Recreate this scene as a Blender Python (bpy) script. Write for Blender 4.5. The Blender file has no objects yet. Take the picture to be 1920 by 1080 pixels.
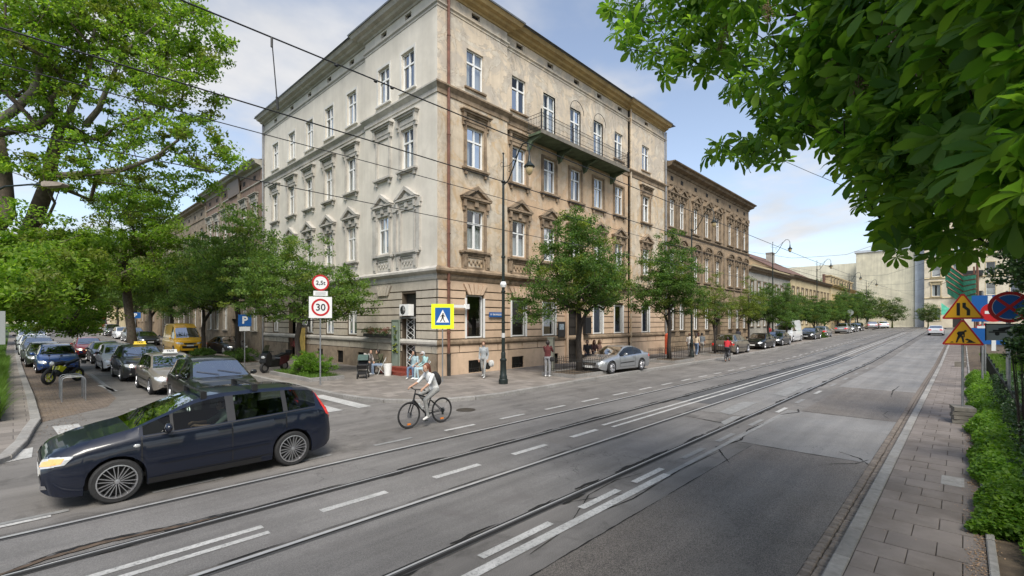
import bpy, bmesh, math, random
import numpy as np
from mathutils import Vector, Matrix, Euler
from mathutils.bvhtree import BVHTree
R = math.radians; PI = math.pi
SC = bpy.context.scene; COL = SC.collection
# ------------------------------------------------------------------ camera
EYE = 2.75; YAW = math.atan2(845, 889)
cd = bpy.data.cameras.new('camera'); cam = bpy.data.objects.new('camera', cd); COL.objects.link(cam)
cam.location = (0, 0, EYE); cam.rotation_euler = (PI/2, 0, YAW-PI/2)
cd.sensor_width = 36; cd.lens = 36*889/1920; cd.shift_y = 63/1920; cd.clip_start = .05; cd.clip_end = 2000
SC.camera = cam
# ------------------------------------------------------------------ sky
SUN_EL, SUN_AZ = R(52), R(232)     # azimuth of the sun measured from +X towards +Y
w = bpy.data.worlds.new('World'); SC.world = w; w.use_nodes = True
N = w.node_tree.nodes; L = w.node_tree.links; N.clear()
out = N.new('ShaderNodeOutputWorld'); bg = N.new('ShaderNodeBackground'); bg.inputs[1].default_value = .115
sky = N.new('ShaderNodeTexSky'); sky.sky_type = 'NISHITA'; sky.sun_disc = False; sky.sun_elevation = SUN_EL
sky.sun_rotation = PI/2-SUN_AZ; sky.air_density = 1.0; sky.dust_density = 1.2; sky.ozone_density = 1.5
tc = N.new('ShaderNodeTexCoord'); sep = N.new('ShaderNodeSeparateXYZ'); L.new(tc.outputs['Generated'], sep.inputs[0])
def wm(op, a, b, c=None, clamp=False):
    n = N.new('ShaderNodeMath'); n.operation = op; n.use_clamp = clamp
    for i, v in enumerate((a, b, c)):
        if v is None: continue
        if isinstance(v, (int, float)): n.inputs[i].default_value = v
        else: L.new(v, n.inputs[i])
    return n.outputs[0]
zz = wm('ADD', wm('MAXIMUM', sep.outputs[2], 0), .12)
cx = wm('DIVIDE', sep.outputs[0], zz); cy = wm('DIVIDE', sep.outputs[1], zz)
cmb = N.new('ShaderNodeCombineXYZ'); L.new(cx, cmb.inputs[0]); L.new(cy, cmb.inputs[1])
mp = N.new('ShaderNodeMapping'); L.new(cmb.outputs[0], mp.inputs[0]); mp.inputs['Location'].default_value = (3.1, 1.35, 0)
def wnoise(sc, det, rough, src=None, dist=0):
    n = N.new('ShaderNodeTexNoise'); n.inputs['Scale'].default_value = sc; n.inputs['Detail'].default_value = det
    n.inputs['Roughness'].default_value = rough; n.inputs['Distortion'].default_value = dist; L.new(src or mp.outputs[0], n.inputs['Vector']); return n.outputs['Fac']
n1 = wnoise(.55, 6, .52, dist=.25); n2 = wnoise(2.1, 5, .55)
cr = N.new('ShaderNodeValToRGB'); L.new(wm('ADD', wm('MULTIPLY', n1, .8), wm('MULTIPLY', n2, .2)), cr.inputs[0])
cr.color_ramp.elements[0].position = .475; cr.color_ramp.elements[1].position = .61
cr.color_ramp.interpolation = 'EASE'
cc = N.new('ShaderNodeValToRGB'); L.new(n2, cc.inputs[0])
cc.color_ramp.elements[0].position = .3; cc.color_ramp.elements[0].color = (2.7, 2.8, 2.95, 1)
cc.color_ramp.elements[1].position = .72; cc.color_ramp.elements[1].color = (3.9, 3.85, 3.85, 1)
hsv = N.new('ShaderNodeHueSaturation'); hsv.inputs['Saturation'].default_value = .78; hsv.inputs['Value'].default_value = .95; L.new(sky.outputs[0], hsv.inputs['Color'])
mx = N.new('ShaderNodeMixRGB'); L.new(wm('MULTIPLY', cr.outputs[0], .93), mx.inputs[0]); L.new(hsv.outputs[0], mx.inputs[1]); L.new(cc.outputs[0], mx.inputs[2])
L.new(mx.outputs[0], bg.inputs[0]); L.new(bg.outputs[0], out.inputs[0])
# ------------------------------------------------------------------ sun and exposure
sd = bpy.data.lights.new('sun', 'SUN'); sd.energy = 2.3; sd.angle = R(28); sd.color = (1, .95, .86)
so = bpy.data.objects.new('sun', sd); COL.objects.link(so)
sv = Vector((math.cos(SUN_EL)*math.cos(SUN_AZ), math.cos(SUN_EL)*math.sin(SUN_AZ), math.sin(SUN_EL)))
so.rotation_euler = sv.to_track_quat('Z', 'Y').to_euler(); so.location = (0, 0, 60)
SC.view_settings.view_transform = 'Standard'; SC.view_settings.look = 'None'; SC.view_settings.gamma = 1
SC.view_settings.exposure = 1.04; SC.view_settings.use_curve_mapping = False
SC.cycles.max_bounces = 8; SC.cycles.diffuse_bounces = 3; SC.cycles.glossy_bounces = 3; SC.cycles.transparent_max_bounces = 12
SC.cycles.transmission_bounces = 4; SC.cycles.caustics_reflective = False; SC.cycles.caustics_refractive = False
try: SC.cycles.use_denoising = True
except Exception: pass
# ------------------------------------------------------------------ helpers
rnd = random.Random(7)
def gz(x, y): return .016*min(max(0, x-40), 95)+.018*min(max(0, y-45), 125)*(1 if x < 40 else 0)
CA, SA = math.cos(YAW), math.sin(YAW)
def at(px, py, h=0.0):
    """point of the ground (raised by h) seen at a pixel of the 1920x1080 photograph"""
    X = Y = 0
    for i in range(12):
        hh = h+gz(X, Y); z = 889*(EYE-hh)/(py-603); r = (px-960)/889*z; X = z*CA+r*SA; Y = z*SA-r*CA
    return X, Y
def ray(px, py, z):
    r = (px-960)/889*z; return Vector((z*CA+r*SA, z*SA-r*CA, EYE-(py-603)/889*z))
def new(name, data, parent=None): 
    o = bpy.data.objects.new(name, data); COL.objects.link(o)
    if parent is not None: o.parent = parent
    return o
def tag(o, label=None, cat=None, group=None, kind=None):
    if label: o['label'] = label
    if cat: o['category'] = cat
    if group: o['group'] = group
    if kind: o['kind'] = kind
    return o
def root(name, loc=(0, 0, 0), rz=0, label=None, cat=None, group=None):
    o = new(name, None); o.empty_display_size = .3; o.location = loc; o.rotation_euler = (0, 0, rz)
    return tag(o, label, cat, group)
def copy_tree(o, parent=None):
    c = o.copy(); COL.objects.link(c)
    if parent is not None: c.parent = parent
    for ch in o.children: copy_tree(ch, c)
    return c
class MB:
    def __init__(s): s.v = []; s.f = []; s.m = []
    def add(s, vs, fs, mi=0):
        b = len(s.v); s.v += [tuple(p) for p in vs]
        for f in fs: s.f.append([i+b for i in f]); s.m.append(mi)
    def quad(s, a, b, c, d, mi=0): s.add([a, b, c, d], [(0, 1, 2, 3)], mi)
    def box(s, x0, x1, y0, y1, z0, z1, mi=0):
        s.add([(x0,y0,z0),(x1,y0,z0),(x1,y1,z0),(x0,y1,z0),(x0,y0,z1),(x1,y0,z1),(x1,y1,z1),(x0,y1,z1)],
              [(3,2,1,0),(4,5,6,7),(0,1,5,4),(1,2,6,5),(2,3,7,6),(3,0,4,7)], mi)
    def prism(s, poly, z0, z1, mi=0, f=None):
        n = len(poly); g = f or (lambda x, y, z: (x, y, z))
        s.add([g(x, y, z0) for x, y in poly]+[g(x, y, z1) for x, y in poly],
              [tuple(range(n))[::-1], tuple(range(n, 2*n))]+[(i, (i+1) % n, n+(i+1) % n, n+i) for i in range(n)], mi)
    def tube(s, pts, rad, n=6, mi=0, cap=True):
        pts = [Vector(p) for p in pts]; k = len(pts)
        if not hasattr(rad, '__len__'): rad = [rad]*k
        vs = []; up = Vector((0, 0, 1)); last = None
        for i, p in enumerate(pts):
            d = (pts[min(i+1, k-1)]-pts[max(i-1, 0)])
            if d.length < 1e-9: d = Vector((0, 0, 1))
            d.normalize()
            a = (last-d*last.dot(d)) if last is not None else d.cross(up if abs(d.z) < .9 else Vector((1, 0, 0)))
            if a.length < 1e-6: a = d.cross(Vector((1, 0, 0)))
            a.normalize(); last = a; b = d.cross(a)
            for j in range(n):
                t = 2*PI*j/n; vs.append(p+(a*math.cos(t)+b*math.sin(t))*rad[i])
        fs = [(i*n+j, i*n+(j+1) % n, (i+1)*n+(j+1) % n, (i+1)*n+j) for i in range(k-1) for j in range(n)]
        if cap: fs += [tuple(range(n))[::-1], tuple(range((k-1)*n, k*n))]
        s.add(vs, fs, mi)
    def lathe(s, prof, n=12, c=(0, 0, 0), mi=0, axis='z', cap=True):
        vs = []
        for r, z in prof:
            for j in range(n):
                t = 2*PI*j/n; a, b = r*math.cos(t), r*math.sin(t)
                if axis == 'z': vs.append((c[0]+a, c[1]+b, c[2]+z))
                elif axis == 'y': vs.append((c[0]+a, c[1]+z, c[2]+b))
                else: vs.append((c[0]+z, c[1]+a, c[2]+b))
        k = len(prof)
        s.add(vs, [(i*n+j, i*n+(j+1) % n, (i+1)*n+(j+1) % n, (i+1)*n+j) for i in range(k-1) for j in range(n)]
              +([tuple(range(n))[::-1], tuple(range((k-1)*n, k*n))] if cap else []), mi)
    def ball(s, c, r, n=8, mi=0, sc=(1, 1, 1)):
        m = max(4, n//2+1); vs = []; fs = []
        for i in range(m+1):
            p = PI*i/m
            for j in range(n):
                t = 2*PI*j/n; vs.append((c[0]+r*sc[0]*math.sin(p)*math.cos(t), c[1]+r*sc[1]*math.sin(p)*math.sin(t), c[2]+r*sc[2]*math.cos(p)))
        for i in range(m):
            for j in range(n): fs.append((i*n+j, i*n+(j+1) % n, (i+1)*n+(j+1) % n, (i+1)*n+j))
        s.add(vs, fs, mi)
    def mesh(s, name, mats, smooth=False):
        me = bpy.data.meshes.new(name); me.from_pydata(s.v, [], s.f)
        for m in (mats if isinstance(mats, (list, tuple)) else [mats]): me.materials.append(m)
        me.polygons.foreach_set('material_index', s.m)
        if smooth:
            me.polygons.foreach_set('use_smooth', [True]*len(s.f))
            if smooth is not True: me.set_sharp_from_angle(angle=R(smooth))
        me.validate(); me.update(); return me
    def build(s, name, mats, parent=None, smooth=False, loc=None, rz=0, world=False):
        o = new(name, s.mesh(name, mats, smooth), parent)
        if loc is not None: o.location = loc
        if rz: o.rotation_euler = (0, 0, rz)
        if world and parent is not None:
            o.matrix_parent_inverse = (Matrix.Translation(parent.location) @ Euler(parent.rotation_euler).to_matrix().to_4x4()).inverted()
        return o
def inst(name, me, parent, loc, rz=0, sc=None):
    o = new(name, me, parent); o.location = loc; o.rotation_euler = (0, 0, rz)
    if sc: o.scale = sc
    return o
def np_mesh(name, v, f, mats, mi=None, smooth=False):
    me = bpy.data.meshes.new(name); nv, nf, k = len(v), len(f), f.shape[1]
    me.vertices.add(nv); me.vertices.foreach_set('co', v.astype(np.float32).ravel())
    me.loops.add(nf*k); me.loops.foreach_set('vertex_index', f.astype(np.int32).ravel())
    me.polygons.add(nf); me.polygons.foreach_set('loop_start', np.arange(0, nf*k, k, dtype=np.int32))
    for m in mats: me.materials.append(m)
    if mi is not None: me.polygons.foreach_set('material_index', mi.astype(np.int32))
    if smooth: me.polygons.foreach_set('use_smooth', np.ones(nf, bool))
    me.update(calc_edges=True); return me
# ------------------------------------------------------------------ materials
class NT:
    def __init__(s, name):
        s.m = bpy.data.materials.new(name); s.m.use_nodes = True; s.t = s.m.node_tree; s.n = s.t.nodes; s.l = s.t.links
        s.b = s.n['Principled BSDF']; s.o = s.n['Material Output']; s._p = None
    def pos(s):
        if s._p is None: s._p = s.n.new('ShaderNodeNewGeometry').outputs['Position']
        return s._p
    def obj(s): return s.n.new('ShaderNodeTexCoord').outputs['Object']
    def set(s, k, v):
        if k in s.b.inputs:
            if hasattr(v, 'is_linked'): s.l.new(v, s.b.inputs[k])
            else: s.b.inputs[k].default_value = v
    def noise(s, scale, det=4, rough=.55, vec=None, dist=0, mapscale=None):
        n = s.n.new('ShaderNodeTexNoise'); n.inputs['Scale'].default_value = scale; n.inputs['Detail'].default_value = det
        n.inputs['Roughness'].default_value = rough; n.inputs['Distortion'].default_value = dist
        vec = vec or s.pos()
        if mapscale:
            mp = s.n.new('ShaderNodeMapping'); mp.inputs['Scale'].default_value = mapscale; s.l.new(vec, mp.inputs[0]); vec = mp.outputs[0]
        s.l.new(vec, n.inputs['Vector']); return n.outputs['Fac']
    def ramp(s, fac, stops, interp='LINEAR'):
        r = s.n.new('ShaderNodeValToRGB'); s.l.new(fac, r.inputs[0]); e = r.color_ramp.elements
        r.color_ramp.interpolation = interp
        while len(e) < len(stops): e.new(.5)
        for i, (p, c) in enumerate(stops):
            e[i].position = p; e[i].color = (c, c, c, 1) if isinstance(c, (int, float)) else (*c, 1)
        return r.outputs[0]
    def mix(s, fac, a, b, mode='MIX'):
        m = s.n.new('ShaderNodeMixRGB'); m.blend_type = mode
        for i, v in enumerate((fac, a, b)):
            if hasattr(v, 'is_linked'): s.l.new(v, m.inputs[i])
            elif i == 0: m.inputs[0].default_value = v
            else: m.inputs[i].default_value = (v, v, v, 1) if isinstance(v, (int, float)) else (*v, 1)
        return m.outputs[0]
    def math(s, op, a, b=0.0, clamp=False):
        m = s.n.new('ShaderNodeMath'); m.operation = op; m.use_clamp = clamp
        for i, v in enumerate((a, b)):
            if hasattr(v, 'is_linked'): s.l.new(v, m.inputs[i])
            else: m.inputs[i].default_value = v
        return m.outputs[0]
    def bump(s, h, strength=.3, dist=.01):
        b = s.n.new('ShaderNodeBump'); b.inputs['Strength'].default_value = strength; b.inputs['Distance'].default_value = dist
        s.l.new(h, b.inputs['Height']); s.l.new(b.outputs[0], s.b.inputs['Normal'])
def pm(name, base, rough=.6, metal=0, noise=None, bump=None, coat=0, spec=None, emit=None, dirt=None, objrand=0):
    """plain surface: base colour with soft mottling, fine relief and grime"""
    t = NT(name); col = base
    if noise:
        f = t.noise(noise[0], 5, .6); a = noise[1]
        col = t.ramp(f, [(.3, tuple(c*(1-a) for c in base)), (.7, tuple(min(1, c*(1+a)) for c in base))])
    if dirt:
        f = t.ramp(t.noise(dirt[0], 6, .65), [(.45, 0.0), (.68, dirt[1])]); col = t.mix(f, col, dirt[2])
    if objrand:
        oi = t.n.new('ShaderNodeObjectInfo'); f = t.ramp(oi.outputs['Random'], [(0, 1-objrand), (1, 1+objrand)]); col = t.mix(1, col, f, 'MULTIPLY')
    t.set('Base Color', col if hasattr(col, 'is_linked') else (*col, 1)); t.set('Roughness', rough); t.set('Metallic', metal)
    if coat: t.set('Coat Weight', coat); t.set('Coat Roughness', .03)
    if spec is not None: t.set('Specular IOR Level', spec)
    if bump: t.bump(t.noise(bump[0], 4, .6), bump[1], .01)
    if emit: t.set('Emission Color', (*emit[0], 1)); t.set('Emission Strength', emit[1])
    return t.m
M = {}
M['steel'] = pm('galvanised_steel', (.32, .33, .34), .42, .7, noise=(6, .2))
M['dark_metal'] = pm('dark_painted_metal', (.018, .022, .022), .45, .2, noise=(9, .3))
M['lamp_green'] = pm('dark_green_cast_iron', (.012, .019, .017), .4, .1, noise=(12, .3))
M['black'] = pm('black_plastic', (.012, .012, .013), .5)
M['rubber'] = pm('tyre_rubber', (.022, .022, .023), .8, noise=(30, .25))
M['white'] = pm('white_paint', (.78, .78, .76), .45, noise=(5, .06))
M['chrome'] = pm('chrome', (.75, .75, .76), .12, 1)
M['alloy'] = pm('alloy_metal', (.55, .55, .57), .28, .85)
def glass_mat(name, tint, fac0=.28, rough=.02, vary=False):
    t = NT(name); t.n.remove(t.b); tr = t.n.new('ShaderNodeBsdfTransparent'); tr.inputs[0].default_value = (*tint, 1)
    gl = t.n.new('ShaderNodeBsdfGlossy'); gl.inputs['Roughness'].default_value = rough; gl.inputs[0].default_value = (1, 1, 1, 1)
    fr = t.n.new('ShaderNodeLayerWeight'); fr.inputs[0].default_value = .5
    base_ = fac0
    if vary: oi = t.n.new('ShaderNodeObjectInfo'); base_ = t.math('ADD', t.math('MULTIPLY', t.math('POWER', oi.outputs['Random'], 1.7), .62), .03)
    f_ = t.math('ADD', t.math('MULTIPLY', t.math('POWER', fr.outputs['Facing'], 3.2), .92-fac0), base_, True)
    mx = t.n.new('ShaderNodeMixShader'); t.l.new(f_, mx.inputs[0]); t.l.new(tr.outputs[0], mx.inputs[1]); t.l.new(gl.outputs[0], mx.inputs[2])
    t.l.new(mx.outputs[0], t.o.inputs[0]); return t.m
M['car_glass'] = glass_mat('car_glass', (.40, .45, .42), .025)
M['screen_glass'] = glass_mat('windscreen_glass', (.40, .46, .43), .50)
M['pane'] = glass_mat('window_pane', (.75, .78, .78), .30, .015, True)
def font_mesh(txt, size, mat, name='lettering', ext=.002, bold=0.0):
    c = bpy.data.curves.new(name, 'FONT'); c.body = txt; c.size = size; c.extrude = ext; c.align_x = 'CENTER'; c.align_y = 'CENTER'; c.offset = bold; c.resolution_u = 3
    o = bpy.data.objects.new('tmp', c); COL.objects.link(o); dg = bpy.context.evaluated_depsgraph_get()
    me = bpy.data.meshes.new_from_object(o.evaluated_get(dg)); me.name = name; bpy.data.objects.remove(o); bpy.data.curves.remove(c)
    me.materials.clear(); me.materials.append(mat); return me
def text_on(txt, size, mat, parent, loc, rot, bold=0.0, name='lettering', sx=1):
    me = font_mesh(txt, size, mat, name, .0015, bold); o = new(name, me, parent); o.location = loc; o.rotation_euler = rot; o.scale = (sx, 1, 1); return o
# ------------------------------------------------------------------ ground, road, pavements
def asphalt(name, base, stain=(.05, .045, .04), st=.5, rough=.78, spk=.35, lanes=False):
    t = NT(name)
    c = t.ramp(t.noise(.35, 6, .6), [(.3, tuple(x*.78 for x in base)), (.7, tuple(x*1.22 for x in base))])
    fine = t.ramp(t.noise(95, 2, .7), [(.35, 1-spk), (.5, 1.0), (.72, 1+spk*1.6)]); c = t.mix(1, c, fine, 'MULTIPLY')
    streak = t.ramp(t.noise(1.0, 5, .6, mapscale=(.12, 2.2, 1)), [(.35, .82), (.65, 1.14)]); c = t.mix(1, c, streak, 'MULTIPLY')
    f = t.ramp(t.noise(1.3, 7, .7, dist=.6), [(.52, 0.0), (.66, st)]); c = t.mix(f, c, stain)
    # fine cracks
    vo = t.n.new('ShaderNodeTexVoronoi'); vo.feature = 'DISTANCE_TO_EDGE'; vo.inputs['Scale'].default_value = .8
    wv = t.n.new('ShaderNodeVectorMath'); wv.operation = 'ADD'; t.l.new(t.pos(), wv.inputs[0])
    nn = t.n.new('ShaderNodeTexNoise'); nn.inputs['Scale'].default_value = 2.2; nn.inputs['Detail'].default_value = 5; t.l.new(t.pos(), nn.inputs['Vector'])
    t.l.new(nn.outputs['Color'], wv.inputs[1]); t.l.new(wv.outputs[0], vo.inputs['Vector'])
    ck = t.ramp(vo.outputs['Distance'], [(0, 1.0), (.008, 0.0)]); gate = t.ramp(t.noise(.28, 2, .5), [(.52, 0.0), (.6, .75)])
    c = t.mix(t.math('MULTIPLY', ck, gate), c, (.02, .019, .018))
    t.set('Base Color', c); t.set('Roughness', t.ramp(t.noise(.5, 4, .6), [(.3, rough-.14), (.7, rough+.06)])); t.set('Specular IOR Level', .45)
    t.bump(t.noise(130, 3, .7), .5, .006); return t.m
M['asphalt'] = asphalt('asphalt', (.160, .149, .138))
M['asphalt_brown'] = asphalt('worn_brown_asphalt', (.135, .119, .104), (.18, .165, .15), .4, .70, .75)
M['asphalt_track'] = asphalt('grey_asphalt_between_rails', (.163, .155, .147), (.11, .10, .095), .4, .72, .3)
M['asphalt_light'] = asphalt('pale_patched_asphalt', (.195, .185, .173), (.15, .14, .13), .4, .6, .3)
M['asphalt_dark'] = asphalt('dark_patched_asphalt', (.075, .075, .076), (.12, .12, .12), .3, .72, .3)
def paintmark():
    t = NT('worn_road_paint'); c = t.ramp(t.noise(3, 5, .6), [(.3, (.40, .395, .375)), (.7, (.56, .55, .53))])
    f = t.ramp(t.noise(26, 5, .75), [(.5, 0.0), (.64, .75)]); c = t.mix(f, c, (.16, .158, .155))
    g = t.ramp(t.noise(.9, 5, .7), [(.45, 0.0), (.7, .5)]); c = t.mix(g, c, (.2, .198, .19))
    t.set('Base Color', c); t.set('Roughness', .65); return t.m
M['paint'] = paintmark()
def faint():
    t = NT('faded_road_paint'); f = t.ramp(t.noise(4, 6, .8), [(.42, 0.0), (.6, .6)])
    t.set('Base Color', t.mix(f, (.25, .248, .24), (.15, .148, .145))); t.set('Roughness', .7); return t.m
M['paint_faint'] = faint()
def slabs(name, base, sx, sy, joint=(.05, .045, .04), rot=0, var=.25, off=.5, ms=.008, dirt=(.09, .08, .065)):
    t = NT(name); mp = t.n.new('ShaderNodeMapping'); mp.inputs['Rotation'].default_value = (0, 0, rot); t.l.new(t.pos(), mp.inputs[0])
    b = t.n.new('ShaderNodeTexBrick'); b.offset = off; b.inputs['Scale'].default_value = 1; b.inputs['Brick Width'].default_value = sx; b.inputs['Row Height'].default_value = sy
    b.inputs['Mortar Size'].default_value = ms; b.inputs['Mortar Smooth'].default_value = .2; b.inputs['Bias'].default_value = 0
    b.inputs['Color1'].default_value = (*[c*(1-var) for c in base], 1); b.inputs['Color2'].default_value = (*[c*(1+var) for c in base], 1); b.inputs['Mortar'].default_value = (*joint, 1)
    t.l.new(mp.outputs[0], b.inputs['Vector'])
    f = t.ramp(t.noise(.7, 6, .65), [(.42, 0.0), (.7, .55)]); c = t.mix(f, b.outputs['Color'], dirt)
    c = t.mix(1, c, t.ramp(t.noise(40, 3, .7), [(.3, .82), (.7, 1.18)]), 'MULTIPLY')
    t.set('Base Color', c); t.set('Roughness', .8)
    h = t.math('SUBTRACT', 1.0, b.outputs['Fac']); t.bump(h, .35, .01); return t.m
M['far_slabs'] = slabs('grey_pavement_slabs', (.215, .19, .168), .5, .5, dirt=(.14, .12, .10))
M['setts_brown'] = slabs('brown_paving_blocks', (.155, .12, .095), .2, .1, dirt=(.2, .15, .10))
M['slab'] = pm('brown_grey_concrete_slab', (.200, .172, .155), .82, noise=(2.2, .14), bump=(60, .25), dirt=(1.3, .75, (.12, .098, .08)), objrand=.10)
M['granite'] = pm('granite_kerb', (.26, .25, .235), .75, noise=(14, .2), bump=(50, .3), dirt=(1.5, .4, (.15, .13, .11)), objrand=.14)
M['sett'] = pm('granite_sett', (.185, .155, .13), .8, noise=(20, .22), bump=(60, .5), objrand=.2)
M['joint'] = pm('dark_sandy_joint', (.06, .05, .04), .95, noise=(30, .4))
M['soil'] = pm('soil', (.085, .062, .042), .95, noise=(4, .4), bump=(30, .6), dirt=(2, .5, (.16, .12, .075)))
M['grass_base'] = pm('lawn_earth', (.045, .075, .02), .95, noise=(2, .4))
M['crack'] = pm('dark_ragged_crack', (.012, .011, .010), .95, noise=(12, .5))
M['rust_dirt'] = pm('rusty_dirt', (.085, .06, .042), .95, noise=(8, .5))
M['rail_bright'] = pm('polished_rail_head', (.46, .46, .46), .35, .25, noise=(2, .15))
M['rail_dark'] = pm('dull_rail_steel', (.07, .062, .055), .55, .6, noise=(3, .3))
def strip(name, y0, y1, x0, x1, z, mat, parent=None, n=None):
    xs = sorted(set([x0, x1]+[v for v in (40, 60, 90, 134.9) if x0 < v < x1]))
    b = MB()
    for i in range(len(xs)-1):
        a, c = xs[i], xs[i+1]
        b.quad((a, y0, z+gz(a, 0)), (c, y0, z+gz(c, 0)), (c, y1, z+gz(c, 0)), (a, y1, z+gz(a, 0)))
    return b.build(name, mat, parent)
g = MB()
xs = [-400, -60, 0, 40, 60, 90, 135, 700]; ys = [-400, -40, -1.6, 45, 100, 170, 700]
for i in range(len(xs)-1):
    for j in range(len(ys)-1):
        def G(x, y): return (x, y, gz(min(x, 39.9) if x <= 40 else x, y)-.03)
        x0_, x1_ = xs[i], xs[i+1]
        if x1_ <= 40: q = [(x, y, .018*min(max(0, y-45), 125)-.03) for x, y in ((x0_, ys[j]), (x1_, ys[j]), (x1_, ys[j+1]), (x0_, ys[j+1]))]
        else: q = [(x, y, .016*min(max(0, x-40), 95)-.03) for x, y in ((x0_, ys[j]), (x1_, ys[j]), (x1_, ys[j+1]), (x0_, ys[j+1]))]
        g.quad(*q)
tag(g.build('ground', M['soil']), kind='structure')
road = MB()
for a, c in ((-80, 40), (40, 90), (90, 135), (135, 300)):
    road.quad((a, 1.31, gz(a, 0)), (c, 1.31, gz(c, 0)), (c, 12.95, gz(c, 0)), (a, 12.95, gz(a, 0)))
road.quad((-1.5, 12.95, 0), (10.8, 12.95, 0), (10.8, 19, 0), (-1.5, 19, 0))
for a, c in ((19, 45), (45, 100), (100, 170), (170, 320)):
    road.quad((0, a, .018*min(125, max(0, a-45))), (8.3, a, .018*min(125, max(0, a-45))), (8.3, c, .018*min(125, max(0, c-45))), (0, c, .018*min(125, max(0, c-45))))
road = tag(road.build('road', M['asphalt']), kind='structure')
strip('asphalt_patch', 1.31, 3.38, -60, 11.42, .004, M['asphalt_brown'], road)
strip('asphalt_patch', 1.31, 3.95, 11.42, 16.6, .004, M['asphalt_light'], road)
strip('asphalt_patch', 1.31, 3.6, 16.6, 24, .004, M['asphalt_brown'], road)
strip('asphalt_patch', 1.31, 3.8, 24, 120, .004, M['asphalt_light'], road)
strip('asphalt_patch', 4.55, 5.9, -60, 13.2, .004, M['asphalt_track'], road)
strip('asphalt_patch', 4.55, 5.9, 14.6, 120, .004, M['asphalt_light'], road)
strip('asphalt_patch', 7.55, 8.72, -60, 60, .004, M['asphalt_track'], road)
strip('asphalt_patch', 6.10, 7.36, -60, 8.4, .004, M['asphalt_track'], road)
#strip('asphalt_patch', 3.42, 4.35, 6.5, 40, .004, M['asphalt_light'], road)
strip('asphalt_patch', 5.95, 7.4, 16, 44, .004, M['asphalt_dark'], road)
def ragged(name, pts, w0, w1, z, mat, parent, seed=0, step=.12, rag=.5):
    r = random.Random(seed); b = MB(); P = []
    for i in range(len(pts)-1):
        a, c = Vector(pts[i]), Vector(pts[i+1]); k = max(1, int((c-a).length/step))
        for j in range(k): P.append(a.lerp(c, j/k))
    P.append(Vector(pts[-1])); k = len(P); lo = hi = 0; v = []
    for i, p in enumerate(P):
        d = (P[min(i+1, k-1)]-P[max(0, i-1)]).normalized(); nrm = Vector((-d.y, d.x)); t = i/(k-1)
        w = (w0+(w1-w0)*t)*math.sin(PI*min(1, max(.03, t))) ** .35
        lo = lo*.5+r.uniform(-rag, rag)*.5; hi = hi*.5+r.uniform(-rag, rag)
        v.append(p-nrm*w*.5*(1+lo)); v.append(p+nrm*w*.5*(1+hi))
    for i in range(k-1):
        a, c, d, e = v[2*i], v[2*i+2], v[2*i+3], v[2*i+1]
        b.quad(*[(q.x, q.y, z+gz(q.x, 0)) for q in (a, c, d, e)])
    return b.build(name, mat, parent)
# tram tracks
for ti, (ya, yb) in enumerate(((4.45, 5.98), (7.45, 8.80))):
    tr = tag(new('tram_track', None), kind='structure'); tr.location = (0, 0, 0)
    for yy, bright in ((ya, 0), (yb, 1)):
        s = 1
        strip('rail_bed', yy-.075, yy+.072, -60, 128, .008, M['asphalt_dark'], tr)
        strip('rail', yy-.005 if bright else yy+.028, yy+.058, -60, 128, .013, M['rail_bright'], tr)
        strip('groove', yy-(.045 if bright else .062), yy-(.012 if bright else .0), -60, 128, .012, M['crack'], tr)  # flat near-black strips, the shade of a recessed groove put into their colour
        if not bright: strip('groove', yy+.060, yy+.090, -60, 128, .012, M['crack'], tr)
    r = random.Random(ti+5)
    for yy, k in ((ya, 1), (yb, .35)):
        x = -4.0
        while x < 60:
            ln = r.uniform(.4, 1.7); w = r.uniform(.03, .085)*k
            side = .11 if r.random() < .8 else -.10
            pts = [(x+j*ln/5, yy+side+r.uniform(-.012, .03)*k) for j in range(6)]
            ragged('crack', pts, w, w*.6, .016, M['crack'], tr, r.randint(0, 999), rag=.8); x += ln*r.uniform(.75, 1.7)
ragged('crack', [(-.3, 7.45), (.25, 7.68), (.8, 7.72), (1.5, 7.60), (2.0, 7.55)], .10, .06, .017, M['rust_dirt'], road, 3, .06, .7)
ragged('crack', [(.0, 7.60), (.3, 7.76), (.8, 7.79), (1.5, 7.66), (2.3, 7.6)], .05, .03, .021, M['crack'], road, 4, .05, .9)
for i, (pts, w) in enumerate([([(5.3, 3.9), (6.3, 4.3), (7.2, 4.35), (7.9, 4.2)], .018), ([(4.2, 3.7), (5.4, 3.85), (6.6, 3.7), (8.6, 3.8), (10.5, 3.72)], .02),
    ([(9.6, 3.3), (10.6, 3.9), (11.6, 3.72), (12.8, 3.95), (14.8, 3.85)], .05), ([(15.6, 3.9), (16.4, 3.6), (17.0, 3.75)], .06), ([(11.3, 1.32), (11.7, 1.5), (12.0, 1.9)], .05),
    ([(10.6, 2.0), (10.9, 1.8), (11.2, 1.5), (11.7, 1.35)], .03), ([(13.2, 4.55), (13.3, 5.0), (13.5, 5.9)], .05), ([(16.6, 1.4), (16.65, 2.3), (16.7, 3.6)], .04), ([(17, 1.5), (17.6, 1.7), (18.6, 1.65)], .02),
    ([(-8, 3.38), (3, 3.38), (11.4, 3.39)], .022), ([(11.42, 1.4), (11.38, 2.4), (11.44, 3.7)], .03), ([(5.8, 4.35), (6.6, 4.0), (6.9, 3.7)], .014), ([(22, 1.9), (24, 2.0), (26, 1.95)], .04)]):
    ragged('crack', pts, w, w*.8, .0075, M['crack'], road, 40+i, .07, .9)
def mark(x0, x1, y0, y1, z=.0095, m='paint', nm='lane_dash'):
    o = strip(nm, y0, y1, x0, x1, z, M[m], road); return o
for k in range(0, 40):                                     # between the tracks
    x = 3.07+k*2.02
    if x < 10: mark(x, x+1.08, 6.66, 6.80)
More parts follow.
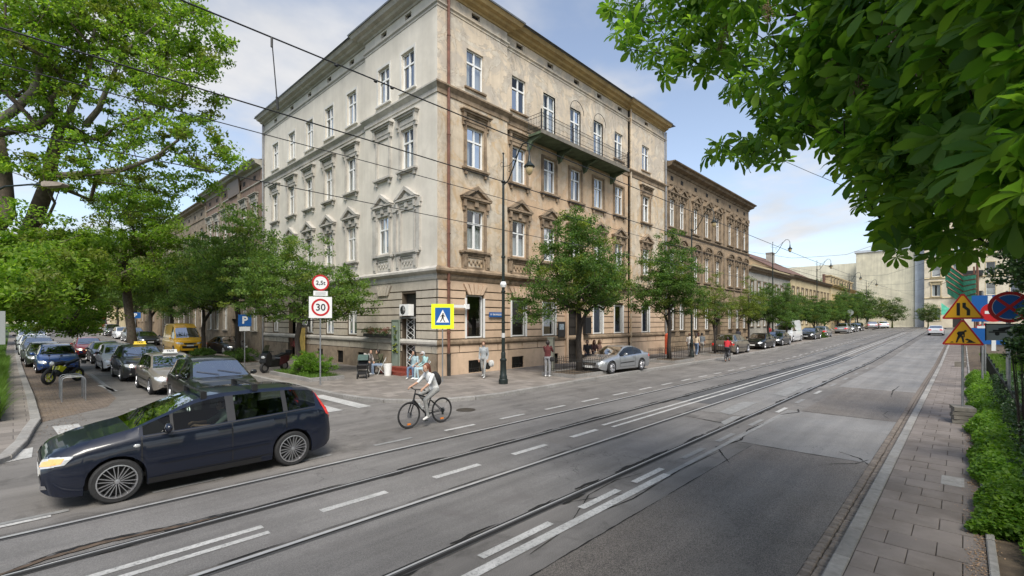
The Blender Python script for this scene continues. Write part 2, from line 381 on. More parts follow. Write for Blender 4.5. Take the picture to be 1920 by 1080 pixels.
mark(-8, 2.30, 6.74, 6.85, nm='double_line'); mark(-8, 2.30, 6.50, 6.60, nm='double_line')
mark(10.75, 100, 6.86, 6.96, nm='double_line'); mark(10.75, 100, 6.56, 6.66, nm='double_line')
for k in range(-6, 45):
    x = 5.5+k*1.98
    mark(x, x+1.0, 9.38, 9.50, m='paint' if k > 0 else 'paint_faint')
mark(-3, .37, 9.28, 9.40)
for k, x in enumerate([3.75, 5.75, 7.3, 9.25, 11.1, 13.4, 15.9, 18.2, 21, 24, 27, 30, 34]):
    mark(x, x+(1.3 if k < 1 else 1.05), 4.01, 4.13, m='paint' if k in (0, 1, 2, 6, 8) else 'paint_faint')
mark(-8, 8.1, 3.78, 3.92, nm='edge_line'); mark(8.1, 15.5, 3.80, 3.90, m='paint_faint', nm='edge_line')
def mquad(nm, pts, m='paint', z=.0095):
    b = MB(); b.quad(*[(x, y, z) for x, y in pts]); return b.build(nm, M[m], road)
mquad('zebra_stripe', [(-.22, 13.45), (.26, 13.64), (.30, 14.7), (-.22, 14.45)])
mquad('zebra_stripe', [(.79, 14.94), (1.22, 16.04), (1.21, 17.21), (.70, 17.27)])
mquad('zebra_stripe', [(1.75, 14.3), (2.2, 14.5), (2.14, 17.25), (1.66, 17.1)])
for x in (2.65, 3.63, 4.62, 5.6, 6.58, 7.55): mquad('zebra_stripe', [(x, 13.9), (x+.46, 13.9), (x+.44, 17.4 if x > 7 else 17.0), (x, 17.4 if x > 7 else 17.0)])
mquad('parking_line', [(2.62, 24.2), (2.78, 24.2), (2.86, 33), (2.72, 33)], 'paint_faint'); mquad('parking_line', [(2.70, 24.2), (2.86, 24.2), (2.62, 27.0), (2.5, 27.0)], 'paint')
mquad('stop_line', [(2.5, 18.6), (8, 18.3), (8, 18.65), (2.5, 18.95)], 'paint_faint')
for x, y, a, b_ in ((14.5, 5.2, 3, .5), (19.5, 5.0, 3.5, .6), (24, 5.3, 5, .5), (13, 4.7, 1.5, .25), (30, 5.1, 6, .5)):   # faint remains of arrows
    mquad('faded_arrow', [(x, y-b_/2), (x+a, y-b_/3), (x+a*.9, y+b_/2), (x+.3, y+b_/3)], 'paint_faint', .0105)
# manhole
b = MB(); b.lathe([(.30, 0), (.30, .012)], 20, (9.7, 11.2, 0)); b.build('manhole_cover', M['rail_dark'], road)
# ---- near pavement
pav = MB()
for a, c in ((-20, 40), (40, 90), (90, 135)):
    z0, z1 = gz(a, 0)+.105, gz(c, 0)+.105
    pav.quad((a, -.3, z0), (c, -.3, z1), (c, .92, z1), (a, .92, z0))
pav = tag(pav.build('pavement', M['joint']), kind='structure')
cnt = 0; rest = MB(); far = MB(); sh = {}
def slab_mesh(w, name='slab', mat='slab', l=.452, h=.03, c=.004):
    if (w, name, l) in sh: return sh[(w, name, l)]
    b = MB(); x, y = l/2-.004, w/2-.004
    b.add([(-x, -y, -h), (x, -y, -h), (x, y, -h), (-x, y, -h), (-x, -y, -c), (x, -y, -c), (x, y, -c), (-x, y, -c), (-x+c, -y+c, 0), (x-c, -y+c, 0), (x-c, y-c, 0), (-x+c, y-c, 0)],
          [(0, 1, 5, 4), (1, 2, 6, 5), (2, 3, 7, 6), (3, 0, 4, 7), (4, 5, 9, 8), (5, 6, 10, 9), (6, 7, 11, 10), (7, 4, 8, 11), (8, 9, 10, 11)])
    sh[(w, name, l)] = b.mesh(name, M[mat]); return sh[(w, name, l)]
x = 3.0; row = 0
while x < 90:
    ed = [.90, .46, 0.0, -.20] if row % 2 == 0 else [.90, .68, .22, -.20]
    for k in range(3):
        y0, y1 = ed[k+1], ed[k]; wv = round(y1-y0, 3)
        if cnt < 300 and x < 60:
            o = inst('paving_slab', slab_mesh(wv), pav, (x+.23, (y0+y1)/2, .121+gz(x, 0)+rnd.uniform(-.003, .003))); o.rotation_euler = (rnd.uniform(-.008, .008), rnd.uniform(-.008, .008), rnd.uniform(-.006, .006)); cnt += 1
        else:
            z = .119+gz(x, 0); rest.box(x+.004, x+.452, y0+.004, y1-.004, z-.02, z)
    x += .46; row += 1
tag(rest.build('paving_slabs_beyond', M['slab'], pav), kind='stuff')
kerb = tag(new('kerb', None), kind='structure'); cnt = 0; rest = MB(); x = 2.2
while x < 130:
    ln = rnd.choice((.7, .78, .95, 1.1))
    if x < 110: 
        o = inst('kerb_stone', slab_mesh(.165, 'kerb_stone', 'granite', ln, .14, .012), kerb, (x+ln/2, .985, .125+gz(x, 0)+rnd.uniform(-.003, .004))); o.rotation_euler = (rnd.uniform(-.02, .02)+.04, -.016 if x > 40 else 0, 0)
    x += ln
gut = tag(strip('gutter', 1.06, 1.32, -20, 130, .002, M['joint']), kind='structure'); rest = MB(); cnt = 0
for yy in (1.13, 1.25):
    x = 4.9
    while x < 70:
        ln = rnd.uniform(.085, .115)
        if x < 20.3 and cnt < 300:
            o = inst('sett', slab_mesh(.112, 'sett', 'sett', .10, .05, .014), gut, (x+ln/2, yy+rnd.uniform(-.006, .006), .028+rnd.uniform(-.006, .006))); o.scale = (ln/.10, 1, 1); o.rotation_euler = (rnd.uniform(-.06, .06), rnd.uniform(-.06, .06), rnd.uniform(-.06, .06)); cnt += 1
        else:
            z = gz(x, 0)+.026; rest.box(x, x+ln-.01, yy-.052, yy+.052, z-.03, z)
        x += ln
tag(rest.build('setts_beyond', M['sett'], gut), kind='stuff')
tag(strip('verge', -1.7, -.05, -20, 120, .118, M['soil']), kind='structure')
bk = MB(); 
x = 4.0; k = 0
bkr = tag(new('edging', None), kind='structure')
while x < 60:
    o = inst('edging_stone', slab_mesh(.085, 'edging_stone', 'granite', .98, .2, .01), bkr, (x+.5, -.24, .165+gz(x, 0)+rnd.uniform(-.01, .01))); x += 1.0
# utility cover in the pavement
b = MB(); b.box(10.35, 10.95, -.02, .26, .112, .128); b.box(10.6, 10.62, .0, .24, .128, .133); b.build('utility_cover', M['granite'], pav)
# debris
def debris(name, n, fx, fy, z, s0, s1, mats, seed):
    r = np.random.RandomState(seed); X = fx(r, n); Y = fy(r, n, X); s = r.uniform(s0, s1, n); a = r.uniform(0, 2*PI, n)
    dx = np.cos(a)*s; dy = np.sin(a)*s; v = np.zeros((n, 4, 3)); Z = z+r.uniform(0, .01, n)
    v[:, 0] = np.c_[X-dx, Y-dy, Z]; v[:, 1] = np.c_[X+dy*.5, Y-dx*.5, Z+s*.4*r.rand(n)]; v[:, 2] = np.c_[X+dx, Y+dy, Z+s*.3*r.rand(n)]; v[:, 3] = np.c_[X-dy*.5, Y+dx*.5, Z]
    me = np_mesh(name, v.reshape(-1, 3), np.arange(4*n).reshape(n, 4), mats, r.randint(0, len(mats), n)); o = new(name, me); return tag(o, kind='stuff')
M['husk'] = pm('dry_husks', (.42, .27, .16), .9, noise=(40, .3)); M['husk2'] = pm('dry_leaf', (.24, .15, .08), .9)
debris('litter', 5200, lambda r, n: r.uniform(5.5, 16, n)**1.0, lambda r, n, X: -.13+r.normal(0, .055, n)+.03*np.sin(X*3)-np.abs(r.normal(0, .03, n)), .127, .006, .017, [M['husk'], M['husk2'], M['sett']], 1)
debris('litter', 900, lambda r, n: r.uniform(5.0, 22, n), lambda r, n, X: 1.10+r.normal(0, .05, n), .034, .004, .011, [M['husk'], M['husk2'], M['sett']], 2)
debris('litter', 1200, lambda r, n: r.uniform(.3, 1.4, n), lambda r, n, X: r.uniform(15.5, 30, n), .008, .01, .03, [M['husk2'], M['soil']], 3)
debris('litter', 260, lambda r, n: r.uniform(5.5, 40, n), lambda r, n, X: r.uniform(-.05, .9, n), .124, .005, .016, [M['husk'], M['husk2'], M['joint']], 4)
# ---- far pavement round the corner building
KC = [(135, 12.75), (40, 12.78), (22, 12.72), (16, 12.5), (12.5, 12.35), (11.2, 12.48), (10.2, 12.8), (9.3, 13.35), (8.7, 14.2), (8.35, 15.3), (8.15, 17), (8.15, 25), (8.15, 45), (8.15, 170)]
def poly_z(pts, z, mat, name, kind='structure'):
    b = MB(); b.add([(x, y, z) for x, y in pts], [tuple(range(len(pts)))]); return tag(b.build(name, mat), kind=kind)
fp = MB(); zt = .12
fp.add([(x, y, zt) for x, y in [(40, 12.78), (40, 30), (8.15, 30), (8.15, 17), (8.35, 15.3), (8.7, 14.2), (9.3, 13.35), (10.2, 12.8), (11.2, 12.48), (12.5, 12.35), (16, 12.5), (22, 12.72)]], [tuple(range(12))])
fp.quad((40, 12.78, zt), (135, 12.75, zt+1.52), (135, 30, zt+1.52), (40, 30, zt)); fp.quad((8.15, 30, zt), (24, 30, zt), (24, 45, zt), (8.15, 45, zt)); fp.quad((8.15, 45, zt), (24, 45, zt), (24, 170, zt+2.25), (8.15, 170, zt+2.25))
fpo = tag(fp.build('pavement', M['far_slabs']), kind='structure')
kb2 = tag(new('kerb', None), kind='structure'); rest = MB(); n = 0
for i in range(len(KC)-1):
    a, c = Vector(KC[i]), Vector(KC[i+1]); ln = (c-a).length; k = max(1, round(ln/1.0)); d = (c-a)/k; ang = math.atan2(d.y, d.x)
    for j in range(k):
        p = a+d*(j+.5); z = .128+(.016*max(0, p.x-40) if p.x > 40 else .018*max(0, min(125, p.y-45)))
        if n < 290 and p.x < 75 and p.y < 70:
            o = inst('kerb_stone', slab_mesh(.20, 'kerb_stone', 'granite', 1.0, .15, .015), kb2, (p.x, p.y, z+rnd.uniform(-.003, .003)), ang, (d.length/1.0, 1, 1)); n += 1
        else:
            q = Vector((-d.y, d.x)).normalized()*.1; e0, e1 = p-d*.5, p+d*.5
            rest.quad(*[(v.x, v.y, z) for v in (e0-q, e1-q, e1+q, e0+q)]); rest.quad(*[(v.x, v.y, zz_) for v, zz_ in ((e0+q, z), (e1+q, z), (e1+q, z-.15), (e0+q, z-.15))]); rest.quad(*[(v.x, v.y, zz_) for v, zz_ in ((e0-q, z), (e1-q, z), (e1-q, z-.15), (e0-q, z-.15))])
tag(rest.build('kerb_stones_beyond', M['granite'], kb2), kind='stuff')
# ---- left pavement and park
lp = MB(); K2 = [(-60, 12.2), (-5, 12.25), (-1.6, 12.5), (-.6, 13.0), (-.12, 13.7), (.12, 15.2), (.28, 17), (.42, 18.3), (.42, 24), (.30, 36), (.10, 75), (.10, 170)]
lp.add([(x, y, .1) for x, y in [(-60, 12.2), (-5, 12.25), (-1.6, 12.5), (-.6, 13.0), (-.12, 13.7), (.12, 15.2), (.28, 17), (.42, 18.3), (.42, 24), (.30, 45), (-.4, 45), (-.4, 18.2), (-60, 16)]], [tuple(range(13))])
lp.quad((-.4, 45, .1), (.3, 45, .1), (.1, 170, 2.35), (-.4, 170, 2.35))
tag(lp.build('pavement', M['far_slabs']), kind='structure')
kb3 = tag(new('kerb', None), kind='structure')
for i in range(len(K2)-2):
    a, c = Vector(K2[i]), Vector(K2[i+1]); ln = (c-a).length; k = max(1, round(ln/.95)); d = (c-a)/k; ang = math.atan2(d.y, d.x)
    for j in range(k):
        p = a+d*(j+.5)
        if p.x < -14: continue
        inst('kerb_stone', slab_mesh(.22, 'kerb_stone', 'granite', 1.0, .15, .015), kb3, (p.x, p.y, .112+.018*max(0, p.y-45)), ang, (d.length, 1, 1))
b = MB(); b.add([(x, y, .004) for x, y in [(.35, 18.0), (2.1, 20.0), (2.55, 22), (2.65, 34), (2.5, 45), (.3, 45)]], [tuple(range(6))]); b.build('paved_parking_strip', M['setts_brown'], road)
pk = MB()
pk.add([(x, y, .09) for x, y in [(-.2, 18.4), (-.2, 45), (-120, 45), (-120, 15.9), (-60, 16), (-3, 18.1)]], [tuple(range(6))]); pk.quad((-.2, 45, .09), (-.2, 170, 2.33), (-120, 170, 2.33), (-120, 45, .09))
tag(pk.build('park_lawn', M['grass_base']), kind='structure')
b = MB(); b.box(-400, 130, -60, -1.7, -.5, .115); tag(b.build('park_lawn', M['grass_base']), kind='structure')
# ------------------------------------------------------------------ buildings
def stucco(name, base, patch, pf=(.5, .62), stain=None, sp=.35, vert=.5, peel=.0, grime=0.0):
    t = NT(name)
    c = t.ramp(t.noise(.55, 6, .6), [(.32, tuple(x*.84 for x in base)), (.68, tuple(min(1, x*1.12) for x in base))])
    f = t.ramp(t.noise(.75, 7, .6, dist=1.2), [(pf[0], 0.0), (pf[1], sp)]); c = t.mix(f, c, patch)
    if peel:
        f2 = t.ramp(t.noise(.62, 8, .62, dist=1.8, mapscale=(1, 1, .8)), [(.525, 0.0), (.54, peel)]); c = t.mix(f2, c, t.ramp(t.noise(1.7, 4, .6), [(.4, (.40, .355, .30)), (.6, (.60, .55, .46))]))
        ed = t.ramp(t.noise(.62, 8, .62, dist=1.8, mapscale=(1, 1, .8)), [(.508, 0.0), (.524, peel*.9), (.533, 0.0)]); c = t.mix(ed, c, (.20, .16, .12))
    if stain:
        f3 = t.ramp(t.noise(.28, 4, .6), [(.53, 0.0), (.62, .8)]); c = t.mix(f3, c, stain)
    st = t.ramp(t.noise(1.0, 6, .7, mapscale=(2.6, 2.6, .14)), [(.42, 0.0), (.72, vert)]); c = t.mix(st, c, tuple(x*.55 for x in base))
    if grime:
        g = t.ramp(t.noise(2.4, 8, .72, dist=.4), [(.44, 0.0), (.66, grime)]); c = t.mix(g, c, (.07, .055, .04))
    t.set('Base Color', c); t.set('Roughness', .9); t.set('Specular IOR Level', .2); t.bump(t.noise(9, 6, .7), .25, .02); return t.m
M['wallB'] = stucco('pale_cream_stucco', (.64, .595, .52), (.56, .515, .445), vert=.22)
M['trimB'] = stucco('light_grey_mouldings', (.50, .475, .43), (.39, .365, .32), vert=.3, grime=.25)
M['whiteB'] = stucco('white_window_surround', (.60, .59, .555), (.52, .51, .48), vert=.12)
M['wallA'] = stucco('peeling_tan_stucco', (.63, .53, .405), (.44, .395, .34), (.46, .55), sp=.75, vert=.42, peel=.75)
M['wallA2'] = stucco('stained_ochre_stucco', (.60, .50, .375), (.52, .36, .20), (.49, .57), sp=.65, vert=.4, peel=.55, grime=.2)
M['wallOr'] = stucco('orange_stucco', (.53, .38, .25), (.56, .46, .33), sp=.5, vert=.4, peel=.35, grime=.15)
M['trimA'] = stucco('weathered_brown_mouldings', (.34, .255, .175), (.16, .115, .075), sp=.7, vert=.5, grime=.6)
M['corniceA'] = stucco('ochre_cornice', (.50, .36, .17), (.36, .25, .13), sp=.4, vert=.3, grime=.3)
M['gfA'] = stucco('peach_ground_floor_stucco', (.63, .465, .33), (.53, .39, .275), vert=.25, grime=.14)
M['gfB'] = stucco('beige_ground_floor_stucco', (.52, .465, .385), (.44, .385, .31), vert=.32, grime=.18)
M['plinthB'] = stucco('stained_plinth', (.36, .285, .21), (.25, .19, .135), sp=.6, vert=.45, grime=.4)
M['groove'] = pm('dark_joint_mortar', (.10, .075, .05), .95)  # dark brown wall face set back behind the raised courses
M['wallC'] = stucco('brown_stone_facade', (.36, .27, .18), (.25, .18, .12), sp=.6, vert=.5, grime=.4)
M['trimC'] = stucco('sooty_stone_ornament', (.27, .205, .14), (.13, .10, .07), sp=.7, vert=.5, grime=.6)
M['wallD'] = stucco('grey_brown_old_facade', (.30, .245, .185), (.20, .155, .11), sp=.7, vert=.5, grime=.5)
M['brickD'] = stucco('faded_red_brick', (.26, .185, .145), (.20, .145, .115), sp=.6, vert=.4, grime=.4)
M['wallE'] = stucco('pale_yellow_plaster', (.56, .46, .28), (.47, .38, .24), vert=.3, grime=.1)
M['wallF'] = stucco('peach_plaster', (.58, .42, .24), (.5, .36, .22), vert=.2)
M['wallG'] = stucco('light_grey_plaster', (.42, .40, .35), (.33, .31, .27), vert=.4, grime=.3)
M['wallH'] = stucco('cream_tenement_plaster', (.68, .60, .46), (.5, .43, .32), vert=.2)
M['wallI'] = stucco('pale_green_grey_gable', (.72, .68, .53), (.66, .62, .49), vert=.45)
M['wallW'] = stucco('pale_blue_grey_wall', (.50, .54, .58), (.44, .48, .52), vert=.15)
M['roof'] = pm('grey_sheet_metal_roof', (.17, .175, .18), .5, .3, noise=(1.5, .25))
M['rooftile'] = pm('dark_red_roof', (.13, .07, .05), .8, noise=(3, .3))
M['frame'] = pm('white_window_frame', (.74, .74, .72), .4, noise=(4, .05))
M['frame_dark'] = pm('brown_window_frame', (.14, .10, .07), .5)
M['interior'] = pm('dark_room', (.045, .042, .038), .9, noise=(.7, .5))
def curtain_mat():
    t = NT('curtain'); wv = t.n.new('ShaderNodeTexWave'); wv.inputs['Scale'].default_value = 9; wv.inputs['Distortion'].default_value = 2.5; wv.inputs['Detail'].default_value = 2
    t.l.new(t.obj(), wv.inputs['Vector']); c = t.ramp(wv.outputs['Fac'], [(0, (.42, .43, .43)), (1, (.72, .73, .72))]); t.set('Base Color', c); t.set('Roughness', .95); return t.m
M['curtain'] = curtain_mat()
M['downpipe'] = pm('rusty_brown_downpipe', (.17, .075, .05), .55, .2, noise=(3, .4)); M['pipe_grey'] = pm('grey_downpipe', (.25, .25, .25), .5, .4, noise=(3, .2))
M['iron'] = pm('black_iron_railing', (.03, .028, .026), .55, .3)
M['balc'] = pm('mossy_green_concrete', (.085, .115, .07), .9, noise=(2.5, .4), bump=(12, .4)); M['balc_edge'] = pm('weathered_concrete', (.16, .145, .12), .9, noise=(3, .3))
M['vent'] = pm('dark_attic_vent', (.02, .018, .016), .9)
def winset(w, h, fr, parts=4, dep=.07, vert=True, trans=.66):
    key = (w, h, fr, parts, trans)
    if key in winset.c: return winset.c[key]
    b = MB(); t = .065; hw = w/2; zt_ = h*trans
    b.box(-hw, -hw+t, -dep, 0, 0, h); b.box(hw-t, hw, -dep, 0, 0, h); b.box(-hw+t, hw-t, -dep, 0, 0, t); b.box(-hw+t, hw-t, -dep, 0, h-t, h)
    ps = []
    if parts >= 4:
        b.box(-hw+t, hw-t, -dep-.02, 0, zt_-.045, zt_+.045); b.box(-.05, .05, -dep-.01, 0, t, zt_-.045); b.box(-.045, .045, -dep-.01, 0, zt_+.045, h-t)
        for s in (-1, 1): ps.append((s*hw/2, t, zt_-.045)); ps.append((s*hw/2, zt_+.045, h-t))
        for s in (-1, 1): b.box(min(s*.05, s*.08), max(s*.05, s*.08), -dep+.01, 0, t, zt_-.045); b.box(min(s*(hw-t-.03), s*(hw-t)), max(s*(hw-t-.03), s*(hw-t)), -dep+.01, 0, t, zt_-.045)
        pw = hw-t-.05
    else: ps = [(0, t, h-t)]; pw = w-2*t
    fm = b.mesh('window', [M[fr]]); pms = []
    for cx_, z0, z1 in ps:
        q = MB(); x0, x1 = -pw/2, pw/2; q.quad((x0, 0, 0), (x1, 0, 0), (x1, 0, z1-z0), (x0, 0, z1-z0)); pms.append((q.mesh('pane', [M['pane']]), cx_, z0))
    cm = []
    for kk in range(3):
        q = MB(); a, c = [(-hw, -hw*.30), (hw*.25, hw), (-hw, hw)][kk]; nseg = 10 if kk < 2 else 24
        for i in range(nseg):
            xa, xb = a+(c-a)*i/nseg, a+(c-a)*(i+1)/nseg; ya, yb = .02*math.sin(i*2.3), .02*math.sin((i+1)*2.3); q.quad((xa, ya, 0), (xb, yb, 0), (xb, yb, h*(1 if kk < 2 else .55)), (xa, ya, h*(1 if kk < 2 else .55)))
        cm.append(q.mesh('curtain', [M['curtain']]))
    winset.c[key] = (fm, pms, cm); return winset.c[key]
winset.c = {}
def place_window(rt, w, h, fr, loc, rz, parts=4, trans=.66, curtains=True):
    fm, pms, cm = winset(w, h, fr, parts, .07, True, trans)
    o = binst('window', fm, rt, loc, rz)
    for me, cx_, z0 in pms:
        p = new('pane', me, o); p.location = (cx_, -.035, z0); p.rotation_euler = (0, 0, rnd.uniform(-.012, .012))
    if curtains:
        k = rnd.random(); ks = (0, 1) if k < .5 else ((2,) if k < .85 else ())
        for q in ks: c = new('curtain', cm[q], o); c.location = (0, .10, 0)
    return o
def binst(name, me, rt, loc, rz=0, sc=None):
    o = new(name, me, rt); o.location = loc; o.rotation_euler = (0, 0, rz); o.matrix_parent_inverse = Matrix.Translation(-Vector(rt.location))
    if sc: o.scale = sc
    return o
def sweep(path, prof, i0=0, i1=None):
    """profile of (outwards, z) drawn along a plan path, mitred at its corners; outwards is right of travel"""
    i1 = len(path)-1 if i1 is None else i1; P = [Vector(p) for p in path]; b = MB(); rows = []
    for i in range(i0, i1+1):
        ds = []
        if i > 0: ds.append((P[i]-P[i-1]).normalized())
        if i < len(P)-1: ds.append((P[i+1]-P[i]).normalized())
        ns = [Vector((d.y, -d.x)) for d in ds]
        m = ns[0] if len(ns) == 1 else (ns[0]+ns[1]).normalized()/max(.3, math.cos(ns[0].angle(ns[1])/2))
        rows.append([(P[i].x+m.x*o_, P[i].y+m.y*o_, z) for o_, z in prof])
    k = len(prof); vs = [v for r_ in rows for v in r_]
    b.add(vs, [(i*k+j, (i+1)*k+j, (i+1)*k+j+1, i*k+j+1) for i in range(len(rows)-1) for j in range(k-1)]+[tuple(range(k)), tuple(range((len(rows)-1)*k, len(rows)*k))[::-1]])
    return b
class Fc:
    """a facade: u runs along it, w outwards, z up"""
    def __init__(s, o, ang, rt): s.o = Vector(o); s.a = ang; s.d = Vector((math.cos(ang), math.sin(ang))); s.n = Vector((math.sin(ang), -math.cos(ang))); s.rt = rt
    def p(s, u, w_, z): q = s.o+s.d*u+s.n*w_; return (q.x, q.y, z)
    def box(s, u0, u1, w0, w1, z0, z1, name, mat):
        b = MB(); b.box(u0, u1, w0, w1, z0, z1); b.v = [s.p(*v) for v in b.v]; return b.build(name, mat, s.rt, world=True)
    def boxes(s, L_, name, mat):
        b = MB()
        for q in L_: b.box(*q)
        b.v = [s.p(*v) for v in b.v]; return b.build(name, mat, s.rt, world=True)
    def wall(s, u0, u1, z0, z1, w_, holes, mat, name='wall', depth=.22):
        b = MB(); hs = [h for h in holes if h[0] < u1 and h[1] > u0]
        us = sorted(set([u0, u1]+[v for h in hs for v in h[:2] if u0 < v < u1])); zs = sorted(set([z0, z1]+[v for h in hs for v in h[2:4] if z0 < v < z1]))
        for i in range(len(us)-1):
            for j in range(len(zs)-1):
                uc, zc = (us[i]+us[i+1])/2, (zs[j]+zs[j+1])/2
                if any(h[0] < uc < h[1] and h[2] < zc < h[3] for h in hs): continue
                b.quad((us[i], w_, zs[j]), (us[i+1], w_, zs[j]), (us[i+1], w_, zs[j+1]), (us[i], w_, zs[j+1]))
        for h in hs:
            if h[2] >= z1 or h[3] <= z0: continue
            a, c, e, f = h[:4]; d = w_-depth-.05
            b.quad((a, w_, e), (a, d, e), (a, d, f), (a, w_, f)); b.quad((c, w_, e), (c, d, e), (c, d, f), (c, w_, f)); b.quad((a, w_, e), (c, w_, e), (c, d, e), (a, d, e)); b.quad((a, w_, f), (c, w_, f), (c, d, f), (a, d, f))
        b.v = [s.p(*v) for v in b.v]; return b.build(name, mat, s.rt, world=True)
    def win(s, u, z, w_, h, wo, fr='frame', parts=4, trans=.66, curtains=True): return place_window(s.rt, w_, h, fr, s.p(u, wo-.17, z), s.a, parts, trans, curtains)
    def put(s, name, me, u, w_, z): return binst(name, me, s.rt, s.p(u, w_, z), s.a)
HD = {}
def hood(kind, mat, w=1.15, h=2.0):
    key = (kind, mat, w, h)
    if key in HD: return HD[key]
    b = MB(); hw = w/2; bx = b.box
    if kind == 'surround':                                  # jambs, lintel, sill on brackets
        for s in (-1, 1): bx(min(s*(hw+.02), s*(hw+.2)), max(s*(hw+.02), s*(hw+.2)), -.07, 0, -.1, h+.14); bx(min(s*(hw+.05), s*(hw+.13)), max(s*(hw+.05), s*(hw+.13)), -.1, -.07, -.05, h+.1)
        bx(-hw-.02, hw+.02, -.07, 0, h+.02, h+.14)
        bx(-hw-.32, hw+.32, -.2, 0, -.2, -.1); bx(-hw-.27, hw+.27, -.14, 0, -.26, -.2)
        for s in (-1, 1): bx(s*(hw+.1)-.07, s*(hw+.1)+.07, -.12, 0, -.46, -.26)
    if kind == 'thin':
        for s in (-1, 1): bx(min(s*(hw+.02), s*(hw+.14)), max(s*(hw+.02), s*(hw+.14)), -.035, 0, -.02, h+.16)
        bx(-hw-.02, hw+.02, -.035, 0, h+.02, h+.16); bx(-hw-.2, hw+.2, -.11, 0, -.1, -.02)
    if kind == 'sill': bx(-hw-.16, hw+.16, -.11, 0, -.1, -.01)
    if kind == 'flat':
        bx(-hw-.2, hw+.2, -.06, 0, h+.14, h+.52); bx(-hw-.28, hw+.28, -.12, 0, h+.52, h+.6); bx(-hw-.36, hw+.36, -.22, 0, h+.6, h+.7); bx(-hw-.44, hw+.44, -.3, 0, h+.7, h+.76)
        bx(-hw-.06, hw+.06, -.09, -.06, h+.22, h+.44)
        for s in (-1, 1): bx(s*(hw+.24)-.07, s*(hw+.24)+.07, -.2, 0, h+.16, h+.6); bx(s*(hw+.24)-.06, s*(hw+.24)+.06, -.12, 0, h-.02, h+.16)
    if kind in ('pediment', 'arch'):
        bx(-hw-.2, hw+.2, -.06, 0, h+.14, h+.5); bx(-hw-.42, hw+.42, -.24, 0, h+.5, h+.6); bx(-hw-.36, hw+.36, -.17, 0, h+.42, h+.5)
        for s in (-1, 1): bx(s*(hw+.22)-.08, s*(hw+.22)+.08, -.2, 0, h+.1, h+.42); bx(s*(hw+.22)-.06, s*(hw+.22)+.06, -.12, 0, h-.1, h+.1)
        bx(-.12, .12, -.16, -.06, h+.16, h+.42)
        H_ = .62; W_ = hw+.46; z0 = h+.6
        if kind == 'pediment': pr = [(-W_, 0), (0, H_), (W_, 0)]; inn = [(-W_+.3, .0), (0, H_-.2), (W_-.3, .0)]
        else: pr = [(W_*math.cos(PI-PI*i/10), H_*.95*math.sin(PI*i/10)) for i in range(11)]; inn = [((W_-.16)*math.cos(PI-PI*i/10), (H_*.95-.16)*math.sin(PI*i/10)) for i in range(11)]
        n = len(pr)
        vs = [(x, -.26, z0+z) for x, z in pr]+[(x, -.26, z0+z) for x, z in inn]+[(x, 0, z0+z) for x, z in pr]+[(x, -.1, z0+z) for x, z in inn]
        fs = []
        for i in range(n-1): fs += [(i, i+1, n+i+1, n+i), (i, i+1, 2*n+i+1, 2*n+i), (n+i, n+i+1, 3*n+i+1, 3*n+i)]
        fs.append(tuple(3*n+i for i in range(n))); b.add(vs, fs)
        if kind == 'pediment': b.add([(-.28, -.16, z0+.05), (.28, -.16, z0+.05), (0, -.16, z0+.27), (-.28, -.09, z0+.05), (.28, -.09, z0+.05), (0, -.09, z0+.27)], [(0, 1, 2), (0, 1, 4, 3), (1, 2, 5, 4), (2, 0, 3, 5)])
        else:
            for a in range(5): t_ = PI*(a+.5)/5; b.ball((.3*math.cos(t_), -.14, z0+.1+.2*math.sin(t_)), .09, 6)
    if kind == 'apron':
        bx(-hw-.5, hw+.5, -.16, 0, -.1, 0); bx(-hw-.42, hw+.42, -.1, 0, -.18, -.1)
        for s in (-1, 1): bx(s*(hw+.22)-.13, s*(hw+.22)+.13, -.13, 0, -.86, -.18); bx(s*(hw+.22)-.07, s*(hw+.22)+.07, -.17, -.13, -.75, -.3)
        bx(-hw+.0, hw-.0, -.05, 0, -.84, -.76); bx(-hw+.0, hw-.0, -.05, 0, -.28, -.2); bx(-hw, -hw+.08, -.05, 0, -.76, -.28); bx(hw-.08, hw, -.05, 0, -.76, -.28)
        for i in range(7): b.ball(((i-3)*.14, -.03, -.52+.07*(-1)**i), .07, 6, 0, (1, .7, 1.2))
    if kind == 'keystone':
        for i in (-2, -1, 0, 1, 2):
            c0, c1 = i*.2, i*.34; b.add([(c0-.085, 0, h+.02), (c0+.085, 0, h+.02), (c1+.13, 0, h+.55), (c1-.13, 0, h+.55), (c0-.085, -.09, h+.02), (c0+.085, -.09, h+.02), (c1+.13, -.09, h+.55), (c1-.13, -.09, h+.55)], [(4, 5, 6, 7), (0, 1, 5, 4), (1, 2, 6, 5), (2, 3, 7, 6), (3, 0, 4, 7)])
    nm = {'flat': 'window_hood', 'pediment': 'pediment', 'arch': 'arched_hood', 'surround': 'window_surround', 'thin': 'window_surround', 'apron': 'apron_panel', 'sill': 'window_sill', 'keystone': 'keystone_fan'}[kind]
    HD[key] = b.mesh(nm, [M[mat]]); return HD[key]
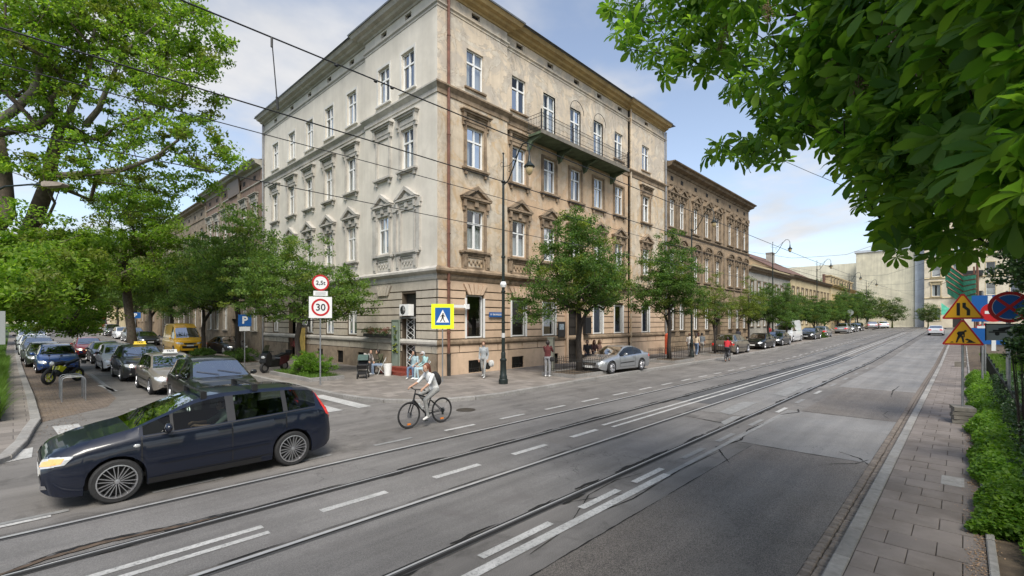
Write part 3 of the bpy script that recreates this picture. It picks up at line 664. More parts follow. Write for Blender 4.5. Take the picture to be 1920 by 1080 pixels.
# ---------------- the corner building
CB = root('corner_building', (13.95, 18.18, .12), 0, 'four-storey corner tenement, cream on one street, peeling tan with a balcony on the other', 'building')
path = [(14.1, 41.3), (14.1, 24.9), (13.95, 24.9), (13.95, 18.18), (18.75, 18.18), (18.75, 18.33), (32.0, 18.33), (32.0, 18.18), (37.8, 18.18)]
fA = Fc((13.95, 18.18), 0, CB); fB = Fc((13.95, 41.3), -PI/2, CB)
LB = 41.3-18.18
UA = [x-13.95 for x in (16.37, 19.85, 22.6, 25.3, 27.97, 30.68, 34.48)]; UB = [41.3-y for y in (20.62, 22.92, 26.77, 29.73, 32.7, 35.7, 38.85)]
def wofs(f, u): return (0 if (u < 4.8 or u > 18.05) else -.15) if f is fA else (0 if u > LB-6.72 else -.15)
holesA = []; holesB = []
for i, u in enumerate(UA):
    holesA += [(u-.575, u+.575, 6.45, 8.45), (u-.575, u+.575, 10.65, 12.65), (u-.575, u+.575, 13.55 if i in (2, 3, 4) else 14.65, 16.6)]
    if i != 3: holesA.append((u-.575, u+.575, 1.92, 4.1 if i == 0 else 3.95))
holesA += [(24.33-13.95, 25.75-13.95, .12, 3.5)]+[(u-.5, u+.5, .14, .78) for u in (2.45, 5.8, 9.0, 15.6)]
for i, u in enumerate(UB):
    if i != 0: holesB.append((u-.55, u+.55, 6.45, 8.45))
    if i != 1: holesB.append((u-.55, u+.55, 10.65, 12.65))
    holesB.append((u-.55, u+.55, 14.65, 16.6))
    if i >= 2 and i != 5: holesB.append((u-.55, u+.55, 1.98, 4.1))
holesB += [(UB[0]-.55, UB[0]+.65, .3, 4.2), (41.3-36.3, 41.3-35.1, .12, 3.4)]+[(41.3-y-.4, 41.3-y+.4, .2, .95) for y in (25.6, 28.2, 31.0, 34.2)]
vA = [(16.43, .32), (19.92, .32), (22.7, .3), (25.42, .3), (28.1, .3), (30.83, .3), (34.6, .3)]
for f, hol, segs in ((fA, holesA, [(0, 4.8, 0), (4.8, 18.05, -.15), (18.05, 23.85, 0)]), (fB, holesB, [(0, LB-6.72, -.15), (LB-6.72, LB, 0)])):
    isA = f is fA
    for a, c, wo in segs:
        uc = [x-13.95 for x, _ in vA] if isA else UB
        vents = [(u-.28, u+.28, 18.28, 18.56) for u in uc]
        f.wall(a, c, 13.75, 18.75, wo, hol+vents, M['wallA' if isA else 'wallB'], depth=.2)
        f.wall(a, c, 4.8, 13.75, wo, hol, M[('wallA2' if wo == 0 else 'wallOr') if isA else 'wallB'], depth=.2)
        f.wall(a, c, .12, 4.8, wo-.05, hol, M['groove'] if isA else M['groove'], depth=.2)
        for v in vents:
            if a < v[0] < c: f.box(v[0]-.0, v[1], wo-.19, wo-.15, v[2], v[3], 'attic_vent', M['vent'])
        # rusticated courses, one block per pier and course
        cuts = sorted([(h[0]-.06, h[1]+.06) for h in hol if h[2] < 2.0 and h[3] > 3 and h[1] > a and h[0] < c])
        piers = []; s0 = a
        for x0, x1 in cuts: piers.append((s0, x0)); s0 = x1
        piers.append((s0, c))
        zs = [1.88, 2.30, 2.70, 3.10, 3.50, 3.90, 4.30, 4.80]
        for k in range(7):
            if k == 6: pp = [(a, c)]
            else: pp = piers
            for x0, x1 in pp:
                if x1-x0 > .08: f.box(x0+.0, x1-.0, wo-.06, wo, zs[k]+.03, zs[k+1]-.03 if k < 6 else 4.79, 'stone_course', M['gfA' if isA else 'gfB'])
        # lower wall
        lc = sorted([(h[0], h[1]) for h in hol if h[2] < .5 and h[3] > 1.6 and h[1] > a and h[0] < c]); s0 = a; pl = []
        for x0, x1 in lc: pl.append((s0, x0)); s0 = x1
        pl.append((s0, c))
        for x0, x1 in pl:
            cel = [h for h in hol if h[3] < 1.0 and h[0] >= x0 and h[1] <= x1]
            f.wall(x0, x1, .12, 1.18, wo+.03, cel, M['gfA' if isA else 'plinthB'], 'plinth', .2)
            x = x0
            while x < x1-.1:
                xe = min(x+1.35, x1); f.box(x+.03, xe-.03, wo-.04, wo+.03, 1.22, 1.56, 'plinth_block', M['gfA' if isA else 'gfB']); x = xe
    # surrounds and windows
    for i, u in enumerate(UA if isA else UB):
        wo = wofs(f, u); tr = 'trimA' if isA else 'trimB'; W = 1.15 if isA else 1.1
        if not isA and i == 0: f.box(u-.5, u+.5, wo-.1, wo-.04, 6.5, 8.4, 'blind_panel', M['wallB'])
        else: f.win(u, 6.45, W, 2.0, wo)
        f.put('pediment', hood('pediment', tr, W), u, wo, 6.45); f.put('window_surround', hood('surround', tr, W), u, wo, 6.45); 
        if i < 2: f.put('apron_panel', hood('apron', tr, W), u, wo, 6.3)
        if not isA and i == 1: f.box(u-.5, u+.5, wo-.1, wo-.04, 10.7, 12.6, 'blind_panel', M['wallB'])
        else: f.win(u, 10.65, W, 2.0, wo)
        tr3 = tr if isA else 'trimB'
        if (not isA) or i in (0, 1, 6): f.put('window_hood', hood('flat', tr3, W), u, wo, 10.65)
        f.put('window_surround', hood('surround', tr3, W), u, wo, 10.65)
        if isA and i in (2, 3, 4): f.win(u, 13.55, W, 3.05, wo, trans=.72)
        else:
            f.win(u, 14.65, W, 1.95, wo)
            f.put('window_sill' if isA else 'window_surround', hood('sill' if isA else 'thin', 'trimA' if isA else 'whiteB', W, 1.95), u, wo, 14.65)
        if isA and i != 3:
            f.win(u, 1.92, W, 2.18 if i == 0 else 2.03, wo, parts=1, curtains=False); f.put('keystone_fan', hood('keystone', 'gfA', W, 2.18), u, wo, 1.92)
            f.boxes([(u-.68, u-.575, wo-.1, wo+.03, 1.9, 3.95), (u+.575, u+.68, wo-.1, wo+.03, 1.9, 3.95)], 'shopfront_jamb', M['frame'])
        if not isA and i >= 2 and i != 5: f.win(u, 1.98, W, 2.1, wo)
        if not isA and i >= 1: f.put('keystone_fan', hood('keystone', 'gfB', W, 2.18), u, wo, 1.95)
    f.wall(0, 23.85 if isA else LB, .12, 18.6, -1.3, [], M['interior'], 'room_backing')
    for h in hol:
        if h[3] < 1.0:
            wo = wofs(f, (h[0]+h[1])/2); n = 7
            f.boxes([(h[0]+(h[1]-h[0])*j/n-.012, h[0]+(h[1]-h[0])*j/n+.012, wo-.06, wo-.035, h[2], h[3]) for j in range(1, n)]+[(h[0], h[1], wo-.06, wo-.03, h[2]+.2, h[2]+.23)], 'cellar_grille', M['iron'])
# continuous mouldings
for i0, i1, k in ((0, 3, 'B'), (3, 8, 'A')):
    nm = lambda s_: s_
    tr = M['trimB'] if k == 'B' else M['trimA']
    sweep(path, [(-.05, 1.58), (.07, 1.58), (.12, 1.66), (.12, 1.76), (.05, 1.86), (-.05, 1.86)], i0, i1).build('plinth_moulding', tr, CB, world=True)
    sweep(path, [(-.05, 4.80), (.04, 4.80), (.08, 4.92), (.08, 5.05), (.22, 5.14), (.28, 5.20), (.28, 5.30), (.06, 5.44), (-.05, 5.44)], i0, i1).build('belt_cornice', tr, CB, world=True)
    sweep(path, [(-.05, 13.70), (.05, 13.74), (.05, 13.95), (.16, 14.08), (.22, 14.14), (.22, 14.22), (.02, 14.32), (-.05, 14.32)], i0, i1).build('sill_course', tr if k == 'A' else M['trimB'], CB, world=True)
    sweep(path, [(-.05, 17.86), (.03, 17.88), (.03, 17.98), (.10, 18.04), (.10, 18.10), (-.05, 18.14)], i0, i1).build('frieze_moulding', M['wallA'] if k == 'A' else M['trimB'], CB, world=True)
    sweep(path, [(-.05, 18.66), (.06, 18.66), (.10, 18.74), (.30, 18.80), (.36, 18.90), (.56, 18.94), (.62, 19.06), (.68, 19.12), (-.05, 19.22)], i0, i1).build('eave_cornice', M['corniceA'] if k == 'A' else M['trimB'], CB, world=True)
    sweep(path, [(.40, 19.20), (.72, 19.13), (.74, 19.20), (.70, 19.24), (.40, 19.30)], i0, i1).build('gutter', M['roof'], CB, world=True)
b = MB(); R0 = 19.16
b.quad((13.25, 17.48, R0), (38.4, 17.48, R0), (33, 26, 21.6), (22, 26, 21.6)); b.quad((13.25, 17.48, R0), (13.4, 41.6, R0), (22, 34, 21.6), (22, 26, 21.6)); b.quad((38.4, 17.48, R0), (38.4, 34, R0), (33, 34, 21.6), (33, 26, 21.6)); b.quad((13.4, 41.6, R0), (22, 41.6, R0), (22, 34, 21.6), (22, 34, 21.6)); b.quad((22, 26, 21.6), (33, 26, 21.6), (33, 34, 21.6), (22, 34, 21.6))
b.build('roof', M['roof'], CB, world=True)
b = MB(); b.quad((37.8, 18.18, 0), (37.8, 34, 0), (37.8, 34, 19.1), (37.8, 18.18, 19.1)); b.quad((14.1, 41.3, 0), (24, 41.3, 0), (24, 41.3, 19.1), (14.1, 41.3, 19.1)); b.build('side_wall', M['wallA2'], CB, world=True)
# paired surround of the blind and real windows on the cream side: pilasters
for u in (UB[0]+.95, UB[0]-1.12, UB[1]-.9):
    fB.boxes([(u-.14, u+.14, 0, .09, 6.4, 8.5), (u-.19, u+.19, 0, .14, 8.5, 8.72), (u-.19, u+.19, 0, .12, 6.3, 6.45)], 'pilaster', M['trimB'])
fB.boxes([(UB[1]-1.2, UB[0]+1.2, 0, .1, 8.72, 8.95)], 'entablature', M['trimB'])
# downpipes
def pipe(x, y, z0, z1, m, r_=.075):
    b = MB(); b.tube([(x, y, z0), (x, y, z1)], r_, 8); z = z0+1
    while z < z1: b.lathe([(r_+.02, 0), (r_+.02, .05)], 8, (x, y, z)); z += 2.4
    return b.build('downpipe', m, CB, 30, world=True)
pipe(14.55, 18.06, 1.2, 19.0, M['downpipe']); pipe(14.55, 18.05, .12, 1.2, M['rail_dark'], .09); pipe(32.05, 18.1, .12, 18.9, M['wallA2'], .06); pipe(37.75, 18.05, .12, 18.6, M['pipe_grey']); pipe(13.98, 41.2, .12, 18.8, M['pipe_grey'])
# balcony
fA.box(20.35-13.95, 29.85-13.95, -.15, 1.12, 13.32, 13.46, 'balcony_slab', M['balc']); fA.box(20.28-13.95, 29.92-13.95, 1.12, 1.17, 13.30, 13.5, 'balcony_edge', M['balc_edge'])
for u in (6.6, 9.5, 12.2, 15.6):
    b = MB(); b.prism([(-.15, 13.32), (1.0, 13.32), (.8, 13.18), (.3, 13.05), (.1, 12.7), (-.15, 12.6)], u-.09, u+.09, 0, lambda x, y, z: fA.p(z, x, y)); b.build('balcony_bracket', M['balc'], CB, world=True)
rail = MB()
def rbar(p, q, r_=.012, n=4): rail.tube([fA.p(*p), fA.p(*q)], r_, n)
z0, z1 = 13.46, 14.5; ua, ub = 6.43, 15.87
for zr in (13.55, 13.72, 14.30, 14.48): rbar((ua, 1.08, zr), (ub, 1.08, zr), .016); [rbar((u, -.1, zr), (u, 1.08, zr), .016) for u in (ua, ub)]
rail.build('balcony_rail', M['iron'], CB, world=True)
n = 74
bal = MB(); bal.tube([(0, 0, 0), (0, 0, 1.04)], .010, 4); bal.ball((0, 0, .52), .028, 4); balm = bal.mesh('baluster', [M['iron']])
for i in range(n+1): binst('baluster', balm, CB, fA.p(ua+(ub-ua)*i/n, 1.08, z0))
for u in (ua, ub):
    for j in range(1, 9): binst('baluster', balm, CB, fA.p(u, 1.08*j/9, z0))
for u in (ua, 9.4, 12.6, ub): fA.box(u-.03, u+.03, 1.05, 1.11, z0, z1+.18, 'rail_post', M['iron'])
for u in (UA[3]-.1, UA[4]-.1):
    b = MB(); b.tube([fA.p(u+.75*math.cos(PI*i/10), .06, 16.3+.75*math.sin(PI*i/10)) for i in range(11)], .02, 5); b.build('iron_arch', M['iron'], CB, world=True)
M['door_dark'] = pm('dark_door', (.03, .028, .026), .4); M['door_green'] = pm('pale_grey_green_door', (.24, .29, .24), .55, noise=(3, .1)); M['lattice'] = pm('lattice_metal', (.13, .16, .13), .5, .3)
# doorway on the main street
fA.box(24.33-13.95, 25.75-13.95, -.5, -.45, .12, 3.5, 'entrance_door', M['door_dark']); fA.boxes([(10.2, 10.38, -.15, .03, .12, 3.6), (11.8, 11.98, -.15, .03, .12, 3.6)], 'door_jamb', M['gfA'])
fA.boxes([(10.42, 11.76, -.45, -.41, z, z+.05) for z in (.6, 1.2, 1.8, 2.4, 3.0)]+[(u, u+.05, -.45, -.41, .12, 3.4) for u in (10.42, 11.05, 11.7)], 'door_panel', M['iron'])
fA.box(23.2-13.95+.05, 23.95-13.95-.1+.1, .0, .05, 1.8, 2.75, 'menu_board', M['door_dark'])
fA.box(23.35-13.95, 23.8-13.95, .05, .056, 2.25, 2.6, 'menu_sheet', pm('pale_print', (.3, .36, .4), .6, noise=(20, .5)))
fA.box(25.85-13.95, 26.5-13.95, .0, .28, 1.95, 3.05, 'shop_lightbox', M['black'])
# ground floor shop picture behind the first window
fA.box(UA[0]-.5, UA[0]+.05, -.6, -.58, 1.95, 4.0, 'shop_poster', pm('dark_red_shop_display', (.26, .055, .03), .6, noise=(2.2, .9)))
# cream side doorway: grille, air conditioner, red steps, green door leaf, flower box
u0 = UB[0]-.55
fB.box(u0, u0+1.2, -.35, -.3, .3, 4.2, 'side_door', M['door_dark'])
b = MB()
for i in range(9): 
    for s in (1, -1): b.tube([fB.p(u0+.6+s*.3, -.12, .35+.28*i), fB.p(u0+.6-s*.3, -.12, .35+.28*(i+1))], .013, 4)
for uu in (u0+.28, u0+.92): b.tube([fB.p(uu, -.12, .3), fB.p(uu, -.12, 2.9)], .02, 4)
b.build('lattice_gate', M['frame'], CB, world=True)
fB.box(u0-.75, u0-.02, .1, .16, .25, 2.85, 'door_leaf', M['door_green']); fB.boxes([(u0-.7, u0-.07, .16, .18, z, z+.04) for z in (.3, 1.5, 2.78)]+[(u, u+.04, .16, .18, .3, 2.8) for u in (u0-.72, u0-.1)], 'door_panel', M['lattice'])
fB.boxes([(u0-.05, u0+1.25, -.05, .12, 2.9, 3.0)], 'shelf', M['pipe_grey'])
M['flower_y'] = pm('yellow_flower', (.62, .66, .08), .6); M['flower_r'] = pm('dried_red_flowers', (.20, .07, .045), .8, noise=(20, .5))
M['leaf_small'] = pm('pot_leaves', (.06, .11, .025), .6, noise=(12, .5))
# row houses -----------------------------------------------------------------
def tenement(name, label, o, ang, L_, H_, floors, axes, wall, trim, base=0, zb=0, roofm='roof', depth=12, ww=1.05, cornice=.55, arch=True, parts=1, cat='building', gfcol=None, vents=True, curt=True, surround=True, doors=()):
    """floors: list of (z of sill, height, hood kind)"""
    rt = root(name, (o[0], o[1], zb), 0, label, cat); f = Fc(o, ang, rt); holes = []
    for u in axes:
        for z, h, k in floors:
            if not (z-zb < 2.6 and any(abs(u-d) < .9 for d in doors)): holes.append((u-ww/2, u+ww/2, z, z+h))
    for d in doors: holes.append((d-.7, d+.7, zb, zb+3.0))
    zm = floors[0][0]+floors[0][1]+.55
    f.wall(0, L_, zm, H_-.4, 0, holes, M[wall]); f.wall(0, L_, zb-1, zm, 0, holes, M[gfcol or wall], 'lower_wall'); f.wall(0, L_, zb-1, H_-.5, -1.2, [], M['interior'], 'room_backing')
    for u in axes:
        for z, h, k in floors:
            if (u-ww/2, u+ww/2, z, z+h) not in holes: continue
            f.win(u, z, ww, h, 0, parts=parts, curtains=curt)
            if surround and k: f.put('window_surround', hood('surround' if k != 'thin' else 'thin', trim, ww, h), u, 0, z)
            if k and k not in ('thin', 'plain'): f.put(k, hood(k, trim, ww, h), u, 0, z)
        if vents and H_ > 9: f.boxes([(u-.25, u+.25, -.05, .02, H_-1.25, H_-.9)], 'attic_vent', M['vent'])
    for d in doors: f.box(d-.7, d+.7, -.3, -.25, zb, zb+3.0, 'door', M['door_dark'])
    c = cornice; e0, e1 = f.p(0, 0, 0), f.p(L_, 0, 0); pth = [(e0[0], e0[1]), (e1[0], e1[1])]
    sweep(pth, [(-.05, H_-.62), (.1*c, H_-.6), (.2*c, H_-.42), (.75*c, H_-.3), (.85*c, H_-.14), (1.1*c, H_-.08), (1.15*c, H_), (-.05, H_+.05)]).build('eave_cornice', M[trim], rt, world=True)
    for z in [fl[0]-.55 for fl in floors[1:]]: sweep(pth, [(-.02, z), (.06, z), (.14, z+.1), (.14, z+.17), (.03, z+.24), (-.02, z+.24)]).build('string_course', M[trim], rt, world=True)
    if vents and H_ > 9: sweep(pth, [(-.02, H_-1.7), (.08, H_-1.68), (.08, H_-1.58), (-.02, H_-1.54)]).build('frieze_moulding', M[trim], rt, world=True)
    b = MB(); P = lambda u, w_, z: f.p(u, w_, z)
    b.quad(P(-.0, .5*c+.1, H_+.0), P(L_, .5*c+.1, H_+.0), P(L_, -depth/2, H_+2.0), P(0, -depth/2, H_+2.0)); b.quad(P(0, -depth, H_), P(L_, -depth, H_), P(L_, -depth/2, H_+2.0), P(0, -depth/2, H_+2.0)); b.build('roof', M[roofm], rt, world=True)
    b = MB()
    for u in (0, L_): b.add([P(u, 0, zb-1), P(u, -depth, zb-1), P(u, -depth, H_), P(u, -depth/2, H_+2.0-.02), P(u, 0, H_)], [(0, 1, 2, 3, 4)])
    b.quad(P(0, -depth, zb-1), P(L_, -depth, zb-1), P(L_, -depth, H_), P(0, -depth, H_)); b.build('side_wall', M[wall], rt, world=True)
    return rt, f
AX = [x-37.85 for x in (39.2, 41.2, 44.2, 46.9, 49.7, 53.2, 55.6, 57.9)]
A2, f = tenement('ornate_tenement', 'brown sooty three-storey tenement with arched window hoods, right of the corner building', (37.85, 18.2), 0, 21.6, 16.2, [(2.0, 2.3, 'thin'), (6.6, 2.3, 'arch'), (11.0, 2.3, 'pediment')], AX, 'wallC', 'trimC', roofm='roof', parts=4, cornice=.8, doors=(AX[4],), gfcol='groove')
zs = [.12, .55, .98, 1.45, 1.85, 2.25, 2.65, 3.05, 3.45, 3.85, 4.3]
for k in range(10):
    cuts = sorted([(u-.6, u+.6) for u in AX if (1.7 < zs[k+1] and u != AX[4])]+[(AX[4]-.75, AX[4]+.75)]); s0 = 0
    if zs[k] < 1.4: cuts = [(AX[4]-.75, AX[4]+.75)]
    for x0, x1 in cuts+[(21.6, 21.7)]:
        if x1 > 4.4 or True: f.box(s0, min(x0, 21.6), -.02, .07, zs[k]+.025, zs[k+1]-.025, 'stone_course', M['wallC'])
        s0 = x1
for u in [0.3]+[(AX[i]+AX[i+1])/2 for i in range(7)]+[21.2]:
    f.boxes([(u-.22, u+.22, 0, .1, 4.6, 6.0), (u-.17, u+.17, 0, .08, 6.0, 9.9), (u-.17, u+.17, 0, .08, 10.6, 14.4), (u-.24, u+.24, 0, .16, 14.2, 14.5)], 'pilaster', M['trimC'])
rnd2 = random.Random(11)
# low buildings on
tenement('low_house', 'low grey-plastered house with dark eaves beyond the brown tenement', (59.6, 18.4), 0, 19, 9.3, [(2.2, 2.0, 'thin'), (6.0, 1.7, 'plain')], [1.6+2.6*i for i in range(7)], 'wallG', 'trimC', zb=.3, depth=10, roofm='roof', vents=False, gfcol='wallG', doors=(9.4,))
rt, f = tenement('low_house', 'low yellowish two-storey house under a long brown cornice, before the peach gable', (78.8, 18.4), 0, 28.5, 9.7, [(2.4, 2.0, 'thin'), (6.2, 1.8, 'plain')], [1.6+2.8*i for i in range(10)], 'wallE', 'trimC', zb=.6, depth=10, roofm='rooftile', vents=False, doors=(12.8,))
# peach gable behind the low houses
gb = root('gabled_house', (95, 24, .8), 0, 'house with blank peach gable end rising behind the low roofs', 'building')
b = MB(); 
gp = [(0, -1), (0, 10.2), (9, 15.4), (18, 10.2), (18, -1)]
b.prism(gp, 0, 26, 0, lambda x, y, z: (84+z*.85, 20+x, y)); b.build('gable_wall', M['wallF'], gb, world=True)
b = MB(); b.quad((83.8, 19.6, 10.0), (106.5, 19.6, 10.0), (106.5, 29, 15.5), (83.8, 29, 15.5)); b.quad((83.8, 38.4, 10.1), (106.5, 38.4, 10.1), (106.5, 29, 15.5), (83.8, 29, 15.5)); b.build('roof', M['rooftile'], gb, world=True)
# mansard house
rt, f = tenement('mansard_house', 'yellow house with a row of dormers in its dark mansard roof', (107.4, 18.2), 0, 27.5, 9.8, [(2.6, 2.1, 'thin'), (6.0, 1.9, 'plain')], [1.4+2.7*i for i in range(10)], 'wallE', 'corniceA', zb=1, depth=12, roofm='rooftile', vents=False)
f.boxes([(0, 27.5, -1.4, -1.1, 9.8, 11.9)], 'mansard_face', M['rooftile'])
for i in range(9): f.boxes([(1.2+3*i, 2.6+3*i, -1.1, -.3, 10.0, 11.6), (1.0+3*i, 2.8+3*i, -1.2, -.15, 11.6, 11.8)], 'dormer', M['wallE']); f.box(1.5+3*i, 2.3+3*i, -.3, -.28, 10.2, 11.3, 'dormer_pane', M['vent'])
b = MB()
for x, y, z, s, hh in ((64, 23, 10.5, .5, 1.5), (66.3, 23.5, 10.5, .4, 1.2), (70.5, 24, 10.4, .8, 1.0), (101, 27, 14, .9, 1.3), (104, 30, 12, .6, 2)): b.box(x-s, x+s, y-s*.6, y+s*.6, z, z+hh+.6); b.box(x-s-.08, x+s+.08, y-s*.6-.08, y+s*.6+.08, z+hh+.6, z+hh+.75)
cb = b.build('chimney_stack', M['wallG']); tag(cb, 'pale chimney stacks on the low roofs beyond the brown tenement', 'chimneys')
# big pale blind wall at the end of the street
e = root('large_blank_building', (138, 18, 1.5), 0, 'large windowless building with ribbed pale yellow-green side wall closing the street', 'building')
XF = 138
def onX_(px, X):
    t_ = (px-960)/889; z = X/(CA+t_*SA); return z*SA-t_*z*CA, z
yl, zl_ = onX_(1605, XF); yr, zr_ = onX_(1716, XF); yr2, _ = onX_(1733, XF)
hl = EYE+(603-475)/889*zl_; ribs = 46
b = MB(); b.box(XF, XF+30, yr, yl, 0, hl); b.build('gable_wall', M['wallI'], e, world=True)
b = MB(); b.box(XF-.4, XF+30, yr2, yr, 0, hl+1.2); b.build('corner_pier', M['wallW'], e, world=True)
b = MB(); b.box(XF-.25, XF+30, yr, yl+.3, hl, hl+.5); b.build('parapet', M['wallW'], e, world=True)
rb = MB(); rb.box(-.06, 0, -.03, .03, 2, hl-.02); rbm = rb.mesh('wall_rib', [M['wallI']])
for i in range(1, ribs): binst('wall_rib', rbm, e, (XF, yr+(yl-yr)*i/ribs, 0))
b = MB(); yy, zz2 = onX_(1520, 150); b.box(150, 170, yl-5, yy+6, 0, EYE+(603-499)/889*zz2); tag(b.build('rear_block', M['wallI']), 'lower pale green building just left of the large blank wall', 'building')
# cream tenement at the end, with balconies and scaffolding netting
y0, z0_ = onX_(1733, 136); y1, _ = onX_(1830, 136)
Lt = y0-y1
rt, f = tenement('cream_tenement', 'cream five-storey tenement with balconies at the end of the street', (136, y0), -PI/2, Lt, 25.5, [(3.0, 2.6, 'thin'), (8.2, 2.4, 'flat'), (12.4, 2.4, 'flat'), (16.6, 2.3, 'thin'), (20.6, 2.1, 'thin')], [1.9+3.3*i for i in range(int(Lt/3.3))], 'wallH', 'wallE', zb=1.5, depth=20, parts=1, vents=False, ww=1.3, doors=(5.2,))
for z in (8.1, 12.3): f.boxes([(4.6, 9.0, 0, 1.0, z-.2, z), (4.6, 9.0, .96, 1.0, z, z+.9)], 'balcony', M['iron'])
tenement('neighbour_tenement', 'cream tenement partly hidden behind the road signs at the street end', (136, y1-.1), -PI/2, 22, 24, [(8.2, 2.4, 'thin'), (12.4, 2.4, 'thin'), (16.6, 2.3, 'thin')], [2+3.4*i for i in range(6)], 'wallH', 'wallE', zb=1.5, depth=20, vents=False, ww=1.3)
M['net'] = pm('green_scaffold_netting', (.12, .55, .36), .8, noise=(1.2, .3)); M['scaf'] = pm('rusty_scaffold_tube', (.16, .07, .045), .6, .2)
sc_ = root('scaffold_canopy', (118, 6, 1.3), 0, 'scaffold hung with tilted green protective netting on the street-end tenement', 'scaffold')
for k in range(5):
    px0, py0, px1, py1, px2, py2 = 1768, 490+k*12, 1806, 517+k*10, 1830, 514+k*9
    X = 124
    def pt(px, py, X): 
        yy, zz2 = onX_(px, X); return Vector((X, yy, EYE-(py-603)/889*zz2))
    a, c, d = pt(px0+2*k, py0, X), pt(px1, py1, X), pt(px2, py2, X-4); dz = Vector((1.5, 0, -1.25))
    b = MB(); b.quad(a, c, c+dz, a+dz); b.quad(c, d, d+dz, c+dz); b.build('netting_panel', M['net'], sc_, world=True)
    b = MB(); b.tube([a, c, d], .12, 4); b.build('scaffold_tube', M['scaf'], sc_, world=True)
b = MB(); b.tube([pt(1832, 480, 122), pt(1834, 640, 122)], .2, 5); b.tube([pt(1826, 500, 122), pt(1828, 640, 122)], .15, 5); b.build('scaffold_standard', M['scaf'], sc_, world=True)
a, c, d = pt(1765, 568, 120), pt(1790, 585, 120), pt(1765, 590, 120); b = MB(); b.quad(a, c, c+Vector((0, 0, -.6)), d); b.build('netting_panel', M['net'], sc_, world=True)
bw = MB(); bw.box(60, 90, -16, -9, 0, 17); tag(bw.build('grey_house', M['wallW']), 'pale blue-grey wall half hidden by the ivy at the right', 'building')
b = MB(); b.box(30, 52, -3.6, -3.3, .1, 2.1); tag(b.build('garden_wall', M['wallE']), 'low pale wall behind the grass strip under the tow-away sign', 'wall')
# left street, beyond the corner building
DX = [1.5, 3.9, 6.6, 9.2, 12, 14.6]
rt, f = tenement('brick_tenement', 'brown brick tenement with white mouldings and dark roof, next left of the cream facade', (14.0, 57.8), -PI/2, 16.4, 15.9, [(2.0, 2.2, 'thin'), (6.2, 2.3, 'flat'), (10.4, 2.3, 'flat')], DX, 'brickD', 'wallG', cornice=.7, parts=4, gfcol='wallD', doors=(DX[3],))
f.boxes([(5.2, 5.9, 0, .12, 5.2, 14.9), (10.5, 11.2, 0, .12, 5.2, 14.9), (0, .4, 0, .12, 5.2, 14.9)], 'pilaster', M['wallD'])
f.boxes([(u-.9, u+.9, 0, .1, 13.2, 13.5) for u in DX], 'frieze_panel', M['wallG'])
b = MB(); b.prism([(0, 14.2), (.75, 14.2), (.9, 15.9), (.3, 16.7), (-1.5, 16.9), (-1.5, 14.2)], 3, 6.2, 0, lambda x, y, z: f.p(z+5, x-.6, y)); b.build('mansard_face', M['frame_dark'], rt, world=True)
rt, f = tenement('grey_tenement', 'grey-brown tenement with ornate cornice and a wooden loggia, half hidden by street trees', (14.0, 79.2), -PI/2, 21.2, 15.4, [(2.2, 2.2, 'thin'), (6.4, 2.3, 'flat'), (10.6, 2.2, 'thin')], [1.5+2.6*i for i in range(8)], 'wallD', 'wallD', parts=1, zb=.3)
for k, (ln, hh, wl, lb) in enumerate([(24, 14.6, 'wallC', 'brown tenement further down the side street behind the trees'), (26, 16.2, 'wallE', 'pale yellow tenement far down the side street'), (34, 15, 'wallH', 'cream tenement farthest down the side street')]):
    y_ = [104, 131, 166][k]
    tenement('far_tenement', lb, (14.0+[0, .2, .1][k], y_), -PI/2, ln, hh+gz(14, y_-12)*.8, [(2.8+k*.4, 2.2, 'thin'), (7.2+k*.3, 2.2, 'thin'), (11.2+k*.3, 2.0, 'thin')], [1.6+2.9*i for i in range(int((ln-2)/2.9))], wl, 'wallD' if k == 0 else 'wallE', zb=1+.5*k, parts=1, curt=False)
tenement('far_tenement', 'pale house facing down the far end of the side street', (-12, 215), 0, 40, 17, [(4, 2.2, 'thin'), (8, 2.2, 'thin'), (12, 2, 'thin')], [2+3*i for i in range(12)], 'wallH', 'wallE', zb=2, parts=1, curt=False)
# ------------------------------------------------------------------ plants
def leafmat(name, a, b, trans=.4, tcol=None, rough=.5, gloss=.3):
    t = NT(name); g = t.n.new('ShaderNodeNewGeometry'); c = t.ramp(g.outputs['Random Per Island'], [(0, a), (1, b)])
    f = t.ramp(t.noise(.8, 3, .6), [(.35, .75), (.65, 1.25)]); c = t.mix(1, c, f, 'MULTIPLY')
    t.set('Base Color', c); t.set('Roughness', rough); t.set('Specular IOR Level', gloss)
    tr = t.n.new('ShaderNodeBsdfTranslucent'); tc_ = t.mix(1, c, tcol or (1.5, 1.55, .7), 'MULTIPLY'); t.l.new(tc_, tr.inputs[0])
    m = t.n.new('ShaderNodeMixShader'); m.inputs[0].default_value = trans; t.l.new(t.b.outputs[0], m.inputs[1]); t.l.new(tr.outputs[0], m.inputs[2]); t.l.new(m.outputs[0], t.o.inputs[0]); return t.m
M['leaf_park'] = leafmat('park_tree_leaves', (.08, .18, .016), (.26, .37, .06), .58)
M['leaf_olive'] = leafmat('yellowish_tree_leaves', (.10, .15, .02), (.22, .26, .06), .5)
M['leaf_street'] = leafmat('street_tree_leaves', (.04, .108, .022), (.14, .215, .052), .45)
M['leaf_side'] = leafmat('side_street_tree_leaves', (.06, .135, .028), (.20, .285, .075), .5)
M['leaf_far'] = leafmat('distant_leaves', (.055, .11, .03), (.13, .18, .06), .35)
M['leaf_chest'] = leafmat('chestnut_leaves', (.055, .145, .02), (.20, .33, .06), .56, (1.7, 1.7, .6), .5, .25)
M['leaf_ivy'] = leafmat('ivy_leaves', (.02, .05, .014), (.055, .11, .03), .25, None, .38, .5)
M['leaf_bed'] = leafmat('bright_bed_leaves', (.08, .19, .015), (.19, .32, .045), .45)
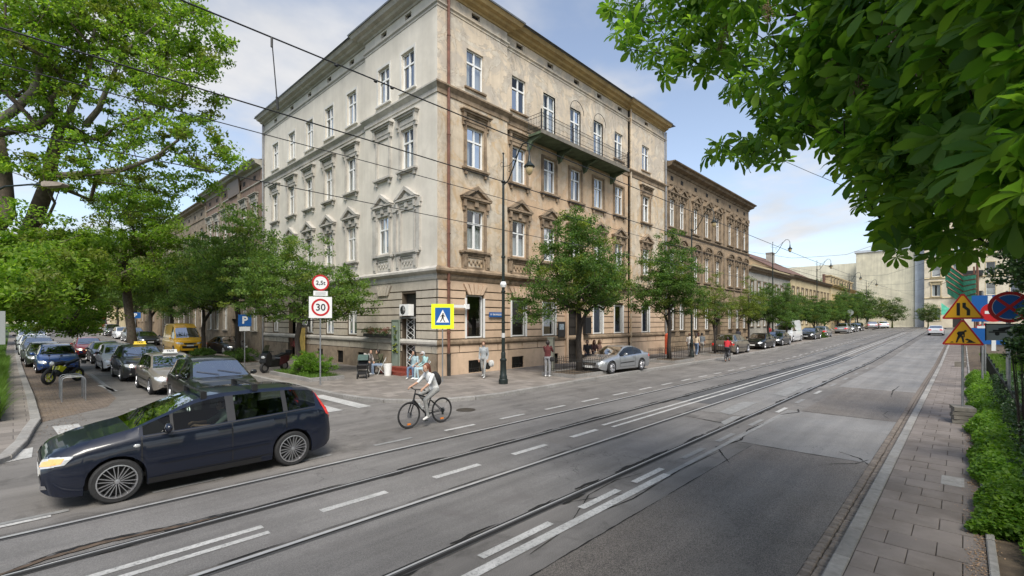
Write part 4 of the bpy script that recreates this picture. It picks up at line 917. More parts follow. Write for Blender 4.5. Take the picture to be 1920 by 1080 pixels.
M['grass'] = leafmat('grass_blades', (.06, .14, .015), (.15, .25, .04), .45)
M['bark'] = pm('grey_brown_bark', (.085, .065, .048), .95, noise=(7, .45), bump=(18, .9), dirt=(2, .4, (.05, .06, .03)))
M['bark_dark'] = pm('dark_thin_bark', (.04, .032, .026), .9, noise=(12, .4), bump=(30, .5))
M['bark_pale'] = pm('pale_limb_bark', (.17, .15, .125), .95, noise=(5, .35), bump=(18, .7))
def leaves_np(cent, size, n, rs, L0, L1, flat=.6, tilt=.7, wid=.55, zs=.65):
    """n leaves round each clump centre: folded rhombi of two triangles"""
    k = len(cent); idx = np.repeat(np.arange(k), n); m = len(idx)
    d = rs.normal(size=(m, 3)); d /= np.linalg.norm(d, axis=1)[:, None]; rr = rs.rand(m)**.55
    p = cent[idx]+d*(rr*size[idx])[:, None]*np.array([1, 1, zs])
    nrm = rs.normal(size=(m, 3))*tilt; nrm[:, 2] += 1; nrm /= np.linalg.norm(nrm, axis=1)[:, None]
    a = rs.normal(size=(m, 3)); a -= nrm*(a*nrm).sum(1)[:, None]; a /= np.linalg.norm(a, axis=1)[:, None]; a[:, 2] -= .25
    b = np.cross(nrm, a); L_ = rs.uniform(L0, L1, m)[:, None]; W = L_*wid*.5
    v = np.empty((m, 4, 3)); v[:, 0] = p-a*L_*.5; v[:, 1] = p+b*W+nrm*L_*.10; v[:, 2] = p+a*L_*.5; v[:, 3] = p-b*W+nrm*L_*.10
    base = (np.arange(m)*4)[:, None]; f = np.concatenate([base+np.array([0, 1, 2]), base+np.array([0, 2, 3])], 1).reshape(-1, 3)
    return v.reshape(-1, 3), f
def skeleton(trunk, cent, rs, seg=.6, bend=.25):
    N_ = [np.array(p, float) for p in trunk]; par = [-1]+list(range(len(trunk)-1)); nt = len(trunk)
    top = N_[nt//2]; order = np.argsort(np.linalg.norm(cent-top, axis=1)); tips = []
    for i in order:
        c = cent[i]; A_ = np.array(N_[max(1, nt//3):]); dd = np.linalg.norm(A_-c, axis=1)+np.maximum(0, A_[:, 2]-c[2]+.2)*1.2; j = int(np.argmin(dd))+max(1, nt//3)
        s = N_[j]; dist = np.linalg.norm(c-s); k = max(1, int(dist/seg)); pj = j
        for q in range(1, k+1):
            t_ = q/k; p = s+(c-s)*t_+np.array([0, 0, bend*dist*.35*t_*(1-t_)])+rs.normal(size=3)*.05*dist*(1 if q < k else 0)*.6
            N_.append(p); par.append(pj); pj = len(N_)-1
        tips.append(pj)
    cnt = np.zeros(len(N_)); 
    for t_ in tips: cnt[t_] += 1
    for i in range(len(N_)-1, 0, -1): cnt[par[i]] += cnt[i]
    return np.array(N_), par, cnt, nt
def skel_mesh(name, N_, par, cnt, nt, r0, rt, mats, n=6, pw=.52, flare=1.35):
    mb = MB(); tot = cnt[0]; rad = np.maximum(rt, r0*(cnt/tot)**pw)
    for i in range(nt): rad[i] = max(rad[i], r0*(1-.45*i/nt)); 
    rad[0] = r0*flare
    tr = MB(); mb.tube([tuple(p) for p in N_[:nt]], [float(r_) for r_ in rad[:nt]], 10)
    ch = {}
    for i in range(nt, len(N_)): ch.setdefault(par[i], []).append(i)
    starts = [(p, c) for p, cs in ch.items() for c in cs if p < nt or c != max(cs, key=lambda q: cnt[q])]
    for p, c in starts:
        chain = [p, c]
        while chain[-1] in ch: chain.append(max(ch[chain[-1]], key=lambda q: cnt[q]))
        rr = [float(rad[q]) for q in chain]; rr[0] = min(rr[0], rr[1]*1.25)
        mb.tube([tuple(N_[q]) for q in chain], rr, n if rr[1] > .03 else 4, cap=False)
    return mb.mesh(name, mats, True)
def crown_pts(blobs, n, rs, surf=.45, mind=.0):
    vol = np.array([b[3]*b[4]*b[5] for b in blobs]); vol = vol/vol.sum(); out = []
    while len(out) < n:
        b = blobs[rs.choice(len(blobs), p=vol)]; d = rs.normal(size=3); d /= np.linalg.norm(d); r_ = rs.rand()**surf
        p = np.array(b[:3])+d*r_*np.array(b[3:6])
        if mind and out and min(np.linalg.norm(np.array(out)-p, axis=1)) < mind: 
            if rs.rand() < .8: continue
        out.append(p)
    return np.array(out)
def tree(name, label, loc, trunk, r0, blobs, nc, nl, leaf=(.07, .12), cs=(.35, .6), mat='leaf_street', bark='bark', seed=1, group=None, tilt=.7, mind=.0, rt=.008, cat='tree', zs=.6, pw=.52, surf=.45):
    rs = np.random.RandomState(seed); rtt = root(name, loc, 0, label, cat, group)
    cent = crown_pts(blobs, nc, rs, surf, mind); N_, par, cnt, nt = skeleton(trunk, cent, rs)
    new('trunk', skel_mesh('trunk', N_, par, cnt, nt, r0, rt, [M[bark]], pw=pw), rtt)
    v, f = leaves_np(cent, rs.uniform(cs[0], cs[1], nc), nl, rs, leaf[0], leaf[1], tilt=tilt, zs=zs)
    pick = np.repeat(rs.rand(nc) < (.22 if mat == 'leaf_park' else .12), nl*2).astype(int)
    new('crown', np_mesh('crown', v, f, [M[mat], M['leaf_olive' if mat != 'leaf_olive' else 'leaf_street']], pick), rtt); return rtt
# street trees -----------------------------------------------------------
G1 = 'street trees along the main street'; G2 = 'street trees along the side street'
def std_blobs(w, h0, h1, rs):
    zc = (h0+h1)/2; B = [(0, 0, zc, w*.36, w*.36, (h1-h0)*.46)]
    for i in range(7):
        a = i*2.4+rs.rand(); r_ = w*.26*rs.uniform(.8, 1.2); z = h0+(h1-h0)*rs.uniform(.22, .62); B.append((r_*math.cos(a), r_*math.sin(a), z, w*.24, w*.24, (h1-h0)*.17))
    return B
rs0 = np.random.RandomState(3)
st1 = tree('street_tree', 'large dense street tree in a railed planter just left of the silver coupe', (20.0, 14.25, .2), [(0, 0, 0), (.02, 0, .8), (-.03, .04, 1.6), (.05, 0, 2.3), (.0, .05, 3.4), (.1, 0, 4.8)], .14,
    [(0, 0, 5.6, 2.1, 2.1, 2.7), (-1.6, .9, 3.6, 1.7, 1.7, .9), (2.0, -.6, 3.9, 1.5, 1.5, 1.0), (-.5, -.8, 4.6, 2.4, 2.4, 1.4), (-2.3, 1.3, 2.7, 1.1, 1.1, .45), (.2, .3, 7.6, .9, .9, .9), (1.9, -.8, 5.2, 1.1, 1.1, 1.0), (-1.8, 1.1, 4.9, 1.0, 1.0, .8), (1.0, -.4, 7.0, .45, .45, .9), (-1.0, .6, 6.9, .45, .45, .9), (2.4, -1.2, 6.0, .5, .5, .6)],
    340, 125, (.08, .14), (.3, .62), seed=21, bark='bark_dark', group=G1, mind=.3)
st2 = tree('street_tree', 'slimmer street tree in a railed planter behind the silver coupe', (30.4, 14.3, .2), [(0, 0, 0), (.0, .03, 1.0), (.06, 0, 2.0), (0, 0, 3.4), (.05, 0, 5.2), (0, 0, 7)], .12,
    [(0, 0, 5.0, 2.3, 2.3, 2.2), (-1.7, .9, 3.9, 1.1, 1.1, .8), (1.9, -.9, 4.1, 1.2, 1.2, .8), (.0, 0, 7.4, .9, .9, 1.7), (.9, -.5, 7.4, .7, .7, 1.3), (-1.3, .6, 6.2, .9, .9, .9)],
    280, 120, (.08, .14), (.28, .6), seed=22, bark='bark_dark', group=G1, mind=.3)
st3 = tree('street_tree', 'small airy street tree by the beige parked car and cyclist in red', (38.2, 14.2, .25), [(0, 0, 0), (.04, 0, 1.0), (.0, .05, 1.9), (0, 0, 3.2), (.05, 0, 4.6)], .08,
    [(0, 0, 3.9, 1.6, 1.6, 1.6), (-.9, .4, 3.2, .9, .9, .7), (1.0, -.5, 3.4, .9, .9, .7), (.1, 0, 5.7, .5, .5, 1.0)], 130, 75, (.07, .12), (.25, .5), mat='leaf_olive', seed=23, bark='bark_dark', group=G1, mind=.25)
lab = ['street tree over the dark saloon car, by the brown tenement', 'street tree behind the second dark parked car', 'round street tree in front of the low grey house', 'street tree beside the white van', 'street tree before the long yellowish low house', 'street tree left of the parked silver estate', 'street tree before the peach gable', 'street tree close to the mansard house', 'farthest small street tree before the dormered house']
for i, (X, src, sc, rz) in enumerate([(46.5, st3, 1.1, 1), (52.5, st1, .72, 2), (59, st2, .72, 4), (65.5, st1, .70, 5), (72.5, st2, .72, 1.5), (80, st1, .74, .4), (88, st2, .74, 3), (97, st1, .78, 4.4), (107, st1, .8, 2.2)]):
    c = copy_tree(src); c.location = (X, 14.2+.2*math.sin(i*3), .15+gz(X, 0)); c.rotation_euler = (0, 0, rz); c.scale = (sc, sc, sc*(.95+.1*math.sin(i))); tag(c, lab[i], group=G1)
ss = tree('street_tree', 'spreading street tree with bushy planter at the corner behind the 30 sign', (9.75, 23.9, .2), [(0, 0, 0), (.02, 0, .9), (-.05, .04, 1.7), (.1, 0, 2.6), (.25, -.1, 3.6)], .12,
    [(.6, -.8, 4.2, 2.6, 2.6, 1.3), (-.9, 1.0, 4.7, 2.3, 2.3, 1.3), (2.0, -2.1, 3.6, 1.4, 1.4, .7), (.4, 0, 3.0, 2.4, 2.4, .5), (-.3, .3, 6.0, 1.0, 1.0, .9), (.9, -.7, 5.9, .5, .5, 1.0), (-1.4, .9, 6.0, .5, .5, .8), (1.9, -1.9, 4.6, .7, .7, .7), (-1.8, 1.6, 3.6, 1.3, 1.3, .8)],
    300, 100, (.08, .14), (.28, .6), mat='leaf_side', seed=31, bark='bark_dark', group=G2, mind=.32, zs=.45)
lab = ['street tree above the parking sign, second from the corner', 'street tree in front of the yellow van, third from the corner', 'street tree behind the yellow van', 'fifth street tree from the corner on the side street', 'street tree far down the side street near the red car', 'street tree farther down the side street', 'last clear street tree down the side street']
for i, (Y, src, sc, rz) in enumerate([(34.5, ss, 1.28, 2.4), (43.5, st1, .98, 1.0), (53, ss, 1.3, 4.0), (63, st1, 1.0, 2.5), (74, ss, 1.35, .6), (86, st1, 1.05, 3.3), (99, st1, 1.1, 5.0)]):
    c = copy_tree(src); c.location = (10.2+.2*math.sin(i*2), Y, .15+gz(10, Y)); c.rotation_euler = (0, 0, rz); c.scale = (sc, sc, sc*1.16); tag(c, lab[i], group=G2)
# far trees at the street end
ft = tree('round_tree', 'dark green round tree left of the blank wall at the street end', (118, 21, 1.3), [(0, 0, 0), (0, 0, 2), (0, 0, 4)], .2, [(0, 0, 6.3, 4.2, 4.2, 4.0), (2, 1, 5, 3, 3, 2.5), (-2, -1.5, 4.8, 3, 3, 2.4)], 170, 60, (.22, .38), (.7, 1.3), mat='leaf_far', seed=41, group='trees at the end of the main street')
for i, (X, Y, s, m, lb) in enumerate([(112, 16.5, .72, 0, 'green tree before the mansard house end wall'), (124, 14.5, .78, 0, 'tree in front of the left part of the blank wall'), (128, 10.8, .62, 1, 'yellow-green tree in front of the blank wall'), (131, 5.2, .5, 0, 'small tree before the cream tenement arcade')]):
    c = copy_tree(ft); c.location = (X, Y, gz(X, 0)); c.scale = (s, s, s); c.rotation_euler = (0, 0, i*1.7); tag(c, lb)
    if m: c.children[1].data = c.children[1].data.copy(); c.children[1].data.materials[0] = M['leaf_olive']
# park trees ---------------------------------------------------------------
def wp(px, py, z): return ray(px, py, z)
def pts(base, L_): b = Vector(base); return [tuple(Vector(wp(*q))-b) for q in L_]
def blobs_px(base, L_):
    """(px, py, distance, radius px x, radius px y, depth radius m) -> ellipsoids in metres"""
    o = []
    for px, py, z, rx, ry, rd in L_: c = Vector(wp(px, py, z))-Vector(base); r_ = rx/889*z; o.append((c.x, c.y, c.z, (r_+rd)/2, (r_+rd)/2, ry/889*z))
    return o
bs = (-1.5, 27.5, .1)
T1 = tree('park_tree', 'tall park tree with thick leaning trunk at the left edge of the picture', bs, [(0, 0, 0), (.1, -.1, 2.5), (.25, -.2, 5.0)]+pts(bs, [(8, 400, 21), (0, 320, 21), (-10, 240, 21)]), .38,
    blobs_px(bs, [(-40, 60, 22, 130, 130, 3), (60, 120, 21, 90, 90, 2.5), (40, 30, 20, 100, 80, 3), (100, 40, 21, 90, 70, 2.5), (20, 240, 20, 60, 40, 2), (-150, 200, 22, 120, 100, 3), (-60, -60, 21, 160, 60, 3)]), 300, 95, (.13, .22), (.4, .85), mat='leaf_park', seed=51, tilt=.8, mind=.5, rt=.015, pw=.78)
bs = (-.9, 31.5, .1)
T2 = tree('park_tree', 'big forked park tree whose crown spreads over the side street and meets the overhead wires', bs, [(0, 0, 0), (.05, 0, 2.2)]+pts(bs, [(38, 480, 23), (62, 418, 22.5), (88, 350, 22), (100, 285, 22), (118, 225, 22)]), .34,
    blobs_px(bs, [(215, 70, 22, 110, 80, 3), (330, 60, 21, 80, 90, 2.5), (300, 170, 21, 100, 50, 2.5), (350, 265, 20.5, 75, 40, 2.2), (400, 305, 20, 45, 28, 1.2), (180, 230, 22, 90, 45, 2.5), (120, 330, 21, 90, 40, 2.2), (215, 300, 21, 90, 35, 2), (90, 430, 20, 100, 45, 2), (60, 150, 23, 70, 60, 2.5), (370, 130, 21, 45, 70, 2), (200, -50, 22, 180, 60, 3), (150, 10, 22, 80, 50, 2), (330, 345, 24, 60, 30, 2), (260, 385, 26, 50, 35, 2), (412, 275, 20, 22, 15, .8)]), 600, 92, (.12, .20), (.3, .72), mat='leaf_park', seed=52, tilt=.85, mind=.45, rt=.015, pw=.78, zs=.5, surf=.42)
b = MB()
for ch_ in ([(118, 240, 22), (140, 190, 22), (163, 148, 22), (172, 100, 22), (180, 40, 22)], [(160, 235, 22), (185, 205, 21.6), (203, 160, 21.4), (228, 105, 21.3), (262, 72, 21), (300, 40, 21)], [(95, 330, 21.8), (150, 325, 21.4), (230, 318, 21), (290, 296, 20.8), (335, 262, 20.6)]):
    b.tube([Vector(wp(*q))-Vector(bs) for q in ch_], [.14-.022*i for i in range(len(ch_))], 8, cap=False)
for ch_ in ([(-20, 240, 21), (30, 205, 21), (62, 170, 21), (74, 130, 21), (70, 70, 21), (55, 0, 21)],):
    b.tube([Vector(wp(*q))-Vector(bs) for q in ch_], [.2-.027*i for i in range(len(ch_))], 8, cap=False)
b.build('limb', M['bark_pale'], T2, True)
bs = (.2, 41, .1)
tree('park_tree', 'park tree with low bright branches over the parked cars on the left', bs, [(-1.6, 0, 0), (-1.5, 0, 2.2), (-1.2, 0, 4), (-1, 0, 6)], .12, blobs_px(bs, [(40, 500, 17, 75, 42, 1.6), (25, 575, 18, 55, 40, 1.4), (110, 540, 22, 60, 36, 1.6), (165, 585, 25, 50, 26, 1.4), (150, 612, 27, 50, 14, 1.2), (120, 590, 26, 60, 24, 1.6), (90, 470, 21, 100, 40, 2), (170, 470, 28, 45, 30, 1.6), (60, 610, 30, 30, 14, 1.2), (120, 500, 20, 80, 45, 2), (30, 540, 15, 60, 50, 1.5)]), 430, 125, (.11, .18), (.35, .75), mat='leaf_park', seed=53, tilt=.85, mind=.35, rt=.01, pw=.8)
bx_, by_ = at(250, 668)[:2]; bs = (bx_, by_, 0)
tree('roadside_tree', 'tall slightly leaning roadside tree between the queue of cars and the yellow van', bs, [(0, 0, 0)]+pts(bs, [(246, 620, 37.5), (239, 560, 37.5), (234, 505, 37.5), (232, 460, 37.5), (228, 430, 37.5)]), .30, blobs_px(bs, [(215, 380, 36, 50, 35, 1.5), (275, 400, 36, 50, 40, 1.8), (245, 350, 36, 60, 25, 1.5), (305, 440, 36, 45, 32, 1.6), (180, 450, 36, 55, 34, 1.6), (205, 520, 36, 55, 28, 1.5), (290, 500, 36, 50, 28, 1.5), (250, 455, 37, 60, 35, 1.5)]), 330, 90, (.13, .2), (.4, .8), mat='leaf_park', seed=54, bark='bark', mind=.4, rt=.015, pw=.62)
for i, (X, Y, s) in enumerate([(-5.5, 52, .9), (-3.5, 66, .9), (-3, 84, 1.0), (-3, 104, 1.1), (-9, 40, .9), (-3.5, 128, 1.2), (-14, 60, 1.2)]):
    c = copy_tree(ft); c.location = (X, Y, gz(X, Y)); c.scale = (s, s, s*1.25); c.rotation_euler = (0, 0, i*2.1); tag(c, ['background park tree above the silver parked cars at the left', 'background park tree behind the low bright branches', 'background park tree over the far left of the side street', 'background park tree farther along the left kerb', 'background park tree seen under the leaning trunk', 'farthest background park tree of the side street', 'background park tree deepest in the green mass'][i], group='park trees left of the side street')
    c.children[1].data.materials[0] = M['leaf_far']
for i, (X, Y, s_, lb) in enumerate([(-15, -9, 1.4, 'park tree behind the viewpoint at the far left'), (-5, -8, 1.5, 'park tree behind the viewpoint, left'), (6, -13, 1.45, 'park tree behind the viewpoint, middle'), (19, -16, 1.3, 'park tree behind the viewpoint, right'), (31, -13, 1.1, 'park tree on the lawn right of the signs'), (44, -15, 1.2, 'park tree deeper on the lawn right of the signs'), (-24, 4, 1.2, 'park tree left of the viewpoint by the road')]):
    c = copy_tree(ft); c.location = (X, Y, .1); c.scale = (s_, s_, s_); c.rotation_euler = (0, 0, i*1.3); tag(c, lb, group='park trees behind the viewpoint')
# shrubs
def shrub(name, label, loc, blobs, nc, nl, leaf, mat, seed, cat='bush', group=None, cs=(.12, .25), tilt=.8, wid=.55):
    rs = np.random.RandomState(seed); rt_ = root(name, loc, 0, label, cat, group); cent = crown_pts(blobs, nc, rs, .4)
    v, f = leaves_np(cent, rs.uniform(cs[0], cs[1], nc), nl, rs, leaf[0], leaf[1], tilt=tilt, wid=wid); new('foliage', np_mesh('foliage', v, f, [M[mat]]), rt_)
    b = MB()
    for c_ in cent[::3]: b.tube([(c_[0]*.2, c_[1]*.2, 0), tuple(c_*np.array([.6, .6, .5])), tuple(c_)], [.012, .008, .005], 4, cap=False)
    b.build('stems', M['bark_dark'], rt_); return rt_
shrub('bush', 'feathery green bush in the stone-edged planter below the 30 sign', (9.75, 22.6, .25), [(0, 0, .55, .95, .8, .6), (.2, -.5, .4, .9, .6, .45)], 150, 60, (.04, .09), 'leaf_bed', 61)
shrub('bush', 'low green bush in the planter beside the parking sign', (9.9, 33.0, .2), [(0, 0, .4, 1.0, 1.2, .5)], 100, 45, (.06, .1), 'leaf_street', 62)
shrub('bush', 'clipped bushes between the yellow van and the dark grey car', (9.6, 40.5, .1), [(0, 0, .3, .8, 1.4, .35)], 110, 45, (.07, .12), 'leaf_street', 63)
shrub('bush', 'low hedge patch by the silver estate in the far parking row', (73, 13.6, .5), [(0, 0, .4, 2.5, .8, .5)], 90, 40, (.1, .16), 'leaf_street', 64)
# left park edge: tall grass and hedge
def blades(name, n, fx, fy, fz, h0, h1, w_, mat, seed, lean=.35):
    r = np.random.RandomState(seed); X = fx(r, n); Y = fy(r, n, X); Z = fz(X, Y); h = r.uniform(h0, h1, n); a = r.uniform(0, 2*PI, n)
    dx, dy = np.cos(a)*w_, np.sin(a)*w_; lx, ly = r.normal(0, lean, n)*h, r.normal(0, lean, n)*h
    v = np.empty((n, 5, 3)); v[:, 0] = np.c_[X-dx, Y-dy, Z]; v[:, 1] = np.c_[X+dx, Y+dy, Z]; v[:, 2] = np.c_[X-dx*.6+lx*.4, Y-dy*.6+ly*.4, Z+h*.6]; v[:, 3] = np.c_[X+dx*.6+lx*.4, Y+dy*.6+ly*.4, Z+h*.6]; v[:, 4] = np.c_[X+lx, Y+ly, Z+h*.97]
    b_ = (np.arange(n)*5)[:, None]; f = np.concatenate([b_+np.array([0, 1, 3]), b_+np.array([0, 3, 2]), b_+np.array([2, 3, 4])], 1).reshape(-1, 3)
    o = new(name, np_mesh(name, v.reshape(-1, 3), f, [M[mat]])); return tag(o, kind='stuff')
blades('grass', 26000, lambda r, n: -.28-np.abs(r.normal(0, .45, n)), lambda r, n, X: 18.4+27*r.rand(n)**1.6, lambda X, Y: X*0+.09, .25, .75, .012, 'grass', 71, .28)
blades('grass', 16000, lambda r, n: r.uniform(-5, -.4, n), lambda r, n, X: 18.5+60*r.rand(n)**1.5, lambda X, Y: .09+.018*np.maximum(0, Y-45), .1, .35, .014, 'grass', 72, .3)
rs = np.random.RandomState(73); n = 520
hc = np.c_[-.55-np.abs(rs.normal(0, .5, n)), 19+26*rs.rand(n)**1.4, rs.uniform(.2, .95, n)]
v, f = leaves_np(hc, rs.uniform(.1, .25, n), 60, rs, .05, .09, tilt=.8); tag(new('hedge', np_mesh('hedge', v, f, [M['grass']])), kind='stuff')
# right side: leafy bed, grass, ivy
def bed_leaves(name, n, fx, fy, fz, L0, L1, mat, seed, wid=.85):
    r = np.random.RandomState(seed); X = fx(r, n); Y = fy(r, n, X); Z = fz(r, n, X, Y); c = np.c_[X, Y, Z]
    v, f = leaves_np(c, np.full(n, .05), 1, r, L0, L1, tilt=.5, wid=wid); return tag(new(name, np_mesh(name, v, f, [M[mat]])), kind='stuff')
edge = lambda X: -.16+.07*np.sin(X*1.7)+.05*np.sin(X*4.1)
bed_leaves('bed_foliage', 52000, lambda r, n: 8.2+22*r.rand(n)**1.5, lambda r, n, X: edge(X)-np.abs(r.normal(0, .38, n)), lambda r, n, X, Y: .15+.42*r.rand(n)**.8*np.minimum(1, (edge(X)-Y)*3.5+.25)*np.clip((X-8.0)/.7, .35, 1), .035, .075, 'leaf_bed', 81)
bed_leaves('bed_foliage', 30000, lambda r, n: 8.0+22*r.rand(n)**1.5, lambda r, n, X: -.85-np.abs(r.normal(0, .55, n)), lambda r, n, X, Y: .15+.5*r.rand(n), .03, .06, 'leaf_ivy', 82)
bed_leaves('bed_foliage', 1500, lambda r, n: 6.9+1.4*r.rand(n), lambda r, n, X: -.5-np.abs(r.normal(0, .3, n)), lambda r, n, X, Y: .13+.18*r.rand(n), .03, .06, 'leaf_bed', 83)
blades('grass', 42000, lambda r, n: 14+36*r.rand(n)**1.2, lambda r, n, X: r.uniform(-6.5, -.9, n), lambda X, Y: X*0+.115+np.maximum(0, X-40)*.016, .06, .28, .010, 'grass', 84, .35)
def ivy_mass(name, label, loc, blobs, nc, nl, seed, leaf=(.05, .09), mat='leaf_ivy', cat='ivy', trunkh=4):
    rs = np.random.RandomState(seed); rt_ = root(name, loc, 0, label, cat); cent = crown_pts(blobs, nc, rs, .35)
    v, f = leaves_np(cent, rs.uniform(.12, .3, nc), nl, rs, leaf[0], leaf[1], tilt=1.2, wid=.8); new('foliage', np_mesh('foliage', v, f, [M[mat]]), rt_)
    b = MB(); b.tube([(0, 0, 0), (.05, 0, trunkh*.5), (0, 0, trunkh)], [.22, .18, .14], 8); b.build('trunk', M['bark'], rt_, True); return rt_
p = ray(1985, 603, 11); ivy_mass('ivy_covered_tree', 'ivy-smothered trunk at the right edge behind the no-stopping sign', (p.x, p.y, .1), [(0, 0, 4.6, .95, .95, 1.5), (-.3, .35, 4.0, .8, .8, .8), (0, 0, 2.6, .6, .6, 1.5), (0, 0, 1.2, .5, .5, 1.2), (.3, .3, 6, 1, 1, 1)], 420, 60, 91, trunkh=7)
p = ray(1925, 640, 8.2); shrub('bush', 'glossy bush hanging over the tow-away plate at the right edge', (p.x, p.y, .1), [(0, -.1, 2.25, .36, .36, .34), (.05, -.25, 1.75, .25, .25, .3), (.0, -.35, 2.7, .4, .4, .35)], 100, 46, (.045, .08), 'leaf_ivy', 92, wid=.8)
# chestnut ---------------------------------------------------------------------
def chest_leaf(seed, k=7, L_=.215, res=5):
    r = random.Random(seed); vs = []; fs = []
    for i in range(k):
        a = (i-(k-1)/2)*(2*PI*.78/k); ln = L_*(1-.42*abs(i-(k-1)/2)/((k-1)/2)**1.0*.9)*r.uniform(.92, 1.05); w_ = ln*.36; droop = r.uniform(.18, .42)
        prof = [(.04, .12), (.3, .42), (.58, .92), (.76, 1.0), (.90, .62), (1.0, 0.0)]
        b0 = len(vs); ca, sa = math.cos(a), math.sin(a)
        for t_, q in prof:
            x = ln*t_; z = -droop*ln*t_*t_; yw = w_*.5*q
            for sgn, dz in ((-1, .10), (0, 0), (1, .10)):
                y = sgn*yw; zz_ = z+dz*yw*1.2*(1 if sgn else 0)+.004*math.sin(t_*26)*abs(sgn)
                vs.append((x*ca-y*sa, x*sa+y*ca, zz_))
        for j in range(len(prof)-1):
            o = b0+3*j; fs += [(o, o+3, o+4, o+1), (o+1, o+4, o+5, o+2)]
    return vs, fs
def chest_rand():
    t = M['leaf_chest']
CHL = []
for s in range(5):
    vs, fs = chest_leaf(s, 7 if s % 2 else 6); b = MB(); b.add(vs, fs); CHL.append((b.mesh('leaf', [M['leaf_chest']], True), np.array(vs), fs))
CH = root('chestnut_tree', (9.5, -3.6, .1), 0, 'horse chestnut whose large palmate leaves hang over the right half of the picture', 'tree')
poly = [(1135, -60), (1140, 20), (1150, 75), (1178, 105), (1225, 128), (1250, 150), (1290, 140), (1335, 140), (1375, 190), (1420, 205), (1425, 230), (1385, 255), (1330, 262), (1318, 285), (1335, 315), (1400, 300), (1445, 312), (1480, 300), (1470, 250), (1500, 250), (1540, 262), (1560, 300), (1590, 330), (1625, 350), (1600, 395), (1640, 420), (1665, 480), (1725, 492), (1800, 480), (1850, 470), (1900, 440), (2250, 480), (2250, -330), (1250, -330)]
def inside(x, y, P=poly):
    c = False; j = len(P)-1
    for i in range(len(P)):
        if (P[i][1] > y) != (P[j][1] > y) and x < (P[j][0]-P[i][0])*(y-P[i][1])/(P[j][1]-P[i][1]+1e-9)+P[i][0]: c = not c
        j = i
    return c
rc = random.Random(5); items = []
for i in range(6200):
    px, py = rc.uniform(1130, 2200), rc.uniform(-300, 500)
    if not inside(px, py): continue
    zn = 6.0-(px-1150)/770*4.3; zn = max(1.8, zn)+(.7 if py > 380 else 0); z = zn+abs(rc.gauss(0, .75))+(rc.random() < .35)*rc.uniform(0, 2.2)
    if px > 1640 and rc.random() < .28: z += rc.uniform(1, 3)
    if py > 0 and not inside(px, py+30*3.2/z*.8) and rc.random() < .2: continue
    p = ray(px, py, z)
    if p.z < 2.3 or (math.sin(p.x*2.9+1)+math.sin(p.y*3.3)+math.sin(p.z*3.7+2) < -1.75 and px < 1760): continue
    s = rc.uniform(.55, 1.2); e = Euler((rc.gauss(.12, .62), rc.gauss(.12, .62), rc.uniform(0, 2*PI)))
    items.append((z/s+(30 if (px > 1930 or py < -20) else 0), p, e, s, rc.randrange(5)))
items.sort(key=lambda q: q[0]); rv = []; rf = []; nb = 0
for i, (zz_, p, e, s, k) in enumerate(items):
    if i < 290:
        o = new('leaf', CHL[k][0], CH); o.location = p; o.rotation_euler = e; o.scale = (s, s, s); o.matrix_parent_inverse = Matrix.Translation(-Vector(CH.location))
    else:
        m = np.array(e.to_matrix())*s; v = CHL[k][1] @ m.T+np.array(p)-np.array(CH.location); rv.append(v); rf.append(np.array(CHL[k][2])+nb); nb += len(v)
tag(new('foliage_mass', np_mesh('foliage_mass', np.concatenate(rv), np.concatenate(rf), [M['leaf_chest']], smooth=True), CH), kind='stuff')
# limbs and twigs
ct = np.array([np.array(q[1])-np.array(CH.location) for q in items[::9]]); rs = np.random.RandomState(8)
tk = [(0, 0, 0), (-.05, .05, 1.5), (0, .1, 3), (-.2, .5, 4.4), (-.6, 1.2, 5.4), (-1.2, 2.2, 6.1)]
N_, par, cnt, nt = skeleton(tk, ct, rs, .45, .15); new('trunk', skel_mesh('trunk', N_, par, cnt, nt, .16, .005, [M['bark_dark']], pw=.85), CH)
M['panicle'] = pm('dry_flower_panicle', (.22, .16, .08), .9, noise=(60, .6))
b = MB(); r = random.Random(9)
for px, py, z in [(1365, 60, 5.6), (1352, 85, 5.7), (1440, 25, 4.8), (1680, 70, 3.6), (1735, 120, 3.5), (1850, 20, 3.2), (1560, 135, 4.3), (1610, 165, 4.1)]:
    c = Vector(ray(px, py, z-.5))-Vector(CH.location); b.tube([c-Vector((0, 0, .1)), c+Vector((0, 0, .12))], .004, 4)
    for i in range(46):
        t_ = r.random(); a = r.uniform(0, 6.3); rr_ = r.uniform(.02, .06); q = c+Vector((math.cos(a)*rr_, math.sin(a)*rr_, -.06+.14*t_+r.uniform(-.02, .02))); b.tube([c+Vector((0, 0, -.06+.14*t_)), q], .0016, 3); b.ball(q, .007, 4)
tag(b.build('flower_panicles', M['panicle'], CH), kind='stuff')
# ------------------------------------------------------------------ vehicles
def paint(name, c, metal=.35, rough=.32):
    return pm(name, c, rough, metal, noise=(3, .05), coat=.8, spec=.35)
P_ = {k: paint(k+'_car_paint', c, m_) for k, c, m_ in (('navy', (.003, .006, .017), .0), ('black', (.008, .009, .009), .2), ('graphite', (.045, .047, .05), .5), ('grey', (.11, .115, .12), .5), ('silver', (.42, .43, .44), .7),
     ('beige', (.30, .27, .235), .5), ('white', (.70, .71, .72), 0), ('red', (.20, .022, .016), .3), ('blue', (.03, .075, .24), .3), ('olive', (.075, .085, .065), .4), ('yellow', (.72, .40, .02), 0), ('bronze', (.20, .17, .13), .5))}
M['lens'] = pm('headlight_lens', (.62, .63, .63), .12, .3, coat=1); M['lens_lit'] = pm('lit_headlight', (.9, .75, .5), .1, 0, emit=((1, .66, .3), 7), coat=1)
M['lens_warm'] = pm('warm_headlight', (.75, .38, .13), .12, .2, emit=((1, .45, .15), .22), coat=1)
